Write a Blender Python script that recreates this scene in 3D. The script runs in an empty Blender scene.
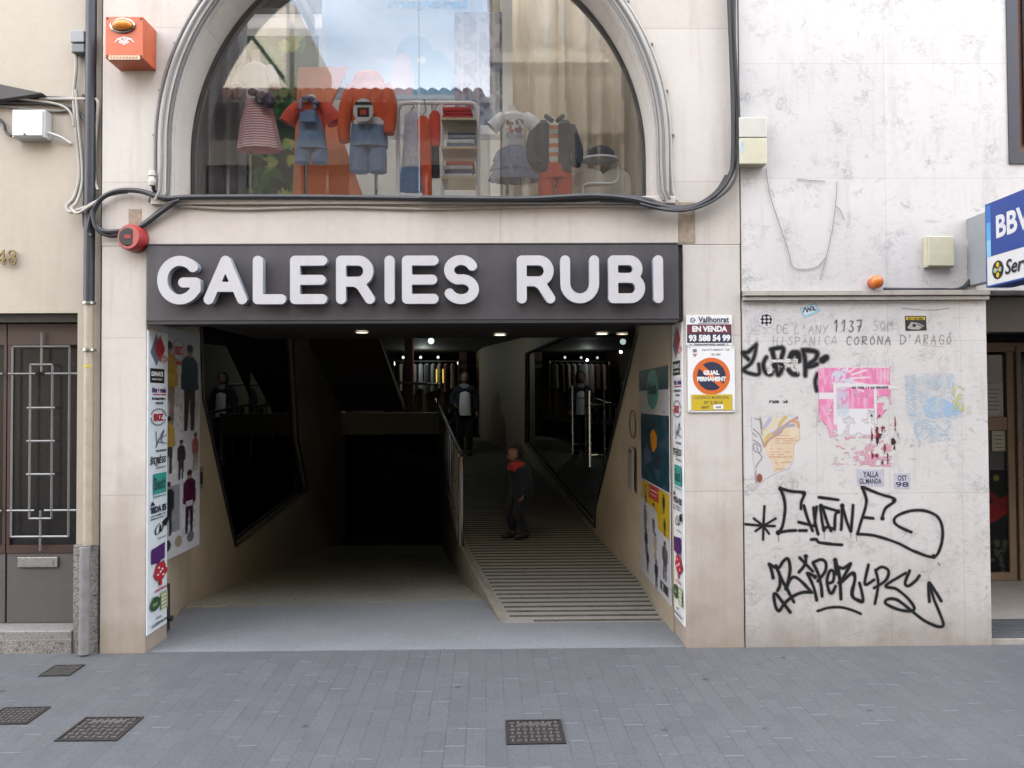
import bpy, bmesh, math, random
import numpy as np
from mathutils import Vector, Matrix
random.seed(7)
sc = bpy.context.scene
COL = sc.collection
PI = math.pi
R = math.radians
SRGB = lambda c: tuple(((v/255/12.92) if v/255 <= .04045 else ((v/255+.055)/1.055)**2.4) for v in c)

# ------------------------------------------------------------------ camera
F = 790.0
CAM = Vector((0, -5.27, 1.65))
ROT = Matrix.Rotation(R(-0.78), 3, 'Z') @ Matrix.Rotation(R(90+1.22), 3, 'X') @ Matrix.Rotation(R(-0.30), 3, 'Z')
def ray(px, py): return ROT @ Vector(((px-512)/F, (384-py)/F, -1))
def W(px, py, Y=0.0):
    d = ray(px, py); return CAM + d*((Y-CAM.y)/d.y)
def WX(px, py, X):
    d = ray(px, py); return CAM + d*((X-CAM.x)/d.x)
def WZ(px, py, Z=0.0):
    d = ray(px, py); return CAM + d*((Z-CAM.z)/d.z)
cam = bpy.data.objects.new('camera', bpy.data.cameras.new('camera'))
COL.objects.link(cam)
cam.location = CAM; cam.rotation_euler = ROT.to_euler()
cam.data.sensor_width = 36; cam.data.lens = F/1024*36
cam.data.clip_start = .05; cam.data.clip_end = 500
sc.camera = cam

# ------------------------------------------------------------------ materials
ALB = .55      # overall reflectance of the street front: stone .3 to .45, white enamel about .55
class NT:
    def __init__(s, name):
        s.m = bpy.data.materials.new(name); s.m.use_nodes = True
        s.t = s.m.node_tree; s.t.nodes.clear()
        s.out = s.t.nodes.new('ShaderNodeOutputMaterial')
    def n(s, kind, inp=None, **kw):
        nd = s.t.nodes.new('ShaderNode'+kind)
        for k, v in kw.items(): setattr(nd, k, v)
        for k, v in (inp or {}).items(): s.put(nd.inputs[k], v)
        return nd
    def put(s, sock, v):
        if isinstance(v, bpy.types.NodeSocket): s.t.links.new(v, sock)
        elif isinstance(v, bpy.types.Node): s.t.links.new(v.outputs[0], sock)
        else:
            if sock.type == 'RGBA' and len(v) == 3: v = (*v, 1)
            sock.default_value = v
    def pos(s, scale=(1, 1, 1), rot=(0, 0, 0), obj=False):
        src = s.n('TexCoord').outputs['Object'] if obj else s.n('NewGeometry').outputs['Position']
        return s.n('Mapping', {'Vector': src, 'Scale': scale, 'Rotation': rot}).outputs[0]
    def noise(s, vec, scale, detail=6, rough=.6, dist=0):
        return s.n('TexNoise', {'Vector': vec, 'Scale': scale, 'Detail': detail, 'Roughness': rough, 'Distortion': dist}).outputs[0]
    def ramp(s, fac, a, b, ca=(0, 0, 0), cb=(1, 1, 1)):
        nd = s.n('ValToRGB', {'Fac': fac}); e = nd.color_ramp.elements
        e[0].position, e[1].position = a, b
        e[0].color, e[1].color = (*ca, 1), (*cb, 1); return nd.outputs[0]
    def mix(s, fac, a, b, mode='MIX'):
        nd = s.n('Mix', data_type='RGBA', blend_type=mode)
        s.put(nd.inputs[0], fac); s.put(nd.inputs[6], a); s.put(nd.inputs[7], b); return nd.outputs[2]
    def math(s, op, a, b=0.0):
        nd = s.n('Math', operation=op); s.put(nd.inputs[0], a); s.put(nd.inputs[1], b); return nd.outputs[0]
    def bump(s, h, strength, dist=.01):
        return s.n('Bump', {'Height': h, 'Strength': strength, 'Distance': dist}).outputs[0]
    def bsdf(s, col, rough=.6, **kw):
        if ALB != 1:
            if isinstance(col, (tuple, list)): col = tuple(v*ALB for v in col[:3])
            else: col = s.mix(1.0, col, (ALB,)*3, 'MULTIPLY')
        nd = s.n('BsdfPrincipled'); s.put(nd.inputs['Base Color'], col); s.put(nd.inputs['Roughness'], rough)
        for k, v in kw.items(): s.put(nd.inputs[k.replace('_', ' ')], v)
        return nd.outputs[0]
    def fin(s, sh):
        s.t.links.new(sh, s.out.inputs[0]); return s.m
_mats = {}
def flat(name, col, rough=.6, var=.12, scale=14, metal=0, **kw):
    """plain material with slight noisy wear"""
    if name in _mats: return _mats[name]
    t = NT(name); p = t.pos()
    nz = t.noise(p, scale, 5)
    c2 = tuple(min(1, v*(1+var)) for v in col); c1 = tuple(v*(1-var) for v in col)
    c = t.ramp(nz, .3, .7, c1, c2)
    r = t.math('MULTIPLY_ADD', nz, .15); r.node.inputs[2].default_value = max(0, rough-.07)
    _mats[name] = t.fin(t.bsdf(c, r, Metallic=metal, **kw)); return _mats[name]
def cloth(name, col, weave=900, var=.18, big=8):
    if name in _mats: return _mats[name]
    t = NT(name); p = t.pos()
    a = t.noise(p, big, 4); b = t.noise(p, weave, 2)
    c = t.mix(a, tuple(v*(1-var) for v in col), tuple(min(1, v*(1+var)) for v in col))
    fo = t.noise(t.pos((1, 1, .35)), 17, 3, .55, .6)
    n1_ = t.n('Bump', {'Height': fo, 'Strength': .55, 'Distance': .035}).outputs[0]
    n2_ = t.n('Bump', {'Height': b, 'Strength': .15, 'Distance': .002, 'Normal': n1_}).outputs[0]
    _mats[name] = t.fin(t.bsdf(c, .9, Normal=n2_, Sheen_Weight=.15)); return _mats[name]

def stone_mat(name, light, dark, stain, joint_h=1.0, joint_w=3.0, foot=True, streak=.35):
    t = NT(name); p = t.pos()
    big = t.noise(p, 1.3, 7, .65); fine = t.noise(p, 22, 6, .7)
    base = t.mix(t.ramp(big, .35, .68), light, dark)
    base = t.mix(t.math('MULTIPLY', t.ramp(fine, .45, .75), .22), base, tuple(v*.72 for v in dark))
    st = t.noise(t.pos((9, 9, .8)), 1.0, 5, .6)                    # vertical run-off streaks
    base = t.mix(t.math('MULTIPLY', t.ramp(st, .52, .78), streak), base, stain)
    if foot:                                                       # splash dirt over the pavement
        z = t.n('SeparateXYZ', {0: p}).outputs[2]
        n2 = t.noise(p, 5, 5)
        h = t.math('SUBTRACT', t.math('MULTIPLY', n2, .75), z)
        base = t.mix(t.math('MULTIPLY', t.ramp(h, -.02, .34), .62), base, stain)
        h3 = t.math('SUBTRACT', t.math('MULTIPLY', t.noise(p, 2.2, 6), 2.6), z)
        base = t.mix(t.math('MULTIPLY', t.ramp(h3, -.1, .9), .45), base, stain)
    s = t.n('SeparateXYZ', {0: p})
    v = t.n('CombineXYZ', {0: s.outputs[0], 1: s.outputs[2]}).outputs[0]
    br = t.n('TexBrick', {'Vector': v, 'Scale': 1.0, 'Mortar Size': .0028, 'Mortar Smooth': .3, 'Brick Width': joint_w, 'Row Height': joint_h,
                          'Color1': (1, 1, 1), 'Color2': (.93, .92, .9), 'Mortar': (.72, .69, .65)}, offset=.0)
    base = t.mix(1.0, base, br.outputs[0], 'MULTIPLY')
    bm_ = t.bump(t.math('SUBTRACT', fine, br.outputs[1]), .12, .004)
    return t.fin(t.bsdf(base, .68, Normal=bm_))

def paver_mat():
    t = NT('street pavers'); p = t.pos()
    s = t.n('SeparateXYZ', {0: p}); wob = t.noise(p, .9, 2)
    x = t.math('DIVIDE', t.math('ADD', t.math('ADD', s.outputs[0], t.math('MULTIPLY', s.outputs[1], .018)), t.math('MULTIPLY', wob, .016)), .100)
    row = t.math('FLOOR', x); fx = t.math('FRACT', x)
    off = t.n('TexWhiteNoise', {'W': row}, noise_dimensions='1D').outputs[0]
    y = t.math('ADD', t.math('DIVIDE', s.outputs[1], .205), off)
    cell = t.math('FLOOR', y); fy = t.math('FRACT', y)
    rnd = t.n('TexWhiteNoise', {'Vector': t.n('CombineXYZ', {0: row, 1: cell}).outputs[0]}, noise_dimensions='2D').outputs[0]
    rnd2 = t.n('TexWhiteNoise', {'Vector': t.n('CombineXYZ', {0: cell, 1: row}).outputs[0]}, noise_dimensions='2D').outputs[0]
    nz = t.noise(p, 55, 6, .72); bg = t.noise(p, .8, 6, .62); mid = t.noise(p, 7, 5, .65)
    edge = t.math('MULTIPLY_ADD', mid, .03); edge.node.inputs[2].default_value = .005
    dx = t.math('MINIMUM', fx, t.math('SUBTRACT', 1.0, fx)); dy = t.math('MULTIPLY', t.math('MINIMUM', fy, t.math('SUBTRACT', 1.0, fy)), 2.0)
    jl = t.math('LESS_THAN', dx, edge); jc = t.math('LESS_THAN', dy, edge)
    c = t.mix(rnd, (.124, .128, .140), (.151, .155, .168))
    c = t.mix(t.math('MULTIPLY', t.ramp(bg, .35, .68), .5), c, (.168, .170, .180))
    c = t.mix(t.math('MULTIPLY', t.ramp(mid, .45, .75), .35), c, (.088, .091, .102))
    c = t.mix(t.math('MULTIPLY', t.ramp(nz, .36, .72), .65), c, (.062, .065, .075))
    c = t.mix(t.math('MULTIPLY', jl, t.ramp(rnd2, .1, .9, (.25, .25, .25), (.85, .85, .85))), c, (.045, .047, .055))
    c = t.mix(t.math('MULTIPLY', jc, .55), c, (.06, .065, .075))
    # pale edge along some short ends
    ch = t.math('MULTIPLY', t.math('MULTIPLY', t.math('LESS_THAN', t.math('ABSOLUTE', t.math('SUBTRACT', fy, .965)), .024), t.math('GREATER_THAN', rnd2, .62)), t.ramp(mid, .42, .56))
    c = t.mix(t.math('MULTIPLY', ch, .65), c, (.26, .27, .295))
    vo = t.n('TexVoronoi', {'Vector': t.pos((1, 1, 0)), 'Scale': 3.6, 'Randomness': 1.0})
    spot = t.math('MULTIPLY', t.ramp(vo.outputs[0], .05, .09, (1, 1, 1), (0, 0, 0)), t.ramp(t.noise(p, .8, 2), .47, .53))
    c = t.mix(t.math('MULTIPLY', spot, .8), c, (.035, .037, .045))
    h = t.math('SUBTRACT', t.math('MULTIPLY', nz, .5), t.math('MAXIMUM', jl, jc))
    return t.fin(t.bsdf(c, .6, Normal=t.bump(h, .3, .005)))

def speckle(name, a, b, c, scale=160, rough=.5):
    t = NT(name); p = t.pos()
    n1 = t.noise(p, scale, 3, .7); n2 = t.noise(p, scale*.45, 3, .7); bg = t.noise(p, 1.6, 5)
    k = t.mix(t.ramp(n1, .42, .58), a, b)
    k = t.mix(t.ramp(n2, .56, .66), k, c)
    k = t.mix(t.math('MULTIPLY', t.ramp(bg, .4, .75), .35), k, tuple(v*.6 for v in a))
    return t.fin(t.bsdf(k, rough, Normal=t.bump(n1, .06, .003)))

def marble_mat(name, light, grey, foot=True, jw=.62, jh=.87, z0=.0):
    t = NT(name); p = t.pos()
    s = t.n('SeparateXYZ', {0: p})
    warp = t.noise(p, 2.0, 6, .65)
    pv = t.n('VectorMath', {0: t.pos((1, 1, 1.25), (0, .55, 0)), 1: t.n('CombineXYZ', {0: warp, 1: warp, 2: warp}).outputs[0]}, operation='ADD').outputs[0]
    n1 = t.noise(pv, 3.2, 9, .72, .5)
    vein = t.math('ABSOLUTE', t.math('SUBTRACT', n1, .5))
    v1 = t.ramp(vein, .0, .03, (1, 1, 1), (0, 0, 0))
    patch = t.ramp(t.noise(p, 5, 4), .48, .66)
    flecks = t.ramp(t.noise(t.pos((1, 1, 1.9), (0, .6, 0)), 9, 6, .74, .8), .60, .72)
    cl = t.noise(p, 1.1, 6, .6)
    base = t.mix(t.ramp(cl, .3, .72), light, tuple(v*.90 for v in light))
    base = t.mix(t.math('MULTIPLY', t.math('MULTIPLY', v1, patch), .75), base, tuple(v*.8 for v in grey))
    base = t.mix(t.math('MULTIPLY', flecks, .72 if foot else .55), base, tuple(v*.85 for v in grey))
    sm = t.ramp(t.noise(t.pos((1, 1, 2.1), (0, .7, 0)), 21, 7, .78, .6), .50, .68)
    base = t.mix(t.math('MULTIPLY', t.math('MULTIPLY', sm, t.ramp(cl, .40, .62)), .5 if foot else .34), base, grey)
    dirt = t.noise(t.pos((6, 6, 1.0)), 1.4, 6, .65)
    base = t.mix(t.math('MULTIPLY', t.ramp(dirt, .54, .80), .42), base, (.36, .335, .33))
    if foot:
        n2 = t.noise(p, 4.5, 6, .65)
        h = t.math('SUBTRACT', t.math('MULTIPLY', n2, .62), s.outputs[2])
        base = t.mix(t.math('MULTIPLY', t.ramp(h, -.05, .36), .8), base, (.30, .25, .195))
        h3 = t.math('SUBTRACT', t.math('MULTIPLY', t.noise(p, 2.4, 6), 2.2), s.outputs[2])
        base = t.mix(t.math('MULTIPLY', t.ramp(h3, .0, .9), .35), base, (.48, .43, .37))
    v = t.n('CombineXYZ', {0: t.math('ADD', s.outputs[0], -1.62+.0), 1: t.math('ADD', s.outputs[2], z0)}).outputs[0]
    br = t.n('TexBrick', {'Vector': v, 'Scale': 1.0, 'Mortar Size': .0024, 'Mortar Smooth': .3, 'Brick Width': jw, 'Row Height': jh,
                          'Color1': (1, 1, 1), 'Color2': (.95, .95, .96), 'Mortar': (.80, .77, .76)}, offset=.0)
    base = t.mix(1.0, base, br.outputs[0], 'MULTIPLY')
    return t.fin(t.bsdf(base, .42, Normal=t.bump(t.math('SUBTRACT', t.math('MULTIPLY', n1, .2), br.outputs[1]), .12, .004)))

def dusty(name, col, dust, rough, metal=0):
    t = NT(name); p = t.pos()
    st = t.noise(t.pos((7, 7, 1.1)), 1.6, 6, .65); fine = t.noise(p, 30, 5, .7)
    c = t.mix(t.math('MULTIPLY', t.ramp(st, .38, .8), .55), col, dust); c = t.mix(t.math('MULTIPLY', t.ramp(fine, .5, .8), .25), c, dust)
    return t.fin(t.bsdf(c, t.math('MULTIPLY_ADD', st, .35) if 0 else rough, Metallic=metal))
def glass_mat(name, k=2.2, tint=(1, 1, 1), ior=1.5):
    t = NT(name)
    fr = t.math('MINIMUM', t.math('MULTIPLY', t.n('Fresnel', {'IOR': ior}).outputs[0], k), 1.0)
    tr = t.n('BsdfTransparent', {'Color': tint}).outputs[0]
    gl = t.n('BsdfGlossy', {'Roughness': .0, 'Color': (.97, .98, 1)}).outputs[0]
    mx = t.n('MixShader', {0: fr, 1: tr, 2: gl})
    return t.fin(mx.outputs[0])
def emit(name, col, s):
    t = NT(name); return t.fin(t.n('Emission', {'Color': col, 'Strength': s}).outputs[0])
def attr_mat(name, rough=.75):
    t = NT(name)
    a = t.n('Attribute', attribute_name='ink').outputs[0]
    d = t.n('Attribute', attribute_name='pigment').outputs[2]
    p = t.pos(); nz = t.noise(p, 70, 4)
    c = t.mix(t.math('MULTIPLY', nz, .25), a, (.5, .5, .5), 'MULTIPLY')
    mx = t.n('MixShader', {0: d, 1: t.n('BsdfTransparent').outputs[0], 2: t.bsdf(c, rough, **{'Specular_IOR_Level': .15})})
    return t.fin(mx.outputs[0])

# ------------------------------------------------------------------ objects
def obj(name, bm, mats, parent=None, smooth=False, bevel=0):
    if not isinstance(mats, (list, tuple)): mats = [mats]
    if parent is not None:
        l = parent.matrix_world.translation if False else wloc(parent)
        bmesh.ops.translate(bm, vec=-l, verts=bm.verts)
    bmesh.ops.recalc_face_normals(bm, faces=bm.faces)
    me = bpy.data.meshes.new(name); bm.to_mesh(me); bm.free()
    for m in mats: me.materials.append(m)
    if smooth:
        for p in me.polygons: p.use_smooth = True
        try: me.set_sharp_from_angle(angle=R(40))
        except Exception: pass
    o = bpy.data.objects.new(name, me); COL.objects.link(o)
    if parent is not None: o.parent = parent
    if bevel:
        b = o.modifiers.new('bevel', 'BEVEL'); b.width = bevel; b.segments = 2; b.limit_method = 'ANGLE'; b.angle_limit = R(50)
    return o
def wloc(o):
    v = Vector(o.location)
    while o.parent: o = o.parent; v += Vector(o.location)
    return v
def tag(o, label, cat, group=None, kind=None):
    o['label'] = label; o['category'] = cat
    if group: o['group'] = group
    if kind: o['kind'] = kind
    return o
def thing(name, label, cat, loc=(0, 0, 0), group=None):
    o = bpy.data.objects.new(name, None); COL.objects.link(o)
    o.empty_display_size = .1; o.location = loc
    return tag(o, label, cat, group)
def struct(name, bm, mats, **kw):
    o = obj(name, bm, mats, **kw); o['kind'] = 'structure'; return o

def B(): return bmesh.new()
def box(bm, x0, x1, y0, y1, z0, z1, mi=0):
    vs = [bm.verts.new((x, y, z)) for x in (x0, x1) for y in (y0, y1) for z in (z0, z1)]
    for f in ((0, 1, 3, 2), (4, 6, 7, 5), (0, 4, 5, 1), (2, 3, 7, 6), (0, 2, 6, 4), (1, 5, 7, 3)):
        bm.faces.new([vs[i] for i in f]).material_index = mi
    return bm
def bx(*a): return box(B(), *a)
def hexa(bm, pts, mi=0):
    """8 corners: bottom loop of 4 then top loop of 4"""
    vs = [bm.verts.new(p) for p in pts]
    for f in ((0, 1, 2, 3), (4, 7, 6, 5), (0, 4, 5, 1), (1, 5, 6, 2), (2, 6, 7, 3), (3, 7, 4, 0)):
        bm.faces.new([vs[i] for i in f]).material_index = mi
    return bm
def tube(bm, pts, rad, seg=8, cap=True, mi=0, flatten=None):
    pts = [Vector(p) for p in pts]; n = len(pts)
    rad = [rad]*n if not isinstance(rad, (list, tuple)) else rad
    rings = []; up = None
    for i, p in enumerate(pts):
        t = (pts[min(i+1, n-1)]-pts[max(i-1, 0)])
        t = t.normalized() if t.length > 1e-9 else Vector((0, 0, 1))
        if up is None:
            up = Vector((0, 1, 0)) if abs(t.y) < .9 else Vector((1, 0, 0))
        a = (up - t*up.dot(t)).normalized(); b = t.cross(a); up = a
        r = rad[i]
        fl = flatten or 1
        rings.append([bm.verts.new(p + a*(math.cos(2*PI*k/seg)*r*fl) + b*(math.sin(2*PI*k/seg)*r)) for k in range(seg)])
    for i in range(n-1):
        for k in range(seg):
            f = bm.faces.new((rings[i][k], rings[i][(k+1) % seg], rings[i+1][(k+1) % seg], rings[i+1][k])); f.material_index = mi
    if cap:
        for rg in (rings[0], rings[-1]):
            try: bm.faces.new(rg).material_index = mi
            except ValueError: pass
    return bm
def smooth_path(pts, k=6):
    pts = [Vector(p) for p in pts]
    if len(pts) < 3: return pts
    out = []
    for i in range(len(pts)-1):
        p0 = pts[max(i-1, 0)]; p1 = pts[i]; p2 = pts[i+1]; p3 = pts[min(i+2, len(pts)-1)]
        for j in range(k):
            t = j/k
            out.append(.5*((2*p1)+(p2-p0)*t+(2*p0-5*p1+4*p2-p3)*t*t+(3*p1-p0-3*p2+p3)*t**3))
    out.append(pts[-1]); return out
def loft(bm, rings, seg=24, mi=0, cap=True, ruffle=0, freq=9, ph=0.0):
    """rings: (z, cx, cy, rx, ry[, ruffle])"""
    rs = []
    for q in rings:
        z, cx, cy, rx, ry = q[:5]; rf = q[5] if len(q) > 5 else ruffle
        ring = []
        for k in range(seg):
            a = 2*PI*k/seg; m = 1+rf*math.sin(freq*a+ph+z*9)
            ring.append(bm.verts.new((cx+rx*math.cos(a)*m, cy+ry*math.sin(a)*m, z)))
        rs.append(ring)
    for i in range(len(rs)-1):
        for k in range(seg):
            bm.faces.new((rs[i][k], rs[i][(k+1) % seg], rs[i+1][(k+1) % seg], rs[i+1][k])).material_index = mi
    if cap:
        bm.faces.new(rs[0]).material_index = mi; bm.faces.new(rs[-1]).material_index = mi
    return bm
def ellip(bm, c, r, seg=16, rings=10, mi=0):
    m = Matrix.Translation(c) @ Matrix.Diagonal((*r, 1))
    g = bmesh.ops.create_uvsphere(bm, u_segments=seg, v_segments=rings, radius=1, matrix=m)
    for v in g['verts']:
        for f in v.link_faces: f.material_index = mi
    return bm
def plate(outer, holes, mapf, w0, w1, bm=None, mi=0):
    """flat plate with holes; outline in (a,b), thickness w0..w1, mapf(a,b,w)->xyz"""
    bm = bm or B(); tmp = B(); edges = []
    for loop in [outer]+list(holes):
        vs = [tmp.verts.new((a, b, 0)) for a, b in loop]
        for i in range(len(vs)): edges.append(tmp.edges.new((vs[i], vs[(i+1) % len(vs)])))
    bmesh.ops.triangle_fill(tmp, use_beauty=True, use_dissolve=False, edges=edges)
    tmp.verts.index_update()
    va = [bm.verts.new(mapf(v.co.x, v.co.y, w0)) for v in tmp.verts]
    vb = [bm.verts.new(mapf(v.co.x, v.co.y, w1)) for v in tmp.verts]
    for f in tmp.faces:
        bm.faces.new([va[v.index] for v in f.verts]).material_index = mi
        bm.faces.new([vb[v.index] for v in reversed(f.verts)]).material_index = mi
    for e in tmp.edges:
        if len(e.link_faces) == 1:
            i, j = e.verts[0].index, e.verts[1].index
            bm.faces.new((va[i], va[j], vb[j], vb[i])).material_index = mi
    tmp.free(); return bm
XZ = lambda a, b, w: (a, w, b)
YZ = lambda a, b, w: (w, a, b)
XY = lambda a, b, w: (a, b, w)
def temp_mesh(bm_or_me):
    pass
_font_cache = {}
def text_geo(s, bold=0.0):
    key = (s, bold)
    if key in _font_cache: return _font_cache[key]
    cu = bpy.data.curves.new('t', 'FONT'); cu.body = s; cu.size = 1; cu.offset = bold; cu.resolution_u = 3; cu.fill_mode = 'FRONT'
    o = bpy.data.objects.new('t', cu); COL.objects.link(o)
    dg = bpy.context.evaluated_depsgraph_get()
    me = bpy.data.meshes.new_from_object(o.evaluated_get(dg))
    vs = [(v.co.x, v.co.y) for v in me.vertices]; fs = [tuple(p.vertices) for p in me.polygons]
    bpy.data.objects.remove(o); bpy.data.curves.remove(cu); bpy.data.meshes.remove(me)
    _font_cache[key] = (vs, fs); return vs, fs

class Sheet:
    """a thin board or paper; print is laid on it in thin layers. Local x right, y DOWN."""
    def __init__(s, origin, u, v, step=.0003):
        s.o = Vector(origin); s.u = Vector(u); s.v = Vector(v); s.nrm = s.u.cross(-s.v).normalized(); s.step = step
        s.bm = B(); s.k = 0; s.mats = []
    @classmethod
    def px(cls, x0, y0, x1, y1, Y, lift=.0):
        """frontal sheet on plane Y, local units = photo pixels relative to (x0,y0)"""
        a, b, c = W(x0, y0, Y), W(x1, y0, Y), W(x0, y1, Y)
        u = Vector((b.x-a.x, 0, 0))/(x1-x0); v = Vector((0, 0, c.z-a.z))/(y1-y0)
        return cls(a, u, v)
    def mi(s, m):
        if m not in s.mats: s.mats.append(m)
        return s.mats.index(m)
    def P(s, x, y, z): return s.o + s.u*x + s.v*y + s.nrm*z
    def board(s, pts, m, th):
        n = len(pts)
        a = [s.bm.verts.new(s.P(x, y, 0)) for x, y in pts]; b = [s.bm.verts.new(s.P(x, y, -th)) for x, y in pts]
        i = s.mi(m)
        s.bm.faces.new(a).material_index = i; s.bm.faces.new(b[::-1]).material_index = i
        for k in range(n): s.bm.faces.new((a[k], b[k], b[(k+1) % n], a[(k+1) % n])).material_index = i
    def poly(s, pts, m):
        s.k += 1
        s.bm.faces.new([s.bm.verts.new(s.P(x, y, s.k*s.step)) for x, y in pts]).material_index = s.mi(m)
    def rect(s, x0, y0, x1, y1, m): s.poly(((x0, y0), (x1, y0), (x1, y1), (x0, y1)), m)
    def disc(s, cx, cy, rx, ry, m, n=24): s.poly([(cx+rx*math.cos(2*PI*k/n), cy+ry*math.sin(2*PI*k/n)) for k in range(n)], m)
    def line(s, pts, w, m, k=5):
        P = [Vector((x, y, 0)) for x, y in pts]
        if k > 1: P = smooth_path(P, k)
        s.k += 1
        for i in range(len(P)-1):
            d = P[i+1]-P[i]
            if d.length < 1e-6: continue
            d.normalize(); e = Vector((-d.y, d.x, 0))*w/2; d *= w*.25
            s.k += .02
            q = [P[i]-d+e, P[i+1]+d+e, P[i+1]+d-e, P[i]-d-e]
            s.bm.faces.new([s.bm.verts.new(s.P(a.x, a.y, s.k*s.step)) for a in q]).material_index = s.mi(m)
    def text(s, t, x0, y0, x1, y1, m, bold=0.02, slant=0, rot=0):
        vs, fs = text_geo(t, bold)
        if not vs: return
        ax = [v[0] for v in vs]; ay = [v[1] for v in vs]
        mx, Mx, my, My = min(ax), max(ax), min(ay), max(ay); s.k += 1; i = s.mi(m)
        cx, cy = (x0+x1)/2, (y0+y1)/2; cr, sr = math.cos(rot), math.sin(rot); nv = []
        for a, b in vs:
            fx = (a-mx)/(Mx-mx or 1); fy = (My-b)/(My-my or 1)
            x = x0+fx*(x1-x0)+slant*(1-fy); y = y0+fy*(y1-y0)
            dx, dy = x-cx, y-cy
            nv.append(s.bm.verts.new(s.P(cx+dx*cr-dy*sr, cy+dx*sr+dy*cr, s.k*s.step)))
        for f in fs:
            try: s.bm.faces.new([nv[j] for j in f]).material_index = i
            except ValueError: pass
    def micro(s, x0, y0, x1, y1, m):
        """a line of print too small to read: short strokes"""
        k0 = s.k; x = x0; w_ = (x1-x0)/22; r_ = random.Random(int(x0*31+y0*17))
        while x < x1-w_:
            a = r_.uniform(.5, 1.0)*w_; h = r_.uniform(.0, .3)*(y1-y0)
            if r_.random() > .12: s.rect(x, y0+h, x+a*.7, y1, m); s.k = k0
            x += a
        s.k = k0+1
    def build(s, name, parent=None):
        me_m = s.mats
        if parent is not None: bmesh.ops.translate(s.bm, vec=-wloc(parent), verts=s.bm.verts)
        me = bpy.data.meshes.new(name); s.bm.to_mesh(me); s.bm.free()
        for m in me_m: me.materials.append(m)
        o = bpy.data.objects.new(name, me); COL.objects.link(o)
        if parent is not None: o.parent = parent
        return o

# --- ink sheets: pigment held per vertex on a fine grid (spray paint, torn and printed paper)
def vnoise(x, y, seed=0):
    def h(i, j): 
        n = (i*374761393 + j*668265263 + seed*974711) & 0x7fffffff
        n = ((n ^ (n >> 13))*1274126177) & 0x7fffffff
        return ((n ^ (n >> 16)) & 0xffff)/65535.0
    i = np.floor(x).astype(np.int64); j = np.floor(y).astype(np.int64); fx = x-i; fy = y-j
    fx = fx*fx*(3-2*fx); fy = fy*fy*(3-2*fy)
    return (h(i, j)*(1-fx)+h(i+1, j)*fx)*(1-fy)+(h(i, j+1)*(1-fx)+h(i+1, j+1)*fx)*fy
def fbm(x, y, seed=0, oct=4):
    s = 0; a = .5
    for k in range(oct): s = s+a*vnoise(x*2**k, y*2**k, seed+k*17); a *= .5
    return s/.94
def sst(a, b, x):
    t = np.clip((x-a)/(b-a), 0, 1); return t*t*(3-2*t)
def dist_line(X, Y, pts, k=6):
    P = [Vector((a, b, 0)) for a, b in pts]
    if k > 1: P = smooth_path(P, k)
    D = np.full(X.shape, 1e9)
    for i in range(len(P)-1):
        ax, ay = P[i].x, P[i].y; bx_, by_ = P[i+1].x-ax, P[i+1].y-ay; L = bx_*bx_+by_*by_ or 1e-9
        t = np.clip(((X-ax)*bx_+(Y-ay)*by_)/L, 0, 1)
        D = np.minimum(D, np.hypot(X-ax-t*bx_, Y-ay-t*by_))
    return D
def inpoly(X, Y, pts):
    r = np.zeros(X.shape, bool); n = len(pts)
    for i in range(n):
        (x1, y1), (x2, y2) = pts[i], pts[(i+1) % n]
        if y1 == y2: continue
        r ^= ((y1 > Y) != (y2 > Y)) & (X < (x2-x1)*(Y-y1)/(y2-y1)+x1)
    return r
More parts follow.
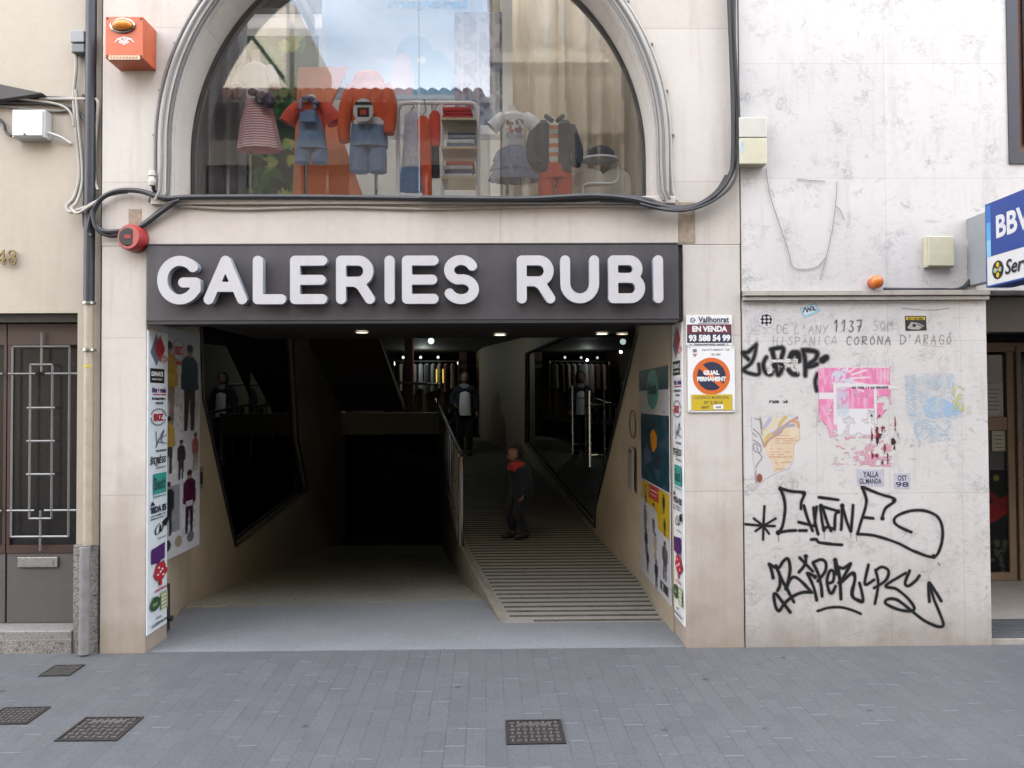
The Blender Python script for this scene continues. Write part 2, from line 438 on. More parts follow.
class Ink:
    def __init__(s, origin, u, v, w, h, res):
        """w,h in local units; res: local units per cell"""
        s.o, s.u, s.v = Vector(origin), Vector(u), Vector(v); s.nrm = s.u.cross(-s.v).normalized()
        nx, ny = int(w/res)+1, int(h/res)+1
        s.X, s.Y = np.meshgrid(np.linspace(0, w, nx), np.linspace(0, h, ny))
        s.C = np.zeros((ny, nx, 3)); s.A = np.zeros((ny, nx))
    def over(s, mask, col):
        m = np.asarray(mask, float)
        s.C = np.where(s.A[..., None] < 1e-3, np.array(col)[None, None, :], s.C*(1-m[..., None])+m[..., None]*np.array(col))
        s.A = np.maximum(s.A, m)
    def tint(s, mask, col):
        m = np.asarray(mask, float)[..., None]; s.C = s.C*(1-m)+m*np.array(col)
    def stroke(s, pts, w, col, soft=.5, k=6, alpha=1.0):
        D = dist_line(s.X, s.Y, pts, k); w = w*(.84+.36*fbm(s.X/7, s.Y/7, int(abs(pts[0][0]*13+pts[0][1]*7)))) if w > 2.4 else w
        m = (1-sst(w/2-soft, w/2+soft, D))*alpha
        s.over(m, col)
    def build(s, name, mat, parent=None, lift=.0015):
        ny, nx = s.A.shape; o = s.o+s.nrm*lift
        def blur(a):
            p_ = np.pad(a, [(1, 1), (1, 1)]+[(0, 0)]*(a.ndim-2), mode='edge')
            return (p_[:-2, 1:-1]+p_[2:, 1:-1]+p_[1:-1, :-2]+p_[1:-1, 2:]+2*p_[1:-1, 1:-1])/6
        known = s.A > .02                                   # carry pigment colour past its rim so edges do not darken
        for _ in range(3):
            acc = np.zeros_like(s.C); cnt = np.zeros(s.A.shape)
            for dj, di in ((1, 0), (-1, 0), (0, 1), (0, -1)):
                kk_ = np.roll(known, (dj, di), (0, 1)); acc += np.roll(s.C, (dj, di), (0, 1))*kk_[..., None]; cnt += kk_
            new = (~known) & (cnt > 0); s.C[new] = acc[new]/cnt[new][:, None]; known = known | new
        s.A = blur(s.A); s.C = blur(s.C)
        if parent is not None: o = o-wloc(parent)
        keep = np.maximum.reduce([s.A[:-1, :-1], s.A[1:, :-1], s.A[:-1, 1:], s.A[1:, 1:]]) > .03
        jj, ii = np.nonzero(keep); idx = lambda j, i: j*nx+i
        q = np.stack([idx(jj, ii), idx(jj+1, ii), idx(jj+1, ii+1), idx(jj, ii+1)], 1)
        used, inv = np.unique(q, return_inverse=True); q = inv.reshape(q.shape)
        P = np.array(o)[None, :]+s.X.reshape(-1)[used][:, None]*np.array(s.u)+s.Y.reshape(-1)[used][:, None]*np.array(s.v)
        me = bpy.data.meshes.new(name); me.from_pydata(P.tolist(), [], q.tolist())
        c = me.attributes.new('ink', 'FLOAT_COLOR', 'POINT')
        cc = np.concatenate([s.C.reshape(-1, 3)[used], np.ones((len(used), 1))], 1)
        c.data.foreach_set('color', cc.reshape(-1).astype(np.float32))
        d = me.attributes.new('pigment', 'FLOAT', 'POINT'); d.data.foreach_set('value', s.A.reshape(-1)[used].astype(np.float32))
        me.materials.append(mat)
        ob = bpy.data.objects.new(name, me); COL.objects.link(ob)
        if parent is not None: ob.parent = parent
        return ob
def ink_px(x0, y0, x1, y1, Y, res=.5):
    a, b, c = W(x0, y0, Y), W(x1, y0, Y), W(x0, y1, Y)
    return Ink(a, Vector((b.x-a.x, 0, 0))/(x1-x0), Vector((0, 0, c.z-a.z))/(y1-y0), x1-x0, y1-y0, res)

# --- outlines of round-ended stroke letters (marching squares on a distance field)
def stroke_outline(strokes, w, res=.02):
    xs = [p[0] for s_ in strokes for p in s_]; ys = [p[1] for s_ in strokes for p in s_]
    x0, x1, y0, y1 = min(xs)-w, max(xs)+w, min(ys)-w, max(ys)+w
    nx, ny = int((x1-x0)/res)+2, int((y1-y0)/res)+2
    X, Y = np.meshgrid(x0+np.arange(nx)*res, y0+np.arange(ny)*res)
    D = np.minimum.reduce([dist_line(X, Y, s_, 1) for s_ in strokes])-w/2
    D = np.where(np.abs(D) < 1e-6, 1e-6, D)
    nxt = {}; pt = {}
    def ep(j, i, d):   # point on grid edge
        k = (j, i, d)
        if k not in pt:
            if d == 0: t = D[j, i]/(D[j, i]-D[j, i+1]); pt[k] = (X[j, i]+t*res, Y[j, i])
            else: t = D[j, i]/(D[j, i]-D[j+1, i]); pt[k] = (X[j, i], Y[j, i]+t*res)
        return k
    T = {1: [('L', 'B')], 2: [('B', 'R')], 3: [('L', 'R')], 4: [('R', 'T')], 5: [('L', 'T'), ('R', 'B')], 6: [('B', 'T')], 7: [('L', 'T')],
         8: [('T', 'L')], 9: [('T', 'B')], 10: [('B', 'L'), ('T', 'R')], 11: [('T', 'R')], 12: [('R', 'L')], 13: [('R', 'B')], 14: [('B', 'L')]}
    for j in range(ny-1):
        for i in range(nx-1):
            c = (D[j, i] < 0)*1+(D[j, i+1] < 0)*2+(D[j+1, i+1] < 0)*4+(D[j+1, i] < 0)*8
            for a, b in T.get(int(c), ()):
                e = {'L': (j, i, 1), 'R': (j, i+1, 1), 'B': (j, i, 0), 'T': (j+1, i, 0)}
                nxt[ep(*e[a])] = ep(*e[b])
    loops = []
    while nxt:
        k0 = next(iter(nxt)); loop = [k0]; k = nxt.pop(k0)
        while k != k0 and k in nxt: loop.append(k); k = nxt.pop(k)
        P = [pt[q] for q in loop]
        out = [P[0]]
        for p in P[1:]:
            if math.hypot(p[0]-out[-1][0], p[1]-out[-1][1]) > res*.35: out.append(p)
        if len(out) > 4: loops.append(out)
    return loops
def arc(cx, cy, rx, ry, a0, a1, n=14):
    return [(cx+rx*math.cos(R(a0+(a1-a0)*k/n)), cy+ry*math.sin(R(a0+(a1-a0)*k/n))) for k in range(n+1)]

def skin(verts, edges, rads, sub=1):
    """one continuous skinned surface -> mesh"""
    me = bpy.data.meshes.new('s'); me.from_pydata([tuple(v) for v in verts], edges, [])
    o = bpy.data.objects.new('s', me); COL.objects.link(o)
    m = o.modifiers.new('k', 'SKIN'); m.use_smooth_shade = True
    sv = me.skin_vertices[0].data
    for i, r in enumerate(rads):
        sv[i].radius = (r, r) if not isinstance(r, tuple) else r
        sv[i].use_root = (i == 0)
    if sub:
        s2 = o.modifiers.new('d', 'SUBSURF'); s2.levels = sub; s2.render_levels = sub
    dg = bpy.context.evaluated_depsgraph_get()
    out = bpy.data.meshes.new_from_object(o.evaluated_get(dg))
    bpy.data.objects.remove(o); bpy.data.meshes.remove(me)
    return out
def add_mesh(bm, me, mat=None, mi=0):
    n0 = len(bm.faces); bm.from_mesh(me); bm.faces.ensure_lookup_table()
    for f in bm.faces[n0:]: f.material_index = mi
    bpy.data.meshes.remove(me); return bm
# ================================================================== materials
M = {}
M['stone'] = stone_mat('cream limestone cladding', (.78, .725, .67), (.71, .65, .59), (.36, .285, .215), joint_h=1.04, joint_w=4.0)
M['stone2'] = stone_mat('white painted band', (.76, .70, .645), (.68, .61, .55), (.42, .35, .29), joint_h=9, joint_w=3.1, foot=False, streak=.3)
M['stucco'] = stone_mat('beige stucco', (.63, .56, .46), (.58, .51, .42), (.40, .33, .25), joint_h=9, joint_w=19, foot=False, streak=.25)
M['arch'] = stone_mat('weathered arch moulding', (.74, .71, .69), (.66, .62, .59), (.33, .30, .28), joint_h=9, joint_w=19, foot=False, streak=.4)
M['pavers'] = paver_mat()
M['granite'] = speckle('speckled granite plinth', (.20, .18, .165), (.46, .43, .40), (.06, .055, .05), 120)
M['step'] = speckle('step granite', (.26, .245, .23), (.40, .385, .365), (.11, .105, .10), 170)
M['thresh'] = speckle('granite threshold', (.215, .228, .245), (.32, .332, .35), (.125, .132, .142), 190, .55)
M['marble_low'] = marble_mat('marble cladding below the ledge', (.84, .805, .785), (.33, .31, .31), True, .49, 1.02)
M['marble_up'] = marble_mat('marble cladding above the ledge', (.84, .81, .79), (.38, .365, .37), False, .98, .78, -.02)
ALB = .76
M['floor_in'] = speckle('polished concrete', (.37, .365, .305), (.44, .43, .365), (.29, .285, .235), 60, .22)
M['ramp'] = speckle('ramp terrazzo', (.27, .258, .225), (.32, .305, .27), (.185, .175, .15), 60, .5)
M['ribs'] = flat('dark anti slip strip', (.075, .066, .054), .85, .5, 9)
M['pass_wall'] = stone_mat('beige passage plaster', (.55, .475, .365), (.49, .42, .32), (.30, .245, .175), joint_h=9, joint_w=19, foot=True, streak=.15)
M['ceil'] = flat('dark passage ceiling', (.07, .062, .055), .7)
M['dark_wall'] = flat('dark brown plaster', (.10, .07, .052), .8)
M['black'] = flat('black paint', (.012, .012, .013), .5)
M['void'] = flat('void black concrete', (.02, .018, .016), .9)  # near black colour puts the darkness of the unlit rooms into the walls
ALB = .55
M['dark_glass'] = glass_mat('shop glass', 1.6, (.55, .56, .55))
M['glass'] = glass_mat('window glass', 1.15, (.97, .98, .98))
M['door_glass'] = glass_mat('door glass', 1.5, (.4, .4, .42))
M['sign'] = dusty('grey sign metal', (.088, .084, .096), (.15, .143, .15), .4, .25)
M['sign_dark'] = flat('dark sign edge', (.035, .033, .036), .5)
M['letter'] = dusty('letter acrylic', (.68, .67, .70), (.55, .53, .53), .35)
M['letter_side'] = flat('letter return', (.40, .44, .50), .45, .04)
M['white'] = flat('white enamel', (.78, .78, .78), .4, .03)
M['offwhite'] = flat('off white plastic', (.68, .66, .60), .45, .05)
M['greyp'] = flat('grey plastic', (.36, .38, .39), .5, .06)
M['cream'] = flat('yellowed plastic', (.70, .66, .49), .45, .06)
M['orange'] = flat('orange enamel', (.70, .14, .045), .4, .1)
M['orange_d'] = flat('orange enamel edge', (.60, .10, .04), .45, .1)
M['amber'] = flat('amber lens', (.82, .28, .02), .2, .15, 40)
M['redp'] = flat('red plastic', (.45, .04, .04), .4, .1)
M['steel'] = flat('brushed steel', (.55, .55, .54), .28, .08, 40, metal=.9)
M['chrome'] = flat('polished steel', (.72, .70, .66), .12, .04, 40, metal=1)
M['grille'] = flat('painted grille', (.33, .325, .32), .45, .08, metal=.3)
M['cable_k'] = flat('black cable', (.018, .018, .022), .55)
M['cable_g'] = flat('grey cable', (.30, .285, .27), .6)
M['cable_w'] = flat('painted over cable', (.52, .48, .43), .6)
M['pipe_d'] = flat('dark pipe', (.028, .03, .042), .5, .2)
M['pipe_b'] = flat('beige pipe', (.50, .43, .33), .5, .12)
M['pipe_g'] = flat('grey pipe foot', (.27, .265, .26), .6, .2)
M['door_d'] = flat('dark smoked glass', (.03, .029, .03), .25, .1, Specular_IOR_Level=.16)
M['wood_d'] = flat('dark red wood', (.055, .022, .016), .5, .25, 30)
M['kick'] = flat('grey kick plate', (.115, .108, .105), .5, .08)
M['brass'] = flat('brass', (.30, .20, .065), .5, .15)
M['wood_b'] = flat('light oak frame', (.42, .29, .18), .5, .18, 25)
M['brown'] = flat('brown wood', (.20, .075, .035), .5, .2, 25)
M['blue'] = flat('bank blue', (.012, .055, .30), .35, .04)
M['lblue1'] = flat('sky blue print', (.10, .42, .80), .35, .03)
M['lblue2'] = flat('pale blue print', (.28, .60, .85), .35, .03)
M['iron'] = flat('cast iron', (.05, .044, .042), .6, .3, 60, metal=.4)
M['iron_l'] = flat('worn cast iron', (.205, .19, .18), .5, .3, 60, metal=.5)
for nm, c in dict(ink_black=(.012, .012, .014), ink_grey=(.25, .24, .25), ink_red=(.55, .03, .05), ink_maroon=(.16, .02, .04), ink_navy=(.02, .025, .07),
                  ink_yellow=(.72, .52, .02), ink_orange=(.80, .16, .02), ink_purple=(.09, .02, .16), ink_teal=(.05, .40, .34), ink_green=(.03, .10, .04),
                  ink_lime=(.42, .50, .25), ink_pink=(.75, .28, .45), ink_cyan=(.25, .62, .75), paper=(1.0, 1.0, 1.0), paper_blue=(.90, .98, 1.08), ink_bluegrey=(.17, .20, .30), ink_dteal=(.02, .07, .075), ink_brown=(.2, .12, .06)).items():
    M[nm] = flat(nm.replace('_', ' '), c, .5, .03)
ALB = .72
M['ink'] = attr_mat('ink on surface')
ALB = 1
M['ink_in'] = attr_mat('print indoors'); M['white_in'] = flat('white enamel indoors', (.80, .80, .80), .4, .03); M['off_in'] = flat('off white indoors', (.72, .69, .62), .45, .05)
ALB = .55
M['ink_gloss'] = attr_mat('glossy print', .4)
M['lamp'] = emit('downlight lens', (1, .86, .62), 1.4)
M['yglow'] = emit('yellow lightbox', (1, .72, .08), .14)
M['wglow'] = emit('shop tube', (.8, 1, .92), .2)

# ================================================================== ground
struct('street_paving', bx(-40, 40, -30, .012, -.3, 0), M['pavers'])

# ================================================================== left house (number 48)
LH = thing('town_house', 'beige stucco town house with a dark grilled door and the number 48', 'house', (-3.4, .3, 0))
dx1, dx0 = W(77, 420, .06).x, -4.02
dz = W(40, 313, .06).z
obj('wall', plate([(-9, -.02), (-9, 11), (-2.69, 11), (-2.69, -.02), (dx1, -.02), (dx1, dz), (dx0, dz), (dx0, -.02)], [], XZ, .06, .32), M['stucco'], LH)
obj('roof', bx(-9.05, -2.70, -.1, 16, 11.0, 11.2), M['brown'], LH)
obj('party_wall', box(box(bx(-9, -2.75, 2.4, 16, 0, 10.99), -9, -4.2, .33, 2.39, 0, 10.99), -4.19, -2.75, .9, 2.39, 0, 10.99), M['dark_wall'], LH)
obj('lintel', bx(dx0, dx1-.002, .12, .3, dz-.055, dz-.003), M['black'], LH)  # black strip stands for the shading under the door head
pb = B()
px0, px1 = W(73, 600, .03).x, W(98, 600, .03).x
ptop = W(80, 545, .03).z
box(pb, px0, px1, .03, .2, -.02, ptop); obj('plinth', pb, M['granite'], LH, bevel=.004)
sz = W(30, 625, .16).z
obj('doorstep', bx(dx0+.003, px0-.003, .02, .6, -.02, sz), M['step'], LH, bevel=.008)
obj('step_riser', bx(dx0+.003, px0-.003, .012, .0195, -.02, W(30, 638, .02).z-.012), M['granite'], LH)
# two leaves
def door_leaf(x0, x1):
    Y = .2
    L = obj('door', bx(x0, x1, Y+.02, Y+.05, sz+.003, dz-.06), M['door_d'], LH)
    zt = W(30, 345, Y).z; zb0, zb1 = W(30, 553, Y).z, W(30, 545, Y).z
    fr = B()
    box(fr, x0, x1, Y-.005, Y+.0195, zt, dz-.06); box(fr, x0, x1, Y-.003, Y+.0195, zb0, zb1); box(fr, x0, x0+.02, Y-.002, Y+.0195, zb1-.001, zt+.001); box(fr, x1-.02, x1, Y-.002, Y+.0195, zb1-.001, zt+.001)
    obj('frame', fr, M['wood_d'], L)
    k = obj('kick_plate', bx(x0+.003, x1-.003, Y+.004, Y+.0195, sz+.004, zb0-.003), M['kick'], L)
    cx = (x0+x1)/2; w = x1-x0
    g = B(); r = .008
    def bar(pts): tube(g, [(a, Y-.03, b) for a, b in pts], r, 4)
    fx = lambda px: W(px, 420, Y).x - W(38, 420, Y).x + cx
    fz = lambda py: W(38, py, Y).z
    bar([(fx(34), fz(333)), (fx(34), fz(372))])
    for a, b, c, d in ((5, 62, 347, 536), (23, 45, 365, 518)):
        bar([(fx(a), fz(c)), (fx(b), fz(c))]); bar([(fx(b), fz(c)), (fx(b), fz(d))]); bar([(fx(b), fz(d)), (fx(a), fz(d))]); bar([(fx(a), fz(d)), (fx(a), fz(c))])
    for py in (374, 510):
        bar([(x0+.02, fz(py)), (fx(28), fz(py))]); bar([(fx(38), fz(py)), (x1-.01, fz(py))])
    for py in (408, 441, 474):
        bar([(fx(20), fz(py)), (fx(48), fz(py))])
    bar([(fx(34), fz(510)), (fx(34), fz(550))])
    obj('grille', g, M['grille'], L)
    ls = bx(fx(10), fx(50), Y-.012, Y+.0035, W(30, 567, Y).z, W(30, 557, Y).z)
    s = obj('letter_slot', ls, M['steel'], L, bevel=.003)
    obj('flap', bx(fx(14), fx(46), Y-.0155, Y-.0125, W(30, 565, Y).z, W(30, 559.5, Y).z), M['grille'], s)
xm = dx1-(W(77, 420, .2).x-W(-4, 420, .2).x)
door_leaf(xm+.004, dx1-.004); door_leaf(dx0+.004, xm-.004)
hn = Sheet.px(-14, 246, 30, 270, .045)
hn.step = .012
hn.text('48', 11, 250-246, 31, 265.5-246, M['brass'], -.012)
o = hn.build('house_number', LH)
mo = o.modifiers.new('depth', 'SOLIDIFY'); mo.thickness = .012; mo.offset = -1

# drain pipe
dp = thing('drain_pipe', 'drain pipe, dark above and beige below, running down beside the beige stucco', 'pipe', (-2.73, 0, 0))
X = lambda px, py: W(px, py, 0).x
jz = W(90, 302, 0).z
tube_ = lambda pts, r, seg=12: tube(B(), pts, r, seg)
obj('upper_pipe', tube_([(W(89, 302, 0).x, -.0, jz), (W(93, -10, 0).x, -.0, 9.5)], .034), M['pipe_d'], dp, True)
obj('lower_pipe', tube_([(W(88, 545, 0).x, -.0, W(88, 545, 0).z), (W(89, 302, 0).x, -.0, jz-.01)], .031), M['pipe_b'], dp, True)
obj('pipe_foot', tube_([(W(87, 640, 0).x, -.035, .012), (W(88, 546, 0).x, -.035, W(88, 546, 0).z)], .033), M['pipe_g'], dp, True)
for py in (303, 350):
    c = W(89, py, 0); obj('clamp', tube_([(c.x, 0, c.z-.008), (c.x, 0, c.z+.008)], .043), M['steel'], dp, True)
c = W(88.5, 352+14, 0); obj('tape_band', tube_([(c.x, 0, c.z-.01), (c.x, 0, c.z+.006)], .0325), flat('yellow tape', (.62, .55, .08), .6), dp, True)

# ================================================================== gallery building
pz = 2.80
GB = thing('gallery_building', 'cream stone building with an arched display window over a wide passage entrance', 'building', (-.6, .2, 0))
xl0, xl1 = -2.652, -2.353
xr0, xr1 = 1.222, 1.610
zs = W(415, 200, 0).z          # top of band
zl = W(415, 245, 0).z          # bottom of band
obj('pilaster', bx(xl0, xl1, 0, .34, -.02, zl-.002), M['stone'], GB, bevel=.006)
obj('pilaster', bx(xr0, xr1, 0, .34, -.02, zl-.002), M['stone'], GB, bevel=.006)
# upper wall with the arch
AC = W(415, 153, 0); ax, az = AC.x, AC.z+.055; AR = 1.60; T = .26
zsill = W(415, 197.5, 0).z
archp = [(ax-AR, zsill)]+[(ax+AR*math.cos(PI-PI*k/56), az+AR*math.sin(PI*k/56)) for k in range(57)]+[(ax+AR, zsill)]
obj('upper_wall', plate([(xl0, zl), (xl0, 5.75), (xr1, 5.75), (xr1, zl)], [archp], XZ, 0, T+.12), M['stone'], GB)
# moulded archivolt: stepped rings standing proud of the wall
ring = B()
def arch_ring(bm, r0, r1, y0, y1, zb):
    n = 60; pr = None
    path = [PI-PI*k/n for k in range(n+1)]
    cols = []
    for r in (r0, r1):
        p = [(ax-r, zb)]+[(ax+r*math.cos(a), az+r*math.sin(a)) for a in path]+[(ax+r, zb)]
        cols.append(p)
    A, Bq = cols
    va = [[bm.verts.new((x, y, z)) for x, z in P] for P in (A, Bq) for y in (y0, y1)]
    for i in range(len(A)-1):
        a0, a1, b0, b1 = va
        for p, q in ((a0, b0), (b0, b1), (b1, a1), (a1, a0)):
            bm.faces.new((p[i], p[i+1], q[i+1], q[i]))
    for i in (0, -1): bm.faces.new([va[0][i], va[1][i], va[3][i], va[2][i]])
arch_ring(ring, AR+.006, AR+.10, -.035, -.001, zsill-.01)
arch_ring(ring, AR+.035, AR+.072, -.055, -.036, zsill-.01)
obj('archivolt', ring, M['arch'], GB, True)
band = B(); box(band, xl1-.03, xr0-.03, -.012, -.001, zl, zs-.03); obj('white_band', band, M['stone2'], GB, bevel=.003)
led = B(); box(led, ax-AR-.14, ax+AR+.14, -.05, T-.02, zsill-.055, zsill-.004); obj('window_sill', led, M['stone2'], GB, bevel=.006)
ptc = B(); box(ptc, xr0-.028, xr0+.085, -.006, -.001, zl+.01, zs-.02); obj('bare_patch', ptc, flat('bare mortar', (.42, .33, .25), .8, .3, 20), GB)
ptc = B(); box(ptc, xl1-.03-.09, xl1-.033, -.006, -.001, zl+.06, zs-.06); obj('bare_patch', ptc, flat('bare mortar', (.42, .33, .25), .8, .3, 20), GB)
# window: frame + panes
WN = obj('display_window', arch_pane := plate([(ax-AR+.004, zsill-.003)]+[(ax+(AR-.004)*math.cos(PI-PI*k/56), az+(AR-.004)*math.sin(PI*k/56)) for k in range(57)]+[(ax+AR-.004, zsill-.003)], [], XZ, T, T+.008), M['glass'], GB)
fr = B()
n = 60
path = [(ax-AR+.004, zsill)]+[(ax+(AR-.004)*math.cos(PI-PI*k/n), az+(AR-.004)*math.sin(PI*k/n)) for k in range(n+1)]+[(ax+AR-.004, zsill)]
tube(fr, [(x, T+.03, z) for x, z in path], .018, 6)
tube(fr, [(ax-AR, T+.03, zsill+.004), (ax+AR, T+.03, zsill+.004)], .013, 6)
obj('frame', fr, M['sign_dark'], WN)
gj = W(419, 100, T).x
obj('glass_joint', bx(gj-.002, gj+.002, T-.004, T-.001, zsill, az+AR-.05), M['greyp'], WN)
# display room behind the window
room = B()
x0, x1, y0, y1, z0, z1 = -2.7, 1.75, T+.122, 2.3, 3.0, 5.25
box(room, x0, x1, T+.10, y1, z0-.08, z0-.02); obj('display_floor', room, M['white_in'], GB)
room = B(); box(room, x0, x1, y1, y1+.1, z0, z1); box(room, x0-.1, x0, y0, y1, z0, z1); box(room, x1, x1+.1, y0, y1, z0, z1); obj('added_roof_light', bx(x0, x1, y0, y1, z1+.1, z1+.108), glass_mat('roof glass', 1.0, (.98, .98, .98)), GB)  # roof glass is added to let sky light down into the display
rlb = B()
for k in range(1, 5): xx = x0+(x1-x0)*k/5; box(rlb, xx-.03, xx+.03, y0, y1, z1, z1+.095)
obj('added_roof_bar', rlb, M['offwhite'], GB)  # bars of the added roof glass
rwall = B(); box(rwall, xl0-.25, xr1+.02, y1+.101, y1+.3, z1-.2, 10.99); obj('added_rear_wall', rwall, M['stone2'], GB)  # added unseen wall, set back so sky reaches the roof glass
obj('display_wall', room, M['off_in'], GB)
# building shell
sh = B()
box(sh, xl0-.02, xr1, 2.35, 20.5, 11.0, 11.2); obj('roof', sh, M['brown'], GB)
sh = B()
box(sh, xl0-.30, xl0-.07, .43, 5, pz+.1, 5.7); box(sh, xl0-.30, xl0-.07, 2.62, 5, 5.7, 10.99); box(sh, xr1+.02, xr1+.25, .43, 1.7, pz+.1, 5.7); box(sh, -2.72, -2.68, 8.4, 19.9, -2, pz)
box(sh, xl0-.35, xl0-.07, 5, 20, -2, 10.99); box(sh, xr1+.02, xr1+.3, 1.7, 20, -2, 10.99); box(sh, xl0-.35, xr1+.3, 20, 20.3, -2, 10.99)
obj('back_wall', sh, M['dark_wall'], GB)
# passage: ceiling, walls, floors

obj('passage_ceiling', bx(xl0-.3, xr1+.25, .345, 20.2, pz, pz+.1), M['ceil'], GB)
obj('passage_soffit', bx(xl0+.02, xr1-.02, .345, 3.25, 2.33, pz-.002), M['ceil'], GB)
obj('lintel_beam', bx(xl1, xr0, .02, .34, W(400, 322, .0).z+.005, zl-.003), M['black'], GB)
SL = .075; Y0 = .62             # ramp up starts here
def rampz(y): return max(0, SL*(y-Y0))
def lowz(y): return 0 if y < 1.1 else -.1*(y-1.1)
# left wall with the slanted window
LX = -2.66
def lx(y): return np.interp(y, [.34, 1.45, 3.3, 9], [-2.40, -2.63, -2.68, -2.68])
lw = [WX(px, py, LX) for px, py in ((196, 322), (200, 400), (235, 546), (308, 490), (299, 440), (293, 322))]
lw_pts = [(p.y, p.z) for p in lw]; lw_pts[0] = (lw_pts[0][0], 2.49); lw_pts[-1] = (lw_pts[-1][0], 2.49)
outer = [(.345, -.02), (1.1, -.02), (9, -.95), (9, pz-.002), (.345, pz-.002)]
def lmap(a, b, w): return (float(lx(a))-w, a, b)
def plate_sub(outer, holes, mapf, w0, w1, cuts):
    """plate, cut at given 'a' values so it can follow a bent plan"""
    bm = B()
    plate(outer, holes, lambda a, b, w: (a, b, w), w0, w1, bm)
    for c in cuts: bmesh.ops.bisect_plane(bm, geom=bm.verts[:]+bm.edges[:]+bm.faces[:], plane_co=(c, 0, 0), plane_no=(1, 0, 0))
    for v in bm.verts: v.co = mapf(v.co.x, v.co.y, v.co.z)
    return bm
obj('passage_wall', plate_sub(outer, [lw_pts], lmap, 0, .12, [1.45, 3.3]), M['pass_wall'], GB)
g = obj('slanted_window', plate_sub(lw_pts, [], lmap, .03, .04, [3.3]), M['dark_glass'], GB)
fr = B()
lp = [Vector(lmap(a, b, .0)) for a, b in lw_pts]
for i in range(6): tube(fr, [lp[i]+Vector((.012, 0, 0)), lp[(i+1) % 6]+Vector((.012, 0, 0))], .014, 6)
obj('frame', fr, M['black'], g)
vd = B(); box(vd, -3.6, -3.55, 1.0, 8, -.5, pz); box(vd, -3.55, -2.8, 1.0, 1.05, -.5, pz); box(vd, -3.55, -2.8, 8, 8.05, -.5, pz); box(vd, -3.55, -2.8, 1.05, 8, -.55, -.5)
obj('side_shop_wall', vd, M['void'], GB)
# right wall with slanted window and glass doors
def rx(y): return float(np.interp(y, [.34, 1.6, 9.0, 11.6, 13.5], [1.209, 1.20, .42, -.38, -.60]))
rw_pts = [(1.60, 2.49), (1.62, 2.23), (2.75, 1.05), (3.3, .50), (3.34, .27), (8.9, .90), (8.8, 2.49)]
outer = [(.345, -.02), (Y0, -.02), (13.5, rampz(13.5)-.02), (13.5, pz-.002), (.345, pz-.002)]
def rmap(a, b, w): return (rx(a)+w, a, b)
obj('passage_wall', plate_sub(outer, [rw_pts], rmap, 0, .12, [1.6, 9.0, 11.6]), M['pass_wall'], GB)
g = obj('slanted_window', plate_sub(rw_pts, [], rmap, .03, .04, []), M['dark_glass'], GB)
fr = B(); rp = [Vector(rmap(a, b, -.004)) for a, b in rw_pts]
for i in range(len(rp)): tube(fr, [rp[i], rp[(i+1) % len(rp)]], .016, 6)
obj('frame', fr, M['black'], g)
for y in (4.3, 3.35):                      # tall pull handles on the glass doors
    z = rampz(y)
    h = B(); xh = rx(y)-.05
    tube(h, [(xh, y, z+.72), (xh, y, z+1.55)], .016, 8)
    tube(h, [(xh, y, z+.85), (xh+.08, y, z+.85)], .009, 6); tube(h, [(xh, y, z+1.4), (xh+.08, y, z+1.4)], .009, 6)
    obj('door_pull', h, M['steel'], g, True)
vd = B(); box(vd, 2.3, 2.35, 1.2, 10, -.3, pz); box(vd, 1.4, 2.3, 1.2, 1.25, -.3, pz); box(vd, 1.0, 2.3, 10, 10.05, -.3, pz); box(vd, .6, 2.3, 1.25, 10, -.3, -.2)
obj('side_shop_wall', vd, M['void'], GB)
# floors (structure)
tb = WZ(490, 600, 0).y; ta = WZ(195, 611, 0).y
th = B()
vs = [(xl1-.3, .014), (xr0+.2, .014), (xr0+.2, Y0), (WZ(505, 624, 0).x, Y0), (WZ(490, 600, 0).x, tb), (-2.75, ta+.05)]
plate(vs, [], XY, -.2, .004, th); struct('threshold', th, M['thresh'])
rl = [(WZ(505, 624, 0).x, Y0), (-.40, 2.75), (-1.09, 8.7), (-1.30, 10.5)]     # left edge of the ramp in plan
def rlx(y): return float(np.interp(y, [q[1] for q in rl], [q[0] for q in rl]))
rm = B()
ys = [Y0, 1.4, 2.75, 5, 7, 9.0, 11.6, 13.5, 19.9]
prev = None
for y in ys:
    xa = rlx(y) if y < 11 else -3; xb = rx(min(y, 13.5))+.06 if y < 13.6 else 1.7
    if y > 13.4: xa = -3; xb = 1.7
    if y == 11.6: xa = -3
    z = rampz(min(y, 11.6))+.0
    row = [rm.verts.new((xa, y, z+.002)), rm.verts.new((xb, y, z+.002)), rm.verts.new((xb, y, z-.25)), rm.verts.new((xa, y, z-.25))]
    if prev:
        for k in range(4): rm.faces.new((prev[k], prev[(k+1) % 4], row[(k+1) % 4], row[k])).material_index = 0
    prev = row
y = Y0+.03
k = 0
while y < 11.5:
    xa, xb = rlx(y)+.06, rx(y)-.02
    w = .031
    z = rampz(y)+.004; z2 = rampz(y+w)+.004
    if k == 0: xa += .16
    hexa(rm, [(xa, y, z-.003), (xb, y, z-.003), (xb, y+w, z2-.003), (xa, y+w, z2-.003), (xa, y, z+.002), (xb, y, z+.002), (xb, y+w, z2+.002), (xa, y+w, z2+.002)], 1)
    y += .104; k += 1
struct('ramp', rm, [M['ramp'], M['ribs']])
kb = B()
prev = None
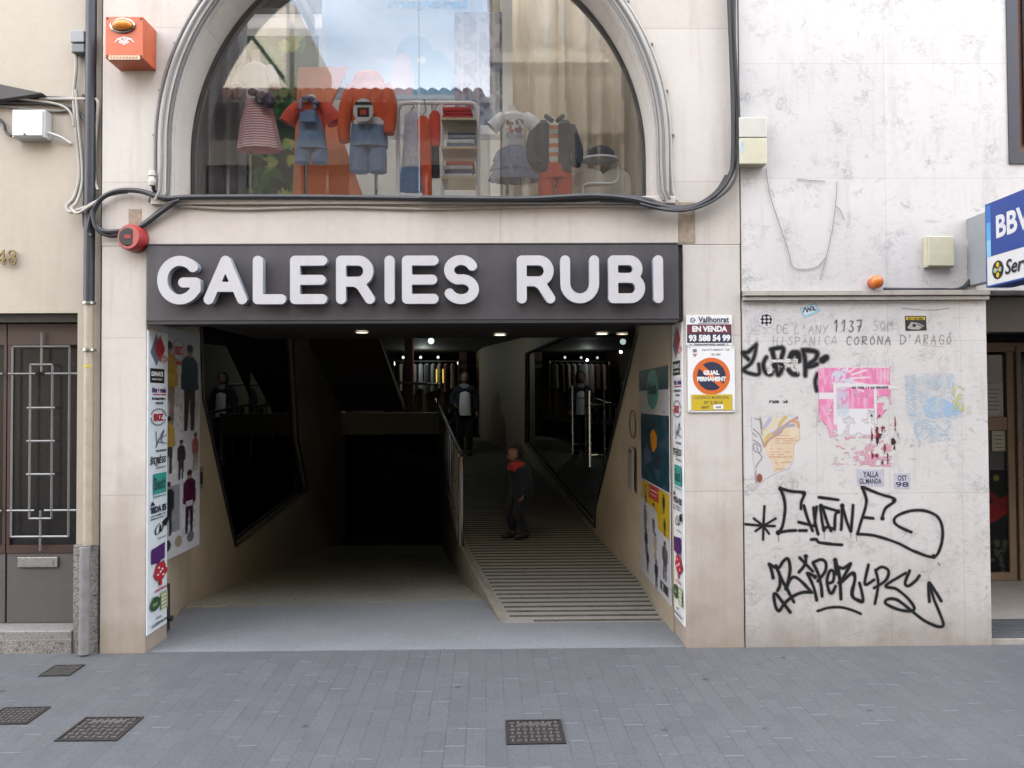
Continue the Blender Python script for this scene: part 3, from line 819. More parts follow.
for y in np.linspace(Y0+.04, 10.4, 14):
    xa = rlx(y); z = rampz(y)+(.02 if y > 1.0 else .008); zb_ = lowz(y)-.1
    row = [kb.verts.new((xa-.03, y, zb_)), kb.verts.new((xa+.025, y, zb_)), kb.verts.new((xa+.025, y, z)), kb.verts.new((xa-.03, y, z))]
    if prev:
        for q in range(4): kb.faces.new((prev[q], prev[(q+1) % 4], row[(q+1) % 4], row[q]))
    else: kb.faces.new(row)
    prev = row
kb.faces.new(prev[::-1])
obj('ramp_kerb', kb, flat('kerb concrete', (.30, .27, .22), .7, .25, 12), GB)
# descending floor
fl = B(); prev = None
for y, w in ((ta+.02, 0), (4, 0), (9, 0), (16, 0)):
    z = lowz(y)
    row = [fl.verts.new((-2.80, y if y > 2 else ta+.02, z)), fl.verts.new((rlx(min(y, 10.4))+.02, y if y > 2 else tb-.02, z)), fl.verts.new((rlx(min(y, 10.4))+.02, y, z-.2)), fl.verts.new((-2.80, y, z-.2))]
    if prev:
        for q in range(4): fl.faces.new((prev[q], prev[(q+1) % 4], row[(q+1) % 4], row[q]))
    prev = row
struct('passage_floor', fl, M['floor_in'])
# upper gallery over the dark way down
sb = B(); box(sb, -2.67, -1.02, 8.0, 8.3, 1.10, 1.46); obj('gallery_parapet', sb, M['pass_wall'], GB)
sb = B(); box(sb, -2.67, -1.06, 8.31, 14, 1.10, 1.2); box(sb, -2.70, -1.06, 15.9, 16, -2, 1.09); box(sb, -1.06, -1.03, 8.2, 16, -2, 1.09); obj('undercroft', sb, M['void'], GB)
st = B()
hexa(st, [(-2.66, 7.9, 1.5), (-1.62, 7.9, 1.5), (-1.80, 5.0, 2.79), (-2.66, 5.0, 2.79), (-2.66, 8.0, 1.62), (-1.62, 8.0, 1.62), (-1.72, 5.2, 2.795), (-2.66, 5.2, 2.795)])
obj('stair_flight', st, M['dark_wall'], GB)
obj('gallery_column', bx(-1.66, -1.52, 8.32, 8.5, 1.46, pz-.003), flat('dark red column', (.10, .03, .025), .5), GB)
obj('landing_wall', bx(-3, 1.7, 18.6, 18.7, .3, pz-.003), flat('ochre plaster', (.20, .125, .07), .8), GB)
obj('landing_column', bx(-.98, -.8, 13.2, 13.5, .5, pz-.003), flat('dark red column', (.10, .03, .025), .5), GB)
# downlights
for i, (px, py) in enumerate(((362, 331.5), (500, 334), (602, 333))):  # third lens replaces a mirror image of the middle one
    p = WZ(px, py, 2.327)
    t = thing('downlight', ['lit round downlight over the left side of the passage', 'lit round downlight over the middle of the ramp', 'added lit lens standing in for the middle downlight mirrored in the right glass'][i], 'light', p, 'ceiling downlights in the passage')
    obj('lens', tube(B(), [p, p-Vector((0, 0, .006))], .058, 20), M['lamp'], t)
    rb = B()
    for q in range(24):
        a0, a1 = 2*PI*q/24, 2*PI*(q+1)/24
        hexa(rb, [p+Vector((r*math.cos(a), r*math.sin(a), z)) for z in (-.012, -.001) for r, a in ((.061, a0), (.072, a0), (.072, a1), (.061, a1))])
    obj('trim', rb, M['steel'], t)
# handrail on the ramp edge
hr = thing('handrail', 'metal handrail with upright posts along the ramp edge', 'railing', (-.7, 5, 0))
yy = [2.78+.475*i for i in range(17)]
for y in yy:
    p = Vector((rlx(y)-.01, y, rampz(y)+.02))
    obj('post', tube(B(), [p, p+Vector((0, 0, .90))], .026 if y > 2.8 else .03, 8), M['chrome'], hr, True)
for h, r, nm, m in ((.94, .026, 'top_rail', M['sign_dark']), (.5, .013, 'middle_rail', M['chrome']), (.2, .013, 'lower_rail', M['chrome'])):
    obj(nm, tube(B(), [(rlx(y)-.01, y, rampz(y)+.02+h) for y in yy], r, 8), m, hr, True)
pn = B(); prev = None
gr = thing('gallery_rail', 'thin steel rail above the dark opening under the gallery', 'railing', (-1.8, 8.1, 1.46))
tb_ = B(); tube(tb_, [(-2.6, 8.12, 2.02), (-1.05, 8.12, 1.93)], .02, 8); obj('top_rail', tb_, M['steel'], gr, True)
for x in (-2.5, -2.0, -1.45, -1.08):
    obj('post', tube(B(), [(x, 8.12, 1.46), (x, 8.12, 1.97)], .014, 6), M['steel'], gr, True)
# shop at the back of the gallery: lit tube, garments on a rail, counter, yellow lightbox
bs = thing('clothes_rack', 'steel rack of hanging garments in the far lit shop', 'rack', (-1.5, 12.5, 1.2))
rk = B(); tube(rk, [(-2.4, 12.5, 2.55), (-.95, 12.5, 2.55)], .02, 6); tube(rk, [(-2.4, 12.5, 1.2), (-2.4, 12.5, 2.55)], .02, 6); tube(rk, [(-.97, 12.5, 1.2), (-.97, 12.5, 2.55)], .02, 6)
obj('frame', rk, M['steel'], bs)
gc = [(.30, .22, .2), (.1, .03, .03), (.28, .2, .17), (.3, .3, .3), (.03, .03, .04), (.2, .2, .22)]
for i in range(9):
    x = -2.25+i*.145; c = gc[i % 6]; hgt = .55+.2*random.random()
    gm = B(); loft(gm, [(2.5, x, 12.5, .02, .03), (2.46, x, 12.5, .06, .17), (2.2, x, 12.5, .055, .19, .05), (2.5-hgt, x, 12.5, .065, .21, .08)], 16)
    tag(obj('garment', gm, cloth('garment %d' % (i % 6), c), None, True), 'dim garment hanging on the steel rack in the far lit shop', 'clothes', 'garments on the far rack')
for i, (x_, y_, z_, nm_) in enumerate(((-2.25, 12.9, 2.66, 'leftmost'), (-1.85, 12.9, 2.66, 'second from the left'), (-1.45, 12.9, 2.66, 'third from the left'), (-1.22, 8.5, 2.70, 'rightmost and brightest'))):
    tl_ = thing('shop_light', 'small round lit lamp of the far shop, %s of the row' % nm_, 'light', (x_, y_, z_), 'lamps of the far shop')
    lb_ = B(); ellip(lb_, (x_, y_, z_), (.032 if i < 3 else .055,)*3, 12, 8); obj('globe', lb_, M['wglow'], tl_, True); obj('stem', tube(B(), [(x_, y_, z_+.03), (x_, y_, pz-.002)], .008, 6), M['black'], tl_)
lmp = bpy.data.lights.new('fill_lamp', 'POINT'); lmp.energy = 1.3; lmp.color = (.9, 1, .92); lmp.shadow_soft_size = .02  # added lamp to brighten the woman and the landing
lmo = bpy.data.objects.new('fill_lamp', lmp); COL.objects.link(lmo); lmo.location = (-1.1, 8.3, 2.5)
lmp2 = lmp.copy(); lmp2.energy = 1.2  # second added lamp, brightens the far garments
lm2 = bpy.data.objects.new('fill_lamp', lmp2); COL.objects.link(lm2); lm2.location = (-1.7, 12.0, 2.55)
t = thing('shop_counter', 'ochre counter below the hanging garments in the far shop', 'counter', (-1.6, 13.6, 1.2))
obj('body', bx(-2.5, -.98, 13.5, 13.9, 1.2, 1.92), flat('ochre counter', (.26, .17, .06), .6), t); obj('top', bx(-2.55, -.97, 13.45, 13.95, 1.92, 1.97), M['offwhite'], t)
p = WX(438, 379, -.92)
t = thing('lightbox', 'small yellow lit sign on the dark red column at the ramp top', 'lit sign', (-.9, 13.18, 1.8))
a = W(434.5, 383, 13.15); b = W(443.5, 369, 13.15)
obj('panel', bx(a.x, b.x, 13.17, 13.19, a.z, b.z), M['yglow'], t); obj('case', bx(a.x-.02, b.x+.02, 13.191, 13.2-.001, a.z-.02, b.z+.02), M['black'], t)
# beams of the passage downlights; the third stands in for a reflection
def lamp(name, loc, e, col, size, aim=None):
    l = bpy.data.lights.new(name, 'SPOT'); l.energy = e; l.color = col; l.shadow_soft_size = size; l.spot_size = R(130); l.spot_blend = .8
    o = bpy.data.objects.new(name, l); COL.objects.link(o); o.location = loc; return o
for i, (px, py) in enumerate(((362, 331.5), (500, 334), (602, 333))):
    p = WZ(px, py, 2.30); lamp('downlight_beam', p, 1.3, (1, .84, .6), .08)
# ================================================================== opposite side of the street (seen mirrored in the display window)
def facade(name, label, x0, x1, y, ztop, wallm, wins, roofm=None, depth=6):
    t = thing(name, label, 'house', ((x0+x1)/2, y, 0))
    holes = [[(a, b), (a, d), (c, d), (c, b)] for a, b, c, d in wins]
    obj('wall', plate([(x0, 0), (x0, ztop), (x1, ztop), (x1, 0)], holes, XZ, y-.35, y), wallm, t)
    bk = B(); box(bk, x0, x1, y-depth, y-.9, 0, ztop-.01); obj('back_volume', bk, wallm, t)
    for a, b, c, d in wins:
        f = B(); s = .06
        box(f, a, c, y-.22, y-.16, b, b+s); box(f, a, c, y-.22, y-.16, d-s, d); box(f, a, a+s, y-.22, y-.16, b+s, d-s); box(f, c-s, c, y-.22, y-.16, b+s, d-s); box(f, (a+c)/2-s/2, (a+c)/2+s/2, y-.22, y-.16, b+s, d-s)
        wf = obj('window', f, M['kick'] if wallm is plP else flat('brown window frame', (.16, .13, .10), .6), t)
        obj('pane', bx(a+s, c-s, y-.2, y-.19, b+s, d-s), M['door_d'], wf)
    return t
YO = -10.0
tile = flat('clay roof tile', (.20, .09, .055), .7, .3, 8)
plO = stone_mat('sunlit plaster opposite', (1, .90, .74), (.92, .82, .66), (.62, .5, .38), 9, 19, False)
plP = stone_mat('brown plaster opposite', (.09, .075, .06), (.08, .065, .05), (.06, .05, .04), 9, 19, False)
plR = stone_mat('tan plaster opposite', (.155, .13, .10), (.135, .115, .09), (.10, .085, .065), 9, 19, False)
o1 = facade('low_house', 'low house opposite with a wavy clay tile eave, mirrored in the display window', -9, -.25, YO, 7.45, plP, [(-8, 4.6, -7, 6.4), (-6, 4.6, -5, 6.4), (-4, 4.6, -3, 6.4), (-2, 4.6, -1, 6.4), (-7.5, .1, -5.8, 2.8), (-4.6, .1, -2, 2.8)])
ev = B(); box(ev, -9.1, -.2, YO-6, YO+.55, 7.46, 7.56)
obj('eave_board', ev, flat('eave wood', (.22, .16, .12), .7), o1)
tl = B()
x = -9.0
while x < -.3:
    tube(tl, [(x, YO+.66, 7.60), (x, YO-3, 8.9)], .10, 8); x += .22
obj('roof', tl, tile, o1, True)
o2 = facade('tall_house', 'tall sunlit plaster house set back behind the low tiled house', -13, -6.05, -16.5, 13.4, plO, [(-12, 9, -11, 11), (-9.3, 9, -8.3, 11)])
gut = B(); tube(gut, [(-7.9, -16.4, 13.2), (-6.1, -16.4, 10.8)], .05, 6); obj('hanging_cable', gut, M['cable_k'], o2)
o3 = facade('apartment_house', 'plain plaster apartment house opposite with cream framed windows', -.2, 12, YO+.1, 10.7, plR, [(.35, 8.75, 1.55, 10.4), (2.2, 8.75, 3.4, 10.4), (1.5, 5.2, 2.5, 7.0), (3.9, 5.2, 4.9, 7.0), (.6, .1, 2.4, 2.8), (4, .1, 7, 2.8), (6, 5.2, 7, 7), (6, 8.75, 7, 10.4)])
cn = B(); box(cn, -.2, 12, YO+.101, YO+.3, 8.35, 8.55); box(cn, -.2, .0, YO+.101, YO+.16, 0, 10.7); obj('cornice', cn, flat('cornice cream', (.36, .32, .26), .7), o3)
o4 = facade('corner_house', 'cream plaster house opposite at the far end of the street', -30, -9.05, YO-.2, 8.5, plO, [(-29+3*i, 4.6, -28+3*i, 6.4) for i in range(6)])
o5 = facade('end_house', 'cream plaster house opposite beyond the apartment house', 12.05, 30, YO-.2, 9, plO, [(13+3*i, 4.6, 14+3*i, 6.4) for i in range(5)])

# ================================================================== marble building on the right
MB_ = thing('bank_building', 'white marble clad building with graffiti below its ledge', 'building', (2.4, .2, 0))
mx0 = 1.618; mx1 = W(985, 330, 0).x; mx1b = W(993, 643, 0).x; mxa = (mx1+mx1b)/2
zl0, zl1 = W(860, 300, -.03).z, W(860, 290.5, -.03).z
wu = [W(1003, 164, 0), W(1003, 100, 0)]
wx0 = (W(1004, 0, 0).x+W(1010, 164, 0).x)/2; wz0 = W(1010, 164, 0).z
lo = obj('marble_wall', plate([(mx0, -.02), (mx0, zl0-.002), (mxa, zl0-.002), (mxa, -.02)], [], XZ, .0, .5), M['marble_low'], MB_)
obj('upper_wall', plate([(mx0, zl1+.002), (mx0, 11), (12, 11), (12, zl1+.002)], [[(wx0, wz0), (wx0, 6.2), (wx0+1.4, 6.2), (wx0+1.4, wz0)]], XZ, .0, .4), M['marble_up'], MB_)
ld = B(); box(ld, mx0+.004, mxa+.006, -.032, .2, zl0, zl0+.026); box(ld, mx0+.004, mxa+.004, -.046, .2, zl0+.03, zl1); obj('ledge', ld, stone_mat('ledge stone', (.60, .555, .50), (.52, .47, .42), (.28, .24, .2), 9, 9, False, .5), MB_, bevel=.003)
# upper window
uf = B(); s = .075
box(uf, wx0, wx0+s, -.01, .25, wz0+s, 6.2); box(uf, wx0, wx0+1.4, -.012, .25, wz0, wz0+s); box(uf, wx0+1.32, wx0+1.4, -.01, .25, wz0+s, 6.2)
uw = obj('window', uf, flat('dark blue frame', (.04, .04, .06), .5), MB_)
obj('shutter', bx(wx0+s+.002, wx0+1.318, .10, .12, wz0+s+.002, 6.19), M['brown'], uw)
obj('pane', bx(wx0+.17, wx0+1.2, .085, .095, wz0+.16, 6.1), M['door_d'], uw)
obj('roof', bx(1.62, 12, -.06, 16, 11.0, 11.2), M['brown'], MB_)
bkv = B(); box(bkv, 1.95, 12, 2.6, 16, 0, 10.99); box(bkv, mxa+.001, 12, .41, 2.59, 2.55, 10.99); box(bkv, 1.95, mxa-.002, .51, 2.59, 0, 10.98)
obj('back_volume', bkv, M['dark_wall'], MB_)
obj('added_closing_wall', bx(5.6, 12, .02, 2.58, -.02, 2.54), M['marble_low'], MB_)  # unseen wall added to stop sun leaking into the entrance
# bank doorway
BY = 1.75
dh = B(); box(dh, mxa+.003, 5.59, .25, .4, 2.12, zl0+.05); obj('dark_lintel', dh, flat('bronze lintel', (.045, .038, .034), .4), MB_)
ffl = B(); box(ffl, mxa+.002, 5.59, .03, 2.6, -.02, 0.03); struct_z = .03
obj('entrance_floor', ffl, flat('beige stone floor', (.50, .46, .41), .5), MB_)
mt = B()
for i in range(9):
    y = .05+i*.05
    box(mt, mxa+.03, 5.2, y, y+.026, struct_z+.001, struct_z+.012)
obj('mat', mt, flat('grey ribbed mat', (.10, .105, .12), .7), MB_)
Gx = lambda px, py=450: W(px, py, BY).x
Gz = lambda py: W(1000, py, BY).z
fb = B()
zf = struct_z+.002
box(fb, Gx(975), Gx(1013), BY-.03, BY+.05, zf, Gz(572)); box(fb, Gx(975), Gx(1060), BY-.03, BY+.05, Gz(352), Gz(343)); box(fb, Gx(1006), Gx(1013), BY-.03, BY+.05, Gz(572)+.001, Gz(352)-.001)
box(fb, Gx(975), Gx(1006)-.001, BY-.025, BY+.045, Gz(430), Gz(417))
bd = obj('glazed_screen', fb, M['wood_b'], MB_, bevel=.004)
obj('pane', bx(Gx(975), Gx(1006)-.002, BY+.0, BY+.008, Gz(571.5), Gz(352.5)), M['door_glass'], bd)
fb = B(); box(fb, Gx(1014.5), Gx(1019), BY-.05, BY+.05, zf, Gz(347)); box(fb, Gx(1080), Gx(1086), BY-.05, BY+.05, zf, Gz(347)); box(fb, Gx(1019)+.001, Gx(1080)-.001, BY-.05, BY+.05, zf, Gz(570))
dd = obj('door', fb, M['wood_b'], MB_, bevel=.004)
obj('pane', bx(Gx(1019)+.001, Gx(1080)-.001, BY, BY+.008, Gz(569.5), Gz(347)), M['door_glass'], dd)
obj('transom_glass', bx(mxa+.003, 5.59, BY-.02, BY-.01, Gz(343)+.002, 2.55), M['door_d'], MB_)
# inside: notices on the glass and a red poster low down
s_ = Sheet.px(986, 384, 1004, 418, BY-.004); s_.board([(0, 0), (17, 0), (17, 33), (0, 33)], M['offwhite'], .002)
for q in range(6): s_.rect(2, 5+q*4, 13-q % 3, 6+q*4, M['ink_grey'])
tag(s_.build('notice'), 'pale printed notice taped inside the bank glass near the top', 'notice', 'notices on the bank glass')
s_ = Sheet.px(990, 431, 1006, 452, BY-.004); s_.board([(2, 0), (15, 0), (15, 20), (2, 20)], M['cream'], .002)
for q in range(4): s_.rect(4, 4+q*4, 13-q % 3, 5+q*4, M['ink_grey'])
tag(s_.build('notice'), 'small square notice under the crossbar of the bank glass', 'notice', 'notices on the bank glass')
ik = ink_px(986, 470, 1007, 572, BY-.006, .7)
nz = fbm(ik.X/9, ik.Y/9, 5)
ik.over(np.ones(ik.X.shape), (.012, .012, .015)); ik.over((np.abs((ik.X*.5+ik.Y-45)) < 7+6*nz)*1., (.32, .02, .02)); ik.over((np.abs((ik.X*.8-ik.Y+22)) < 4)*1., (.22, .02, .02)); ik.over(((nz > .62) & (ik.Y > 70))*1., (.08, .10, .07))
ik.over(((np.hypot((ik.X-10), (ik.Y-8)) < 3))*1., (.35, .30, .05))
tag(ik.build('poster', M['ink_gloss']), 'dark poster with red bands low behind the bank glass', 'poster')

# blade sign of the bank
bsn = thing('bank_sign', 'blue and white projecting bank sign above the glass entrance', 'sign', (3.2, -.3, 2.7))
SX = 3.06
c0 = WX(985, 205, SX); y_in = c0.y
pa = WX(985, 205, SX); pb_ = WX(986, 288, SX)
zt, zb = pa.z, pb_.z; yo = y_in-.95
obj('case', bx(SX+.004, SX+.16, yo, y_in, zb, zt), M['blue'], bsn, bevel=.004)
cg = W(973, 200, .0)
obj('bracket', bx(SX+.085, SX+.155, y_in+.004, -.002, zb+.06, zt-.01), M['greyp'], bsn, bevel=.004)
sg = Sheet((SX, y_in, zt), (0, -.01, 0), (0, 0, -(zt-zb)/100), .0004)
sg.board([(0, 0), (95, 0), (95, 100), (0, 100)], M['blue'], .003)
sg.rect(1.2, 2, 94, 98, M['white']); sg.rect(1.2, 2, 94, 64, M['blue'])
sg.rect(1.2, 2, 5.5, 23, flat('deep sky print', (.03, .18, .55), .35)); sg.rect(1.2, 23, 5.5, 44, M['lblue1']); sg.rect(1.2, 44, 5.5, 64, M['lblue2'])
sg.text('BBVA', 11, 18, 55, 45, M['white'], .03)
sg.disc(12, 82, 5.6, 11, M['ink_black']); 
for a, b in ((12, 76), (12, 88), (9.5, 82), (14.5, 82)): sg.disc(a, b, 1.5, 3, M['ink_yellow'])
for a in (8.6, 12, 15.4): sg.disc(a, 82, .9, 1.8, M['lblue1'])
sg.text('ServiRed', 19, 73, 62, 90, M['ink_black'], .015, 2)
sg.build('face', bsn)

# ================================================================== name sign
SY = -.045
NS = thing('name_sign', 'long dark grey fascia with raised white letters reading GALERIES RUBI', 'sign', (-.58, -.05, 2.2))
a, b = W(147, 245, SY), W(678, 244, SY); zb = W(400, 320, SY).z; zt = W(400, 244.7, SY).z
obj('panel', bx(a.x, b.x, SY, -.0135, zb, zt), M['sign'], NS, bevel=.003)
obj('bottom_lip', bx(a.x+.003, b.x-.003, SY+.004, .015, zb-.022, zb-.002), M['sign_dark'], NS)
obj('top_trim', bx(a.x, b.x, SY-.004, -.0135, zt+.001, zt+.009), M['sign_dark'], NS)
hw = .1
G_ = {
 'G': [arc(.50, .5, .40, .40, 42, 330, 26)+[(.86, .30), (.86, .45), (.58, .45)]],
 'A': [[(.1, .1), (.5, .9), (.9, .1)], [(.26, .36), (.74, .36)]],
 'L': [[(.1, .9), (.1, .1), (.9, .1)]],
 'E': [[(.9, .9), (.1, .9), (.1, .1), (.9, .1)], [(.1, .5), (.86, .5)]],
 'R': [[(.1, .1), (.1, .9), (.58, .9)]+arc(.58, .68, .28, .22, 90, -90, 12)+[(.1, .46)], [(.5, .46), (.66, .38), (.9, .1)]],
 'I': [[(.5, .1), (.5, .9)]],
 'S': [arc(.5, .70, .36, .21, 25, 250, 16)+arc(.5, .30, .38, .21, 80, -155, 18)],
 'U': [[(.1, .9), (.1, .42)]+arc(.5, .42, .4, .32, 180, 360, 16)+[(.9, .9)]],
 'B': [[(.1, .1), (.1, .9), (.56, .9)]+arc(.56, .715, .25, .185, 90, -90, 12)+[(.1, .53)], [(.56, .53)]+arc(.60, .315, .28, .215, 90, -90, 12)+[(.1, .1)]],
}
LF = SY-.075
for ch, pa_, pb2 in (('G', 157, 202.3), ('A', 203.5, 247), ('L', 252.7, 286), ('E', 290, 327), ('R', 336, 374.6), ('I', 384.7, 394.3), ('E', 402, 438.4), ('S', 442.8, 479.4),
                     ('R', 517, 555), ('U', 560.5, 599), ('B', 608.6, 645.5), ('I', 653.7, 663)):
    yy1 = 304.5-(pa_-157)*.003; yy0 = 255.7-(pa_-157)*.001
    p0, p1 = W(pa_, yy1, LF), W(pb2, yy0, LF)
    h = p1.z-p0.z; wd = p1.x-p0.x; sw = .205*h
    st = []
    for s0 in G_[ch]:
        if ch == 'I': st.append([(wd/2, sw/2+(q[1]-.1)/.8*(h-sw)) for q in s0])
        else: st.append([(sw/2+(q[0]-.1)/.8*(wd-sw), sw/2+(q[1]-.1)/.8*(h-sw)) for q in s0])
    loops = stroke_outline(st, sw, .0065)
    area = lambda L: abs(sum(L[i][0]*L[(i+1) % len(L)][1]-L[(i+1) % len(L)][0]*L[i][1] for i in range(len(L))))
    loops.sort(key=area, reverse=True)
    bm = plate([(p0.x+u, p0.z+v) for u, v in loops[0]], [[(p0.x+u, p0.z+v) for u, v in L] for L in loops[1:]], XZ, LF, SY-.012)
    for f in bm.faces:
        n = f.normal; f.normal_update()
        if abs(f.normal.y) < .5: f.material_index = 1
    lt = obj('letter', bm, [M['letter'], M['letter_side']], NS)
ALB = 1
# ================================================================== shop display behind the arched window
DY = .52                                    # plane of the mannequins
DF = 3.0-.02                                # display floor
def D(px, py, Y=DY): return W(px, py, Y)
def S(px, Y=DY): return px*(Y-CAM.y)/F      # pixels -> metres at that depth
def prof(rows, Y, depth=.55, ruf=0):
    """loft rows of (py, px_left, px_right[, depth_factor[, ruffle]]) from the photo into rings"""
    out = []
    for r in rows:
        a, b = D(r[1], r[0], Y), D(r[2], r[0], Y); rx_ = abs(b.x-a.x)/2
        out.append((a.z, (a.x+b.x)/2, Y, rx_, max(.015, min(.12, rx_*(r[3] if len(r) > 3 else depth))), r[4] if len(r) > 4 else ruf))
    return out
def stand(root, px, py_top, Y=DY, r=.012):
    p = D(px, py_top, Y)
    obj('pole', tube(B(), [(p.x, Y, DF+.012), (p.x, Y, p.z)], r, 8), M['steel'], root, True)
    obj('base', tube(B(), [(p.x, Y, DF), (p.x, Y, DF+.012)], .12, 20), M['steel'], root)
den = cloth('washed denim', (.17, .26, .42), 500, .35, 18); den_d = cloth('dark denim jacket', (.055, .07, .105), 500, .3, 14)
redc = cloth('coral red cotton', (.66, .075, .04)); orac = cloth('orange red jersey', (.72, .105, .03)); whc = cloth('white cotton', (.82, .82, .83)); pinkc = cloth('orange red trousers', (.62, .08, .05))
skin_m = flat('mannequin shell', (.78, .73, .66), .45, .04); navy = cloth('navy cotton', (.02, .03, .075)); tulle = cloth('blue grey tulle', (.21, .24, .36), 200, .3, 25)
def striped(name, a, b, n):
    t = NT(name); p = t.pos(); z = t.n('SeparateXYZ', {0: p}).outputs[2]
    s_ = t.math('SINE', t.math('MULTIPLY', z, n)); return t.fin(t.bsdf(t.mix(t.ramp(s_, -.25, .25), a, b), .85))
stripe = striped('red and white stripes', (.62, .16, .18), (.78, .72, .73), 330)
stripe2 = striped('multicolour striped knit', (.72, .70, .68), (.70, .25, .12), 95)
def jungle():
    t = NT('green leaf print'); p = t.pos((1, 1, 1), (0, .5, 0))
    w_ = t.n('TexWave', {'Vector': p, 'Scale': 5.0, 'Distortion': 9.0, 'Detail': 2.0, 'Detail Scale': 1.6}).outputs[1]
    v = t.n('TexVoronoi', {'Vector': t.pos((1, 1, 2.2), (0, .7, 0)), 'Scale': 9.0}).outputs[0]
    c = t.mix(t.ramp(w_, .35, .7), (.018, .085, .032), (.075, .25, .075)); c = t.mix(t.ramp(v, .12, .3, (1, 1, 1), (0, 0, 0)), c, (.50, .50, .10))
    c = t.mix(t.ramp(t.noise(p, 3, 3), .5, .62), c, (.01, .035, .02)); return t.fin(t.bsdf(c, .7))
def curtain(name, label, x0, x1, y, z0, z1, col, pitch):
    bm = B(); n = int((x1-x0)/pitch*10); rows = []
    for z in (z0, (z0+z1)/2, z1):
        rows.append([bm.verts.new((x0+(x1-x0)*i/n, y+.055*math.sin(2*PI*i/10+.8*math.sin(i*.37)+z*.25)*(1+.5*math.sin(i*.21)), z)) for i in range(n+1)])
    for a, b in zip(rows, rows[1:]):
        for i in range(n): bm.faces.new((a[i], a[i+1], b[i+1], b[i]))
    o = obj('curtain', bm, cloth(name, col, 400, .08), None, True)
    so_ = o.modifiers.new('thickness', 'SOLIDIFY'); so_.thickness = .004
    return tag(o, label, 'curtain')
curtain('beige curtain', 'long pleated beige curtain filling the right half of the display window', D(500, 100, 1.2).x, 1.72, 1.2, DF, 5.23, (.80, .70, .55), .15)
curtain('grey curtain', 'narrow dark grey curtain at the left end of the display window', -2.68, D(246, 100, 1.0).x, 1.0, DF, 5.23, (.30, .29, .30), .11)
# backdrops
a, b = D(216, 195, 1.25), D(318, 36, 1.25)
bp_ = thing('backdrop_panel', 'tall backdrop board printed with green and yellow leaves', 'backdrop', (a.x, 1.25, DF))
obj('board', bx(a.x, b.x, 1.25, 1.28, DF, b.z), flat('dark green board', (.02, .05, .02), .7), bp_)
ik = Ink((a.x, 1.25, b.z), (.01, 0, 0), (0, 0, -.01), (b.x-a.x)*100, (b.z-DF)*100, .7)
ik.over(np.ones(ik.X.shape), (.018, .060, .024)); rl0 = random.Random(11)
def leaf(cx, cy, L, w_, a_, c):
    dx, dy = ik.X-cx, ik.Y-cy; u_ = dx*math.cos(a_)+dy*math.sin(a_); v_ = -dx*math.sin(a_)+dy*math.cos(a_); t_ = u_/L
    ik.tint(((t_ > 0) & (t_ < 1) & (np.abs(v_) < w_*np.sin(np.clip(t_, 0, 1)*PI)))*1., c)
for k in range(150):
    g_ = rl0.choice(((.03, .13, .04), (.05, .19, .06), (.012, .04, .03), (.07, .24, .08))); leaf(rl0.uniform(-6, 72), rl0.uniform(-8, 150), rl0.uniform(12, 26), rl0.uniform(2, 4), rl0.uniform(0, 2*PI), g_)
for k in range(17):
    cx, cy, a0 = rl0.uniform(0, 68), rl0.uniform(0, 140), rl0.uniform(0, 2*PI)
    for q_ in range(5): leaf(cx, cy, rl0.uniform(9, 16), 1.6, a0+(q_-2)*.28, rl0.choice(((.46, .46, .10), (.55, .54, .20), (.30, .42, .10))))
ik.build('print', M['ink_in'], bp_)
Yo = .88
pp = [(292, 205), (298, 67), (347, 67), (330, 104), (366, 205)]
op = plate([(D(x, y, Yo).x, max(D(x, y, Yo).z, DF)) for x, y in pp], [], XZ, Yo, Yo+.05)
tag(obj('backdrop_panel', op, flat('orange card', (.78, .24, .10), .7, .05)), 'slanted orange cut out board standing behind the denim outfits', 'backdrop')
Yp = 1.15
a, b = D(322, 99, Yp), D(487, -26, Yp)
ik = Ink((a.x, Yp, b.z), (.01, 0, 0), (0, 0, -.01), (b.x-a.x)*100, (b.z-a.z)*100, .8)
ik.over(np.ones(ik.X.shape), (.56, .70, .80))
hgt = (b.z-a.z)*100; wid = (b.x-a.x)*100
bord = (ik.X > 4) & (ik.X < wid-4) & (ik.Y < hgt-4)
ik.tint(bord*1., (.46, .63, .78))
def e_(cx, cy, rx_, ry_): return ((((ik.X-cx)/rx_)**2+((ik.Y-cy)/ry_)**2) < 1)*1.
fx, fy = wid*.56, hgt-36
ik.tint(e_(fx, fy, 15, 17), (.16, .42, .66)); ik.tint(e_(fx+15, fy+26, 20, 30)*bord, (.20, .48, .70)); ik.tint(e_(fx-10, fy+22, 9, 24)*bord, (.66, .55, .66)); ik.tint(e_(fx+6, fy+4, 3, 3), (.6, .75, .85))
ps = thing('hanging_poster', 'large pale blue poster with a blue child silhouette hanging in the window', 'poster', (a.x, Yp, a.z))
ik.build('print', M['ink_in'], ps)
obj('board', bx(a.x, b.x, Yp, Yp+.012, a.z, b.z), M['paper_blue'], ps)
tz = D(400, 9, Yp).z
tx = Sheet((D(388, 9, Yp).x, Yp-.004, tz+.085), (.01, 0, 0), (0, 0, -.01)); tx.text('mayoral', 0, 0, S(80, Yp)*100, 10, flat('poster blue print', (.10, .40, .66), .5), .04); tx.build('lettering', ps)
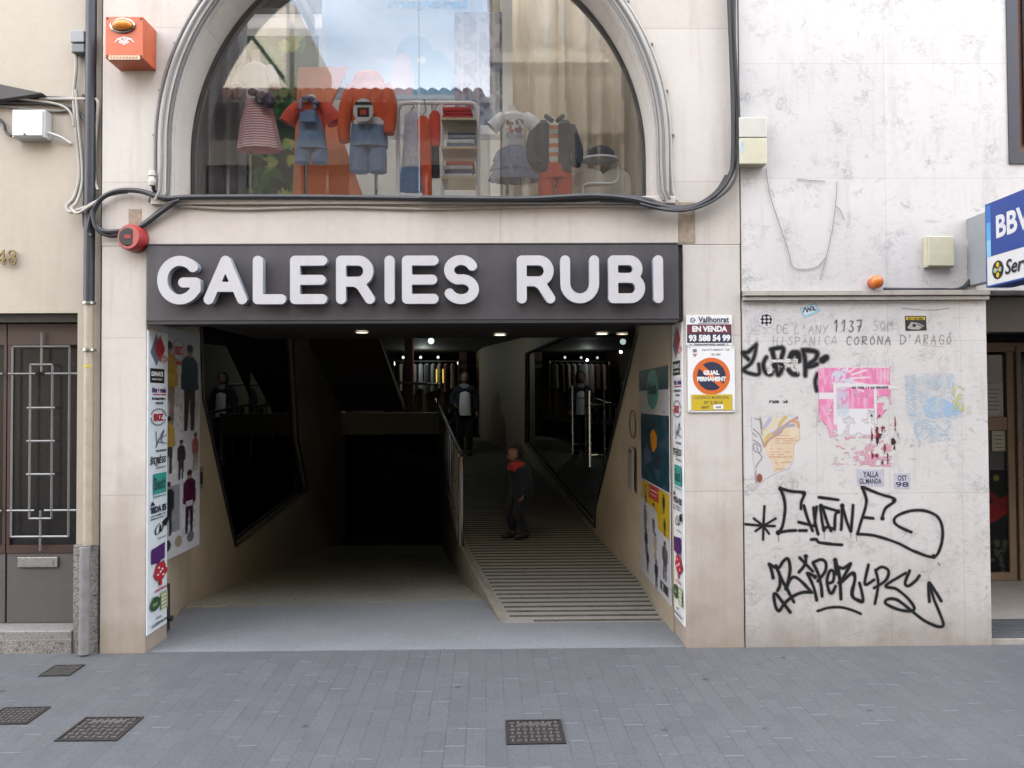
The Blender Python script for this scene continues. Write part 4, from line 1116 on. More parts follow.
# white bar across the back and grey patterned hanging
a, b = D(345, 136, 1.0), D(500, 127, 1.0)
tag(obj('wall_shelf', bx(a.x, b.x, .96, 1.1, a.z, b.z), M['white_in']), 'long white shelf behind the clothes rail', 'shelf')
a, b = D(455, 128, 1.12), D(506, 12, 1.12)
ik = Ink((a.x, 1.12, b.z), (.01, 0, 0), (0, 0, -.01), (b.x-a.x)*100, (b.z-a.z)*100, .8)
nz = fbm(ik.X/5, ik.Y/7, 3)
ik.over(np.ones(ik.X.shape), (.36, .38, .44)); ik.tint(sst(.5, .56, nz), (.16, .18, .24)); ik.tint((np.abs((ik.X % 13)-6) < .8)*.7, (.5, .5, .54))
hg = thing('fabric_hanging', 'grey blue patterned cloth hanging beside the blue poster', 'hanging', (a.x, 1.12, a.z)); ik.build('print', M['ink_in'], hg); obj('cloth', bx(a.x, b.x, 1.12, 1.13, a.z, b.z), cloth('grey backing', (.3, .3, .34)), hg)
a, b = D(503, 200, 1.08), D(512, -40, 1.08)
tag(obj('pilaster_reflection', bx(a.x, b.x, 1.05, 1.1, DF, min(b.z, 5.2)), M['off_in']), 'tall cream board standing in for a pilaster mirrored in the display glass', 'board')  # added board in place of a pilaster reflected in the glass

def torso(root, rows, Y=DY, neck=None):
    bm = B(); loft(bm, prof(rows, Y, .6), 20)
    return obj('torso', bm, skin_m, root, True)
def sleeve(bm, pts, r0, r1, Y=DY):
    P = smooth_path([D(x, y, Y)+Vector((0, dy, 0)) for x, y, dy in pts], 4); n = len(P)
    tube(bm, P, [r0+(r1-r0)*i/(n-1) for i in range(n)], 12)
# 1: white top, striped skirt, navy bow
m = thing('mannequin', 'child mannequin on a pole in a red and white striped skirt', 'mannequin', (D(256, 195).x, DY, DF), 'dressed mannequins in the display window')
bm = B(); loft(bm, prof([(62, 251, 260), (66, 245, 267), (72, 242, 271), (85, 245, 269), (97, 247, 268), (104, 247, 268)], DY, .55), 20); sleeve(bm, [(245, 69, 0), (239, 80, -.02), (238, 88, -.03)], .045, .04); sleeve(bm, [(268, 69, 0), (274, 80, -.02), (275, 88, -.03)], .045, .04)
obj('top', bm, whc, m, True); torso(m, [(50, 254, 259), (57, 252, 260), (62, 251, 260), (68, 248, 265)])
bm = B(); loft(bm, prof([(101, 246, 269, .6), (106, 245, 272, .6, .02), (125, 241, 276, .6, .05), (150, 238, 281, .6, .06), (151, 240, 279, .5, .06)], DY), 48, freq=11); obj('skirt', bm, stripe, m, True)
bm = B()
for px, py, rx_, rz_ in ((258, 99, .035, .028), (267, 105, .05, .05), (275, 107, .045, .06), (262, 100, .02, .02)): q = D(px, py); ellip(bm, (q.x, DY-.13, q.z), (rx_, .03, rz_), 12, 8)
obj('bow', bm, navy, m, True); stand(m, 250, 150)
# 2: red tee under denim dungaree shorts
m = thing('mannequin', 'child mannequin in short denim dungarees over a coral red tee', 'mannequin', (D(308, 195).x, DY, DF), 'dressed mannequins in the display window')
bm = B(); loft(bm, prof([(100, 306, 317), (104, 298, 327), (112, 298, 326), (135, 300, 325)], DY, .55), 20); sleeve(bm, [(300, 107, 0), (293, 115, -.02), (288, 124, -.02)], .05, .062); sleeve(bm, [(325, 107, 0), (331, 115, -.02), (336, 124, -.02)], .05, .062)
obj('tee', bm, redc, m, True)
bm = B(); loft(bm, prof([(112, 301, 322, .72), (114, 300, 323, .74), (132, 299, 325, .72), (146, 296, 327, .66), (150, 296, 328, .62)], DY), 24)
for a_, b_ in ((295, 311), (312, 328)): loft(bm, prof([(147, a_+1, b_-1, .8), (155, a_, b_, .8), (163, a_, b_, .8), (164, a_+1, b_-1, .7)], DY), 18)
for px in (304, 318): tube(bm, [D(px, 103)+Vector((0, -.075, 0)), D(px, 115)+Vector((0, -.115, 0))], .012, 6)
dg_ = obj('dungarees', bm, den, m, True)
q0 = D(304, 118); q1 = D(319, 128); obj('pocket', bx(q0.x, q1.x, DY-.128, DY-.108, q1.z, q0.z), den, dg_, bevel=.004)
torso(m, [(95, 309, 315), (99, 308, 316), (104, 303, 321)]); stand(m, 306, 160)
bm = B(); 
for px, py in ((314, 104), (319, 108), (309, 103)): q = D(px, py); ellip(bm, (q.x, DY-.09, q.z), (.03, .03, .022), 10, 6)
obj('scarf', bm, cloth('patterned neck scarf', (.12, .13, .22)), m, True)
# 3: orange hoodie and denim shorts
m = thing('mannequin', 'child mannequin in an orange red hooded jumper and long denim shorts', 'mannequin', (D(370, 195).x, DY, DF), 'dressed mannequins in the display window')
bm = B(); loft(bm, prof([(80, 361, 376), (84, 352, 384), (92, 349, 388), (112, 351, 387), (128, 352, 388), (131, 353, 387)], DY, .55), 24)
sleeve(bm, [(354, 88, 0), (347, 108, -.02), (345, 130, -.04), (346, 144, -.05)], .062, .04); sleeve(bm, [(384, 88, 0), (390, 104, -.02), (391, 122, -.04), (390, 136, -.05)], .062, .04)
q = D(368, 80); ellip(bm, (q.x, DY+.02, q.z), (.12, .09, .075))
hd = obj('hoodie', bm, orac, m, True)
ik = Ink(D(353, 97, DY-.155), (.001, 0, 0), (0, 0, -.001), S(20)*1000, S(24)*1000, 4)
U, V = ik.X/ik.X.max(), ik.Y/ik.Y.max()
ik.over((((U-.5)/.5)**2+((V-.55)/.5)**2 < 1)*1., (.7, .68, .66)); ik.tint(((np.abs(U-.5) < .3) & (V > .42) & (V < .82))*1., (.03, .03, .035)); ik.tint(((np.abs(U-.5) < .14) & (V > .52) & (V < .74))*1., (.6, .08, .05)); ik.tint(((V > .2) & (V < .34))*1., (.03, .03, .035))
ik.build('chest_print', M['ink_in'], hd)
bm = B(); loft(bm, prof([(124, 352, 386, .6), (128, 351, 387, .62), (142, 350, 388, .62), (148, 350, 388, .6)], DY), 24)
for a_, b_ in ((349, 369), (368, 387)): loft(bm, prof([(144, a_+1, b_-1, .75), (158, a_, b_, .75), (172, a_+1, b_, .75), (173, a_+2, b_-1, .7)], DY), 18)
obj('shorts', bm, den, m, True)
bm = B(); loft(bm, prof([(120, 353, 386, .64), (127, 352, 388, .66), (129, 354, 386, .6)], DY), 24); obj('shirt_hem', bm, whc, m, True)
stand(m, 376, 170)
# clothes rail with shelves
YR = .66
rl_ = thing('clothes_rail', 'white tubular clothes rail with wooden shelves on its right side', 'rail', (D(438, 195, YR).x, YR, DF))
def rp_(px, py): return D(px, py, YR)
bm = B(); tube(bm, smooth_path([(rp_(398, 197).x, YR, DF), rp_(398, 120), rp_(399, 108), rp_(406, 103), rp_(440, 103), rp_(470, 103), rp_(476, 107), rp_(478, 118), (rp_(478, 197).x, YR, DF)], 5), .016, 8); obj('frame', bm, M['white_in'], rl_, True)
obj('upright', tube(B(), [(rp_(442, 150).x, YR, DF), rp_(442, 104)], .013, 8), M['white_in'], rl_, True)
for py in (125, 153, 182):
    a, b = rp_(443, py+2.5), rp_(477, py)
    obj('shelf', bx(a.x, b.x, YR-.16, YR+.16, a.z, b.z), M['wood_b'] if 0 else flat('pale wood shelf', (.56, .45, .30), .6, .1, 20), rl_)
def stack(px0, px1, py, cols, label):
    q0, q1 = rp_(px0, py), rp_(px1, py); z = rp_(460, py).z+.002
    t = thing('folded_clothes', label, 'clothes', ((q0.x+q1.x)/2, YR, z), 'folded clothes on the rail shelves')
    for c in cols:
        h = .024+.012*random.random(); j = random.uniform(-.015, .015)
        o = obj('garment', bx(q0.x+.01+j, q1.x-.01+j, YR-.13, YR+.12, z+.001, z+h), cloth('folded '+c[0], c[1]), t, bevel=.009); z += h+.001
stack(444, 475, 125, [('red', (.6, .06, .05)), ('red2', (.5, .05, .05)), ('red', (.6, .06, .05))], 'red folded clothes on the top shelf of the white rail')
stack(446, 476, 153, [('blue', (.16, .2, .32)), ('white', (.6, .6, .62)), ('grey', (.3, .32, .36)), ('dark', (.1, .1, .14))], 'grey and blue folded clothes on the middle shelf of the white rail')
stack(445, 476, 182, [('white', (.6, .6, .62)), ('navy', (.1, .12, .2)), ('pale', (.55, .5, .5)), ('rust', (.5, .12, .08))], 'mixed folded clothes on the lowest shelf of the white rail')
def hung(rows, mat, label, Y, px):
    bm = B(); loft(bm, prof(rows, Y, .4), 28, freq=7)
    tp = D(px, rows[0][0], Y)
    t = thing('hanging_garment', label, 'clothes', tp, 'garments hanging from the white rail')
    obj('cloth', bm, mat, t, True)
    hk = B(); tube(hk, smooth_path([tp+Vector((0, 0, -.01)), tp+Vector((0, 0, .02)), tp+Vector((.015, 0, .04)), (tp.x, Y, rp_(440, 103).z+.02)], 4), .004, 6); obj('hanger', hk, M['steel'], t)
    return t
hung([(112, 409, 415), (115, 405, 420, .4), (130, 404, 422, .4, .03), (160, 402, 424, .4, .05), (176, 401, 426, .4, .07)], cloth('pale printed dress', (.55, .55, .62), 120, .4, 30), 'pale printed dress with denim hem hanging at the left of the rail', YR+.03, 412)
bm = B(); loft(bm, prof([(168, 402, 425, .4, .05), (180, 400, 428, .4, .08), (192, 401, 427, .4, .1)], YR+.02, .4), 28, freq=7); tag(obj('hanging_garment', bm, den, None, True), 'washed denim ruffle below the pale printed dress', 'clothes', 'garments hanging from the white rail')
hung([(116, 420, 426), (120, 417, 430, .4), (140, 418, 431, .4, .04), (170, 421, 432, .4, .05), (197, 423, 432, .4, .06)], orac, 'long orange red garment hanging in the middle of the rail', YR-.02, 424)
hung([(111, 432, 438), (116, 429, 441, .5), (130, 430, 441, .5, .03), (146, 431, 440, .5, .04)], redc, 'short coral red garment hanging next to the shelves', YR, 435)
hung([(120, 428, 433), (140, 428, 439, .4, .03), (178, 430, 440, .4, .05)], cloth('charcoal knit', (.05, .05, .06)), 'charcoal garment hanging between the red garments and the shelves', YR+.05, 431)
# 4: white tee and tulle skirt
m = thing('mannequin', 'child mannequin in a printed white tee and grey blue tulle skirt', 'mannequin', (D(514, 195).x, DY, DF), 'dressed mannequins in the display window')
torso(m, [(106, 509, 517), (110, 508, 517), (116, 503, 524)])
bm = B(); loft(bm, prof([(112, 507, 519), (116, 500, 527), (124, 501, 526), (138, 503, 525), (150, 502, 527)], DY, .55), 24); sleeve(bm, [(503, 118, 0), (497, 124, -.02), (492, 129, -.02)], .05, .056); sleeve(bm, [(525, 118, 0), (531, 123, -.02), (536, 128, -.02)], .05, .056)
te = obj('tee', bm, whc, m, True)
ik = Ink(D(505, 119, DY-.105), (.001, 0, 0), (0, 0, -.001), S(19)*1000, S(20)*1000, 4)
nz = fbm(ik.X/18, ik.Y/18, 11); U, V = ik.X/ik.X.max(), ik.Y/ik.Y.max()
for k, (cu, cv, c) in enumerate(((.25, .18, (.25, .06, .05)), (.75, .16, (.15, .1, .1)), (.25, .55, (.5, .08, .08)), (.72, .52, (.3, .1, .12)), (.25, .85, (.4, .42, .5)), (.75, .85, (.3, .32, .4)))):
    ik.over(((((U-cu)/.2)**2+((V-cv)/.17)**2 < 1) & (nz > .42))*1., c)
ik.build('chest_print', M['ink_in'], te)
bm = B()
for k, (y0_, y1_, g_) in enumerate(((147, 161, 7), (154, 171, 10), (162, 181, 11))): loft(bm, prof([(y0_, 504, 525, .65), (y0_+5, 500-g_*.4, 529+g_*.4, .65, .06), (y1_, 501-g_, 528+g_, .6, .11)], DY), 60, freq=13+2*k, ph=k, cap=False)
obj('tulle_skirt', bm, tulle, m, True); stand(m, 507, 160)
bm = B(); loft(bm, [(D(0, 160).z, D(526, 160).x, DY, .035, .04), (D(0, 180).z, D(526, 180).x, DY, .036, .04), (DF+.02, D(527, 190).x, DY, .026, .03)], 14); obj('leg', bm, skin_m, m, True)
# 5: denim jacket and red trousers
m = thing('mannequin', 'child mannequin in a dark denim jacket and orange red trousers', 'mannequin', (D(553, 195).x, DY, DF), 'dressed mannequins in the display window')
torso(m, [(117, 549, 556), (121, 548, 557), (126, 543, 562)])
bm = B(); loft(bm, prof([(123, 547, 558), (128, 542, 564), (150, 544, 562), (170, 545, 561)], DY, .62), 22); obj('knit_top', bm, stripe2, m, True)
bm = B()
for s_, cx_ in ((-1, 543), (1, 565)):
    loft(bm, prof([(121, cx_-4, cx_+4, .9), (126, cx_-8, cx_+7, 1.2), (150, cx_-7, cx_+6, 1.2), (172, cx_-7, cx_+7, 1.2), (173, cx_-6, cx_+6, 1)], DY-.02), 18)
sleeve(bm, [(538, 128, 0), (533, 142, -.02), (531, 158, -.05), (536, 168, -.08)], .052, .038); sleeve(bm, [(569, 128, 0), (574, 142, -.02), (577, 156, -.05), (575, 168, -.08)], .052, .038)
for a_, b_ in ((545, 551), (562, 556)): tube(bm, [D(a_, 121)+Vector((0, -.10, 0)), D(b_, 128)+Vector((0, -.15, 0))], .018, 6)
obj('jacket', bm, den_d, m, True)
bm = B(); loft(bm, prof([(166, 539, 571, .6), (174, 538, 572, .62), (180, 538, 573, .6)], DY), 24)
for a_, b_ in ((538, 555), (556, 573)): loft(bm, [*prof([(176, a_, b_, .85), (195, a_, b_-1, .85)], DY), (DF+.05, D((a_+b_)/2, 200).x, DY, .05, .05)], 18)
obj('trousers', bm, pinkc, m, True); stand(m, 556, 185)
# plinths and cap
a, b = D(572, 197, .72), D(634, 165, .72)
def rrect(x0_, x1_, z0_, z1_, r, n=6):
    P = []
    for cx_, cz_, a0 in ((x1_-r, z1_-r, 0), (x0_+r, z1_-r, 90)): P += [(cx_+r*math.cos(R(a0+90*k/n)), cz_+r*math.sin(R(a0+90*k/n))) for k in range(n+1)]
    return P+[(x0_, z0_), (x1_, z0_)]
tag(obj('display_plinth', plate(rrect(a.x, D(606, 180, .72).x, DF, D(580, 171, .72).z, .12), [], XZ, .66, .85), flat('beige lacquer', (.60, .54, .45), .4, .04)), 'low beige plinth with a rounded top corner right of the denim jacket', 'plinth', 'display plinths')
tag(obj('display_plinth', plate(rrect(D(603, 180, .72).x, b.x, DF, D(620, 164, .72).z, .10), [], XZ, .86, 1.08), flat('beige lacquer', (.60, .54, .45), .4, .04)), 'taller beige plinth carrying a dark cap', 'plinth', 'display plinths')
bm = B(); tube(bm, smooth_path([(D(583, 197, .7).x, .64, DF), D(583, 190, .64), D(586, 184, .64), D(598, 183, .64), D(612, 183, .64), D(618, 178, .64), D(618, 166, .64)], 4), .008, 6)
tag(obj('loop_frame', bm, M['white_in'], None, True), 'thin white bent tube frame in front of the beige plinths', 'frame')
cp = thing('cap', 'dark cap lying on the taller beige plinth', 'cap', (D(600, 163, .97).x, .97, D(600, 163, .97).z))
q = D(601, 163, 0.97); bm = B(); loft(bm, [(q.z+.03, q.x, 0.97, .115, .10), (q.z+.09, q.x, 0.97, .105, .09), (q.z+.13, q.x, 0.97, .06, .05), (q.z+.138, q.x, 0.97, .01, .01)], 20); obj('crown', bm, cloth('charcoal cap', (.05, .05, .055)), cp, True)
bm = B(); loft(bm, [(q.z+.004, q.x-.02, 0.92, .155, .12), (q.z+.03, q.x-.01, 0.94, .14, .10)], 20); obj('brim', bm, flat('pale cap brim', (.5, .5, .5), .6), cp, True)

ALB = .55
# ================================================================== boxes, lamps and cables on the fronts
def q(px, py, Y=0.0): return W(px, py, Y)
# orange alarm box
yb = -.20
al = thing('alarm_box', 'orange metal alarm box with an amber beacon high on the left pilaster', 'alarm', (q(125, 45).x, 0, q(125, 45).z))
a, b = q(105, 58, yb), q(143, 16.5, yb)
obj('housing', bx(a.x, b.x, yb, -.001, a.z, b.z), M['orange'], al, bevel=.004)
bm = B(); c = q(123, 26, yb); 
for k in (0,): 
    m4 = Matrix.Translation((c.x, yb-.012, c.z)) @ Matrix.Diagonal((.066, .035, .034, 1)); bmesh.ops.create_uvsphere(bm, u_segments=20, v_segments=12, radius=1, matrix=m4)
bc = obj('beacon', bm, M['amber'], al, True)
bm = B(); n = 28
tube(bm, [(c.x+.073*math.cos(2*PI*k/n), yb-.006, c.z+.041*math.sin(2*PI*k/n)) for k in range(n+1)], .008, 6); obj('bezel', bm, M['chrome'], bc, True)
for px, py in ((107.5, 18.5), (141, 19), (107.5, 56), (141, 56)):
    s = q(px, py, yb); obj('screw', tube(B(), [(s.x, yb-.004, s.z), (s.x, yb, s.z)], .006, 8), M['iron'], al)
lb = Sheet.px(107, 50, 141, 60, yb-.001); lb.rect(1.5, 5.5, 33, 9.5, M['cream']); 
for k in range(9): lb.rect(3+k*3.2, 6.6, 5+k*3.2, 8.4, M['ink_orange'])
lb.build('label', al)
lb = Sheet.px(107, 36, 141, 60, yb-.001); lb.text('\u2744', 12, .5, 22, 9, M['paper'], .01); lb.line([(8, 6), (12, 3), (17, 6), (22, 3), (27, 6)], .9, M['paper']); lb.line([(10, 3), (17, 1), (25, 3)], .6, M['paper']); lb.build('emblem', al)
# red siren
sn = thing('siren', 'round red wall siren with a black face beside the name sign', 'siren', (q(131, 238).x, 0, q(131, 238).z))
c = q(131, 238, -.06)
obj('housing', tube(B(), [(c.x+.012, -.002, c.z+.0), (c.x+.004, -.08, c.z), (c.x, -.10, c.z)], [.088, .088, .078], 28), M['redp'], sn, True)
obj('face', tube(B(), [(c.x, -.1005, c.z), (c.x, -.107, c.z)], [.062, .055], 24), M['black'], sn, True)
obj('badge', bx(c.x-.02, c.x+.02, -.1095, -.1075, c.z-.012, c.z+.012), M['redp'], sn)
# white junction box on the stucco
jb = thing('junction_box', 'white junction box hanging under the cables on the stucco', 'junction box', (q(28, 124).x, .06, q(28, 124).z), 'boxes on the fronts')
a, b = q(11, 137, -.04), q(44, 109, -.04); obj('case', bx(a.x, b.x, -.03, .058, a.z, b.z), M['white'], jb, bevel=.006)
obj('cover', bx(a.x+.008, b.x-.008, -.042, -.031, a.z+.008, b.z-.008), M['white'], jb, bevel=.005)
s = q(24, 134, -.05); obj('screw', tube(B(), [(s.x, -.047, s.z), (s.x, -.042, s.z)], .006, 8), M['iron'], jb)
# small grey box
jb = thing('junction_box', 'small grey two part box beside the top of the drain pipe', 'junction box', (q(78, 42).x, .06, q(78, 42).z), 'boxes on the fronts')
a, b = q(70, 42, -.01), q(84, 30, -.01); obj('case', bx(a.x, b.x, -.01, .058, a.z, b.z), M['greyp'], jb, bevel=.006)
a, b = q(70.5, 52, -.01), q(84, 43, -.01); obj('lower_case', bx(a.x, b.x, -.005, .058, a.z, b.z), flat('darker grey plastic', (.2, .215, .22), .5), jb, bevel=.008)
# insulator on the pilaster
it = thing('insulator', 'small white ceramic insulator at the left foot of the arch', 'insulator', (q(152, 180).x, 0, q(152, 180).z))
c = q(152.5, 179, -.05)
obj('body', tube(B(), [(c.x, -.05, c.z+.055), (c.x, -.05, c.z+.05), (c.x, -.05, c.z+.02), (c.x, -.05, c.z+.016), (c.x, -.05, c.z-.015), (c.x, -.05, c.z-.02), (c.x, -.05, c.z-.045)], [.016, .024, .026, .018, .028, .028, .022], 16), M['offwhite'], it, True)
obj('pin', tube(B(), [(c.x, -.0, c.z-.07), (c.x, -.05, c.z-.065), (c.x, -.05, c.z-.04)], .007, 6), M['iron'], it, True)
# white double box at the marble edge
jb = thing('junction_box', 'tall cream two part box at the left edge of the marble wall', 'junction box', (q(753, 140).x, 0, q(753, 140).z), 'boxes on the fronts')
a, b = q(739.5, 164, -.09), q(767, 138, -.09); obj('lower_case', bx(a.x, b.x, -.09, -.001, a.z, b.z), M['cream'], jb, bevel=.006)
a, b = q(739.5, 137.3, -.09), q(767, 117, -.09); obj('case', bx(a.x, b.x, -.088, -.001, a.z, b.z), M['offwhite'], jb, bevel=.006)
s = Sheet.px(739, 138, 767, 164, -.0905); s.rect(2, 4, 5, 15, flat('pale blue sticker', (.45, .6, .72), .5)); s.build('sticker', jb)
# beige box
jb = thing('junction_box', 'square yellowed box on the marble left of the bank sign', 'junction box', (q(940, 250).x, 0, q(940, 250).z), 'boxes on the fronts')
a, b = q(927, 267, -.05), q(954, 236, -.05); obj('case', bx(a.x, b.x, -.05, -.001, a.z, b.z), M['cream'], jb, bevel=.004); obj('cover', bx(a.x+.006, b.x-.006, -.062, -.051, a.z+.006, b.z-.004), M['cream'], jb, bevel=.004)
s = thing('door_bell', 'tiny dark intercom plate right of the yellowed box', 'plate', q(969, 243)); a, b = q(966.5, 247), q(971.5, 239); obj('plate', bx(a.x, b.x, -.012, -.001, a.z, b.z), M['offwhite'], s); obj('button', bx(a.x+.009, b.x-.009, -.017, -.0125, a.z+.012, b.z-.012), M['black'], s)
# orange lamp on the ledge
ol = thing('warning_lamp', 'small round orange lamp sitting on the marble ledge', 'lamp', (q(876, 289).x, -.03, zl1))
c = q(876, 282, -.05)
bm = B(); ellip(bm, (c.x, -.055, c.z), (.046, .04, .044), 20, 12); obj('lens', bm, M['amber'] if 0 else flat('orange lens', (.80, .20, .02), .3, .15, 50), ol, True)
obj('base', tube(B(), [(c.x, -.001, c.z), (c.x, -.03, c.z)], .036, 16), M['orange_d'], ol, True)

# --- cables: (label, points in photo pixels, Y, radius, material)
def cable(label, pts, Y, r, m, k=6, grp=None, name='cable'):
    P = []
    for p in pts:
        yy_ = p[2] if len(p) > 2 else Y
        P.append(W(p[0], p[1], yy_))
    P = smooth_path(P, k)
    return tag(obj(name, tube(B(), P, r, 8), m, None, True), label, 'cable', grp)
K, Gc, Wc = M['cable_k'], M['cable_g'], M['cable_w']
gA = 'cables following the arch'
def arc_cable(label, r, y, a0, a1, rad, m, foot):
    P = [(ax+r*math.cos(R(a0+(a1-a0)*k/50)), y, az+r*math.sin(R(a0+(a1-a0)*k/50))) for k in range(51)]
    s_ = -1 if a0 > 90 else 1
    P = [(ax+s_*(r+.0), y, az-.12)]+P if abs(a0-180) < 5 or abs(a0) < 5 else P
    P = [Vector((ax+s_*(r+.035), y-.012, zsill-.035)), Vector((ax+s_*(r+.008), y-.004, zsill+.03))]+[Vector(p) for p in P]
    tag(obj('cable', tube(B(), P, rad, 6), m, None, True), label, 'cable', gA)
arc_cable('grey cable along the outer edge of the arch moulding on the left', AR+.125, -.016, 180, 60, .011, Gc, [(168, 199), (166, 192)])
arc_cable('grey cable along the middle of the arch moulding on the left', AR+.062, -.066, 180, 60, .010, Gc, [(178, 199), (176, 194)])
arc_cable('darker cable along the inner edge of the arch moulding on the left', AR+.016, -.046, 180, 60, .009, flat('dark grey cable', (.16, .155, .15), .6), [(193, 194), (184, 188)])
arc_cable('grey cable along the inner edge of the arch moulding on the right', AR+.025, -.047, 0, 80, .011, Gc, [(650, 196), (651, 188)])
arc_cable('dark grey cable along the middle of the arch moulding on the right', AR+.058, -.067, 0, 80, .011, flat('dark grey cable', (.16, .155, .15), .6), [(655, 199), (655, 190)])
arc_cable('pale cable along the outer edge of the arch moulding on the right', AR+.115, -.014, 0, 80, .012, Wc, [(664, 199), (663, 190)])
clp = []
for s_, angs in ((-1, (178, 168, 157, 146, 135)), (1, (2, 12, 23, 34, 45))):
    for a_ in angs:
        for r in (AR+.135,):
            p = Vector((ax+r*math.cos(R(a_)), -.012, az+r*math.sin(R(a_))))
            tag(obj('cable_clip', bx(p.x-.007, p.x+.007, -.024, -.001, p.z-.006, p.z+.006), M['cable_g']), 'small dark clip holding a cable on the arch moulding', 'clip', 'cable clips on the arch')
gS = 'cables along the window sill'
cable('thick black cable resting on the window sill from end to end', [(88, 232, -.02), (92, 215, -.03), (101, 199, -.05), (118, 191, -.04), (140, 191, -.05), (165, 198, -.07), (200, 197, -.07), (320, 197, -.065), (450, 199, -.06), (560, 200, -.06), (620, 197, -.06), (648, 200, -.075), (668, 207, -.075), (695, 206, -.04), (716, 193, -.04), (727, 176, -.035)], -.05, .017, K, 6, gS)
cable('second black cable on the sill sagging at the right foot of the arch', [(420, 198, -.09), (520, 199, -.09), (590, 196, -.095), (630, 199, -.10), (655, 205, -.10), (684, 209, -.06), (708, 200, -.05), (726, 182, -.05), (735, 160, -.05), (737, 120, -.045), (733, 60, -.04), (731, -20, -.04)], -.05, .019, K, 6, gS)
cable('third black cable rising beside the right pilaster', [(600, 200, -.075), (640, 202, -.09), (664, 209, -.1), (690, 208, -.075), (713, 197, -.07), (729, 178, -.07), (733, 150, -.065), (732, 80, -.06), (728, -20, -.06)], -.05, .014, K, 6, gS)
cable('thin black cable at the right pilaster hanging in a slight bow', [(640, 204, -.12), (674, 211, -.11), (705, 205, -.09), (731, 186, -.085), (738, 160, -.08), (739, 110, -.07), (735, 40, -.07), (735, -20, -.07)], -.05, .009, K, 6, gS)
cable('pale painted cable running under the window sill', [(180, 206), (240, 209), (330, 207), (430, 209), (520, 207), (600, 206), (655, 207)], -.025, .010, Wc, 6, gS)
cable('dark cable swinging from the drain pipe under the sill towards the siren', [(94, 222, -.03), (103, 231, -.04), (120, 231, -.04), (140, 227, -.04), (160, 213, -.05), (176, 201, -.07)], -.04, .016, K, 6, gS)
cable('black cable looping below the left foot of the arch to the siren', [(92, 210, -.05), (96, 228, -.05), (110, 236, -.03), (130, 232, -.02), (148, 220, -.03), (166, 205, -.06), (180, 200, -.08)], -.04, .012, K, 6, gS)
gL = 'cables by the drain pipe'
cable('pale conduit dropping from the small grey box', [(76, 52, .03), (76, 70, .03), (74, 96, .035), (76, 130, .04), (79, 160, .04), (79, 180, .03), (74, 198, .02), (67, 206, .01), (70, 212, 0), (84, 208, -.02), (100, 200, -.03)], .03, .012, Wc, 6, gL)
cable('pale cable looping around the drain pipe', [(76, 90, .02), (78, 120, .02), (82, 160, .02), (82, 185, .01), (77, 202, -.01), (72, 209, -.02), (78, 213, -.045), (90, 206, -.05), (106, 196, -.04), (128, 192, -.02)], .02, .010, Wc, 6, gL)
cable('pale cable right of the drain pipe bending at its top', [(40, 99, .04), (70, 99, .035), (84, 99, .0), (95, 99, -.0), (98, 104, -.005), (97, 120, .01), (95, 150, .02), (95, 180, .02), (98, 190, .0)], .03, .010, Wc, 6, gL)
cable('black cable running along the left of the drain pipe', [(83, 95, .02), (87, 110, .02), (86, 150, .02), (85, 190, .02), (84, 225, .0), (92, 236, -.03)], .02, .010, K, 6, gL)
cable('dark cable running straight to the left from the drain pipe', [(-30, 103), (20, 103), (60, 105), (78, 112), (88, 125, .02)], .04, .012, K, 6, gL)
cable('thin grey cable bending down from the cable bundle to the conduit', [(-30, 97), (20, 99), (52, 103), (66, 108), (72, 116), (74, 126)], .03, .008, Wc, 6, gL)
cable('dark cable sagging behind the white junction box', [(-30, 110), (0, 120), (6, 132), (12, 136, .03)], .04, .010, K, 6, gL)
cable('short pale tail of cable leaving the white junction box', [(44, 132, .0), (52, 134, .01), (62, 138, .03), (71, 144, .05)], .02, .009, M['white'], 6, gL)
for i, (y_, c_) in enumerate(((93, 'upper'), (107, 'lower'))):
    cable('%s pale cable of the bundle entering from the left edge' % c_, [(-30, y_-3), (10, y_), (40, y_+3), (60, y_+4), (74, y_+ (2 if i else 6))], .045, .009, Gc, 6, gL)
# concrete wedge above the bundle
ik = plate([(q(-30, 84, .05).x, q(-30, 84, .05).z), (q(0, 86, .05).x, q(0, 87, .05).z), (q(48, 97, .05).x, q(48, 97, .05).z), (q(0, 104, .05).x, q(0, 104, .05).z), (q(-30, 104, .05).x, q(-30, 104, .05).z)], [], XZ, -.02, .058)
tag(obj('cable_tray', ik, flat('dark weathered tray', (.10, .095, .09), .8)), 'dark wedge shaped tray carrying the cables over the white box', 'tray')
gM = 'wires on the marble wall'
cable('thin dark wire hanging in a loop on the upper marble', [(766, 168), (770, 195), (778, 220), (788, 250), (793, 267), (806, 269), (818, 266), (825, 258)], -.010, .0026, M['cable_g'], 6, gM)
cable('short dark wire hanging straight down to the loop on the upper marble', [(837, 181), (836, 200), (833, 225), (829, 245), (825, 262), (820, 280)], -.010, .0026, M['cable_g'], 6, gM)
cable('wire stub curling to the right on the upper marble', [(835, 206), (840, 210), (844, 220)], -.010, .0026, M['cable_g'], 6, gM)
cable('thin wire lying level on the upper marble', [(797, 179), (808, 180), (825, 181)], -.008, .0022, M['cable_g'], 6, gM)
cable('black cable from the orange lamp along the ledge to the bank sign', [(884, 289, -.03), (910, 289.5, -.03), (940, 289.5, -.03), (957, 289.5, -.03), (968, 284, -.02), (974, 276, -.03), (978, 270, -.08)], -.03, .011, K, 6, gM)
cable('dark cable swinging under the bracket of the bank sign', [(962, 290, -.02), (970, 281, -.02), (974, 272, -.02), (976, 262, -.02)], -.03, .016, K, 6, gM)

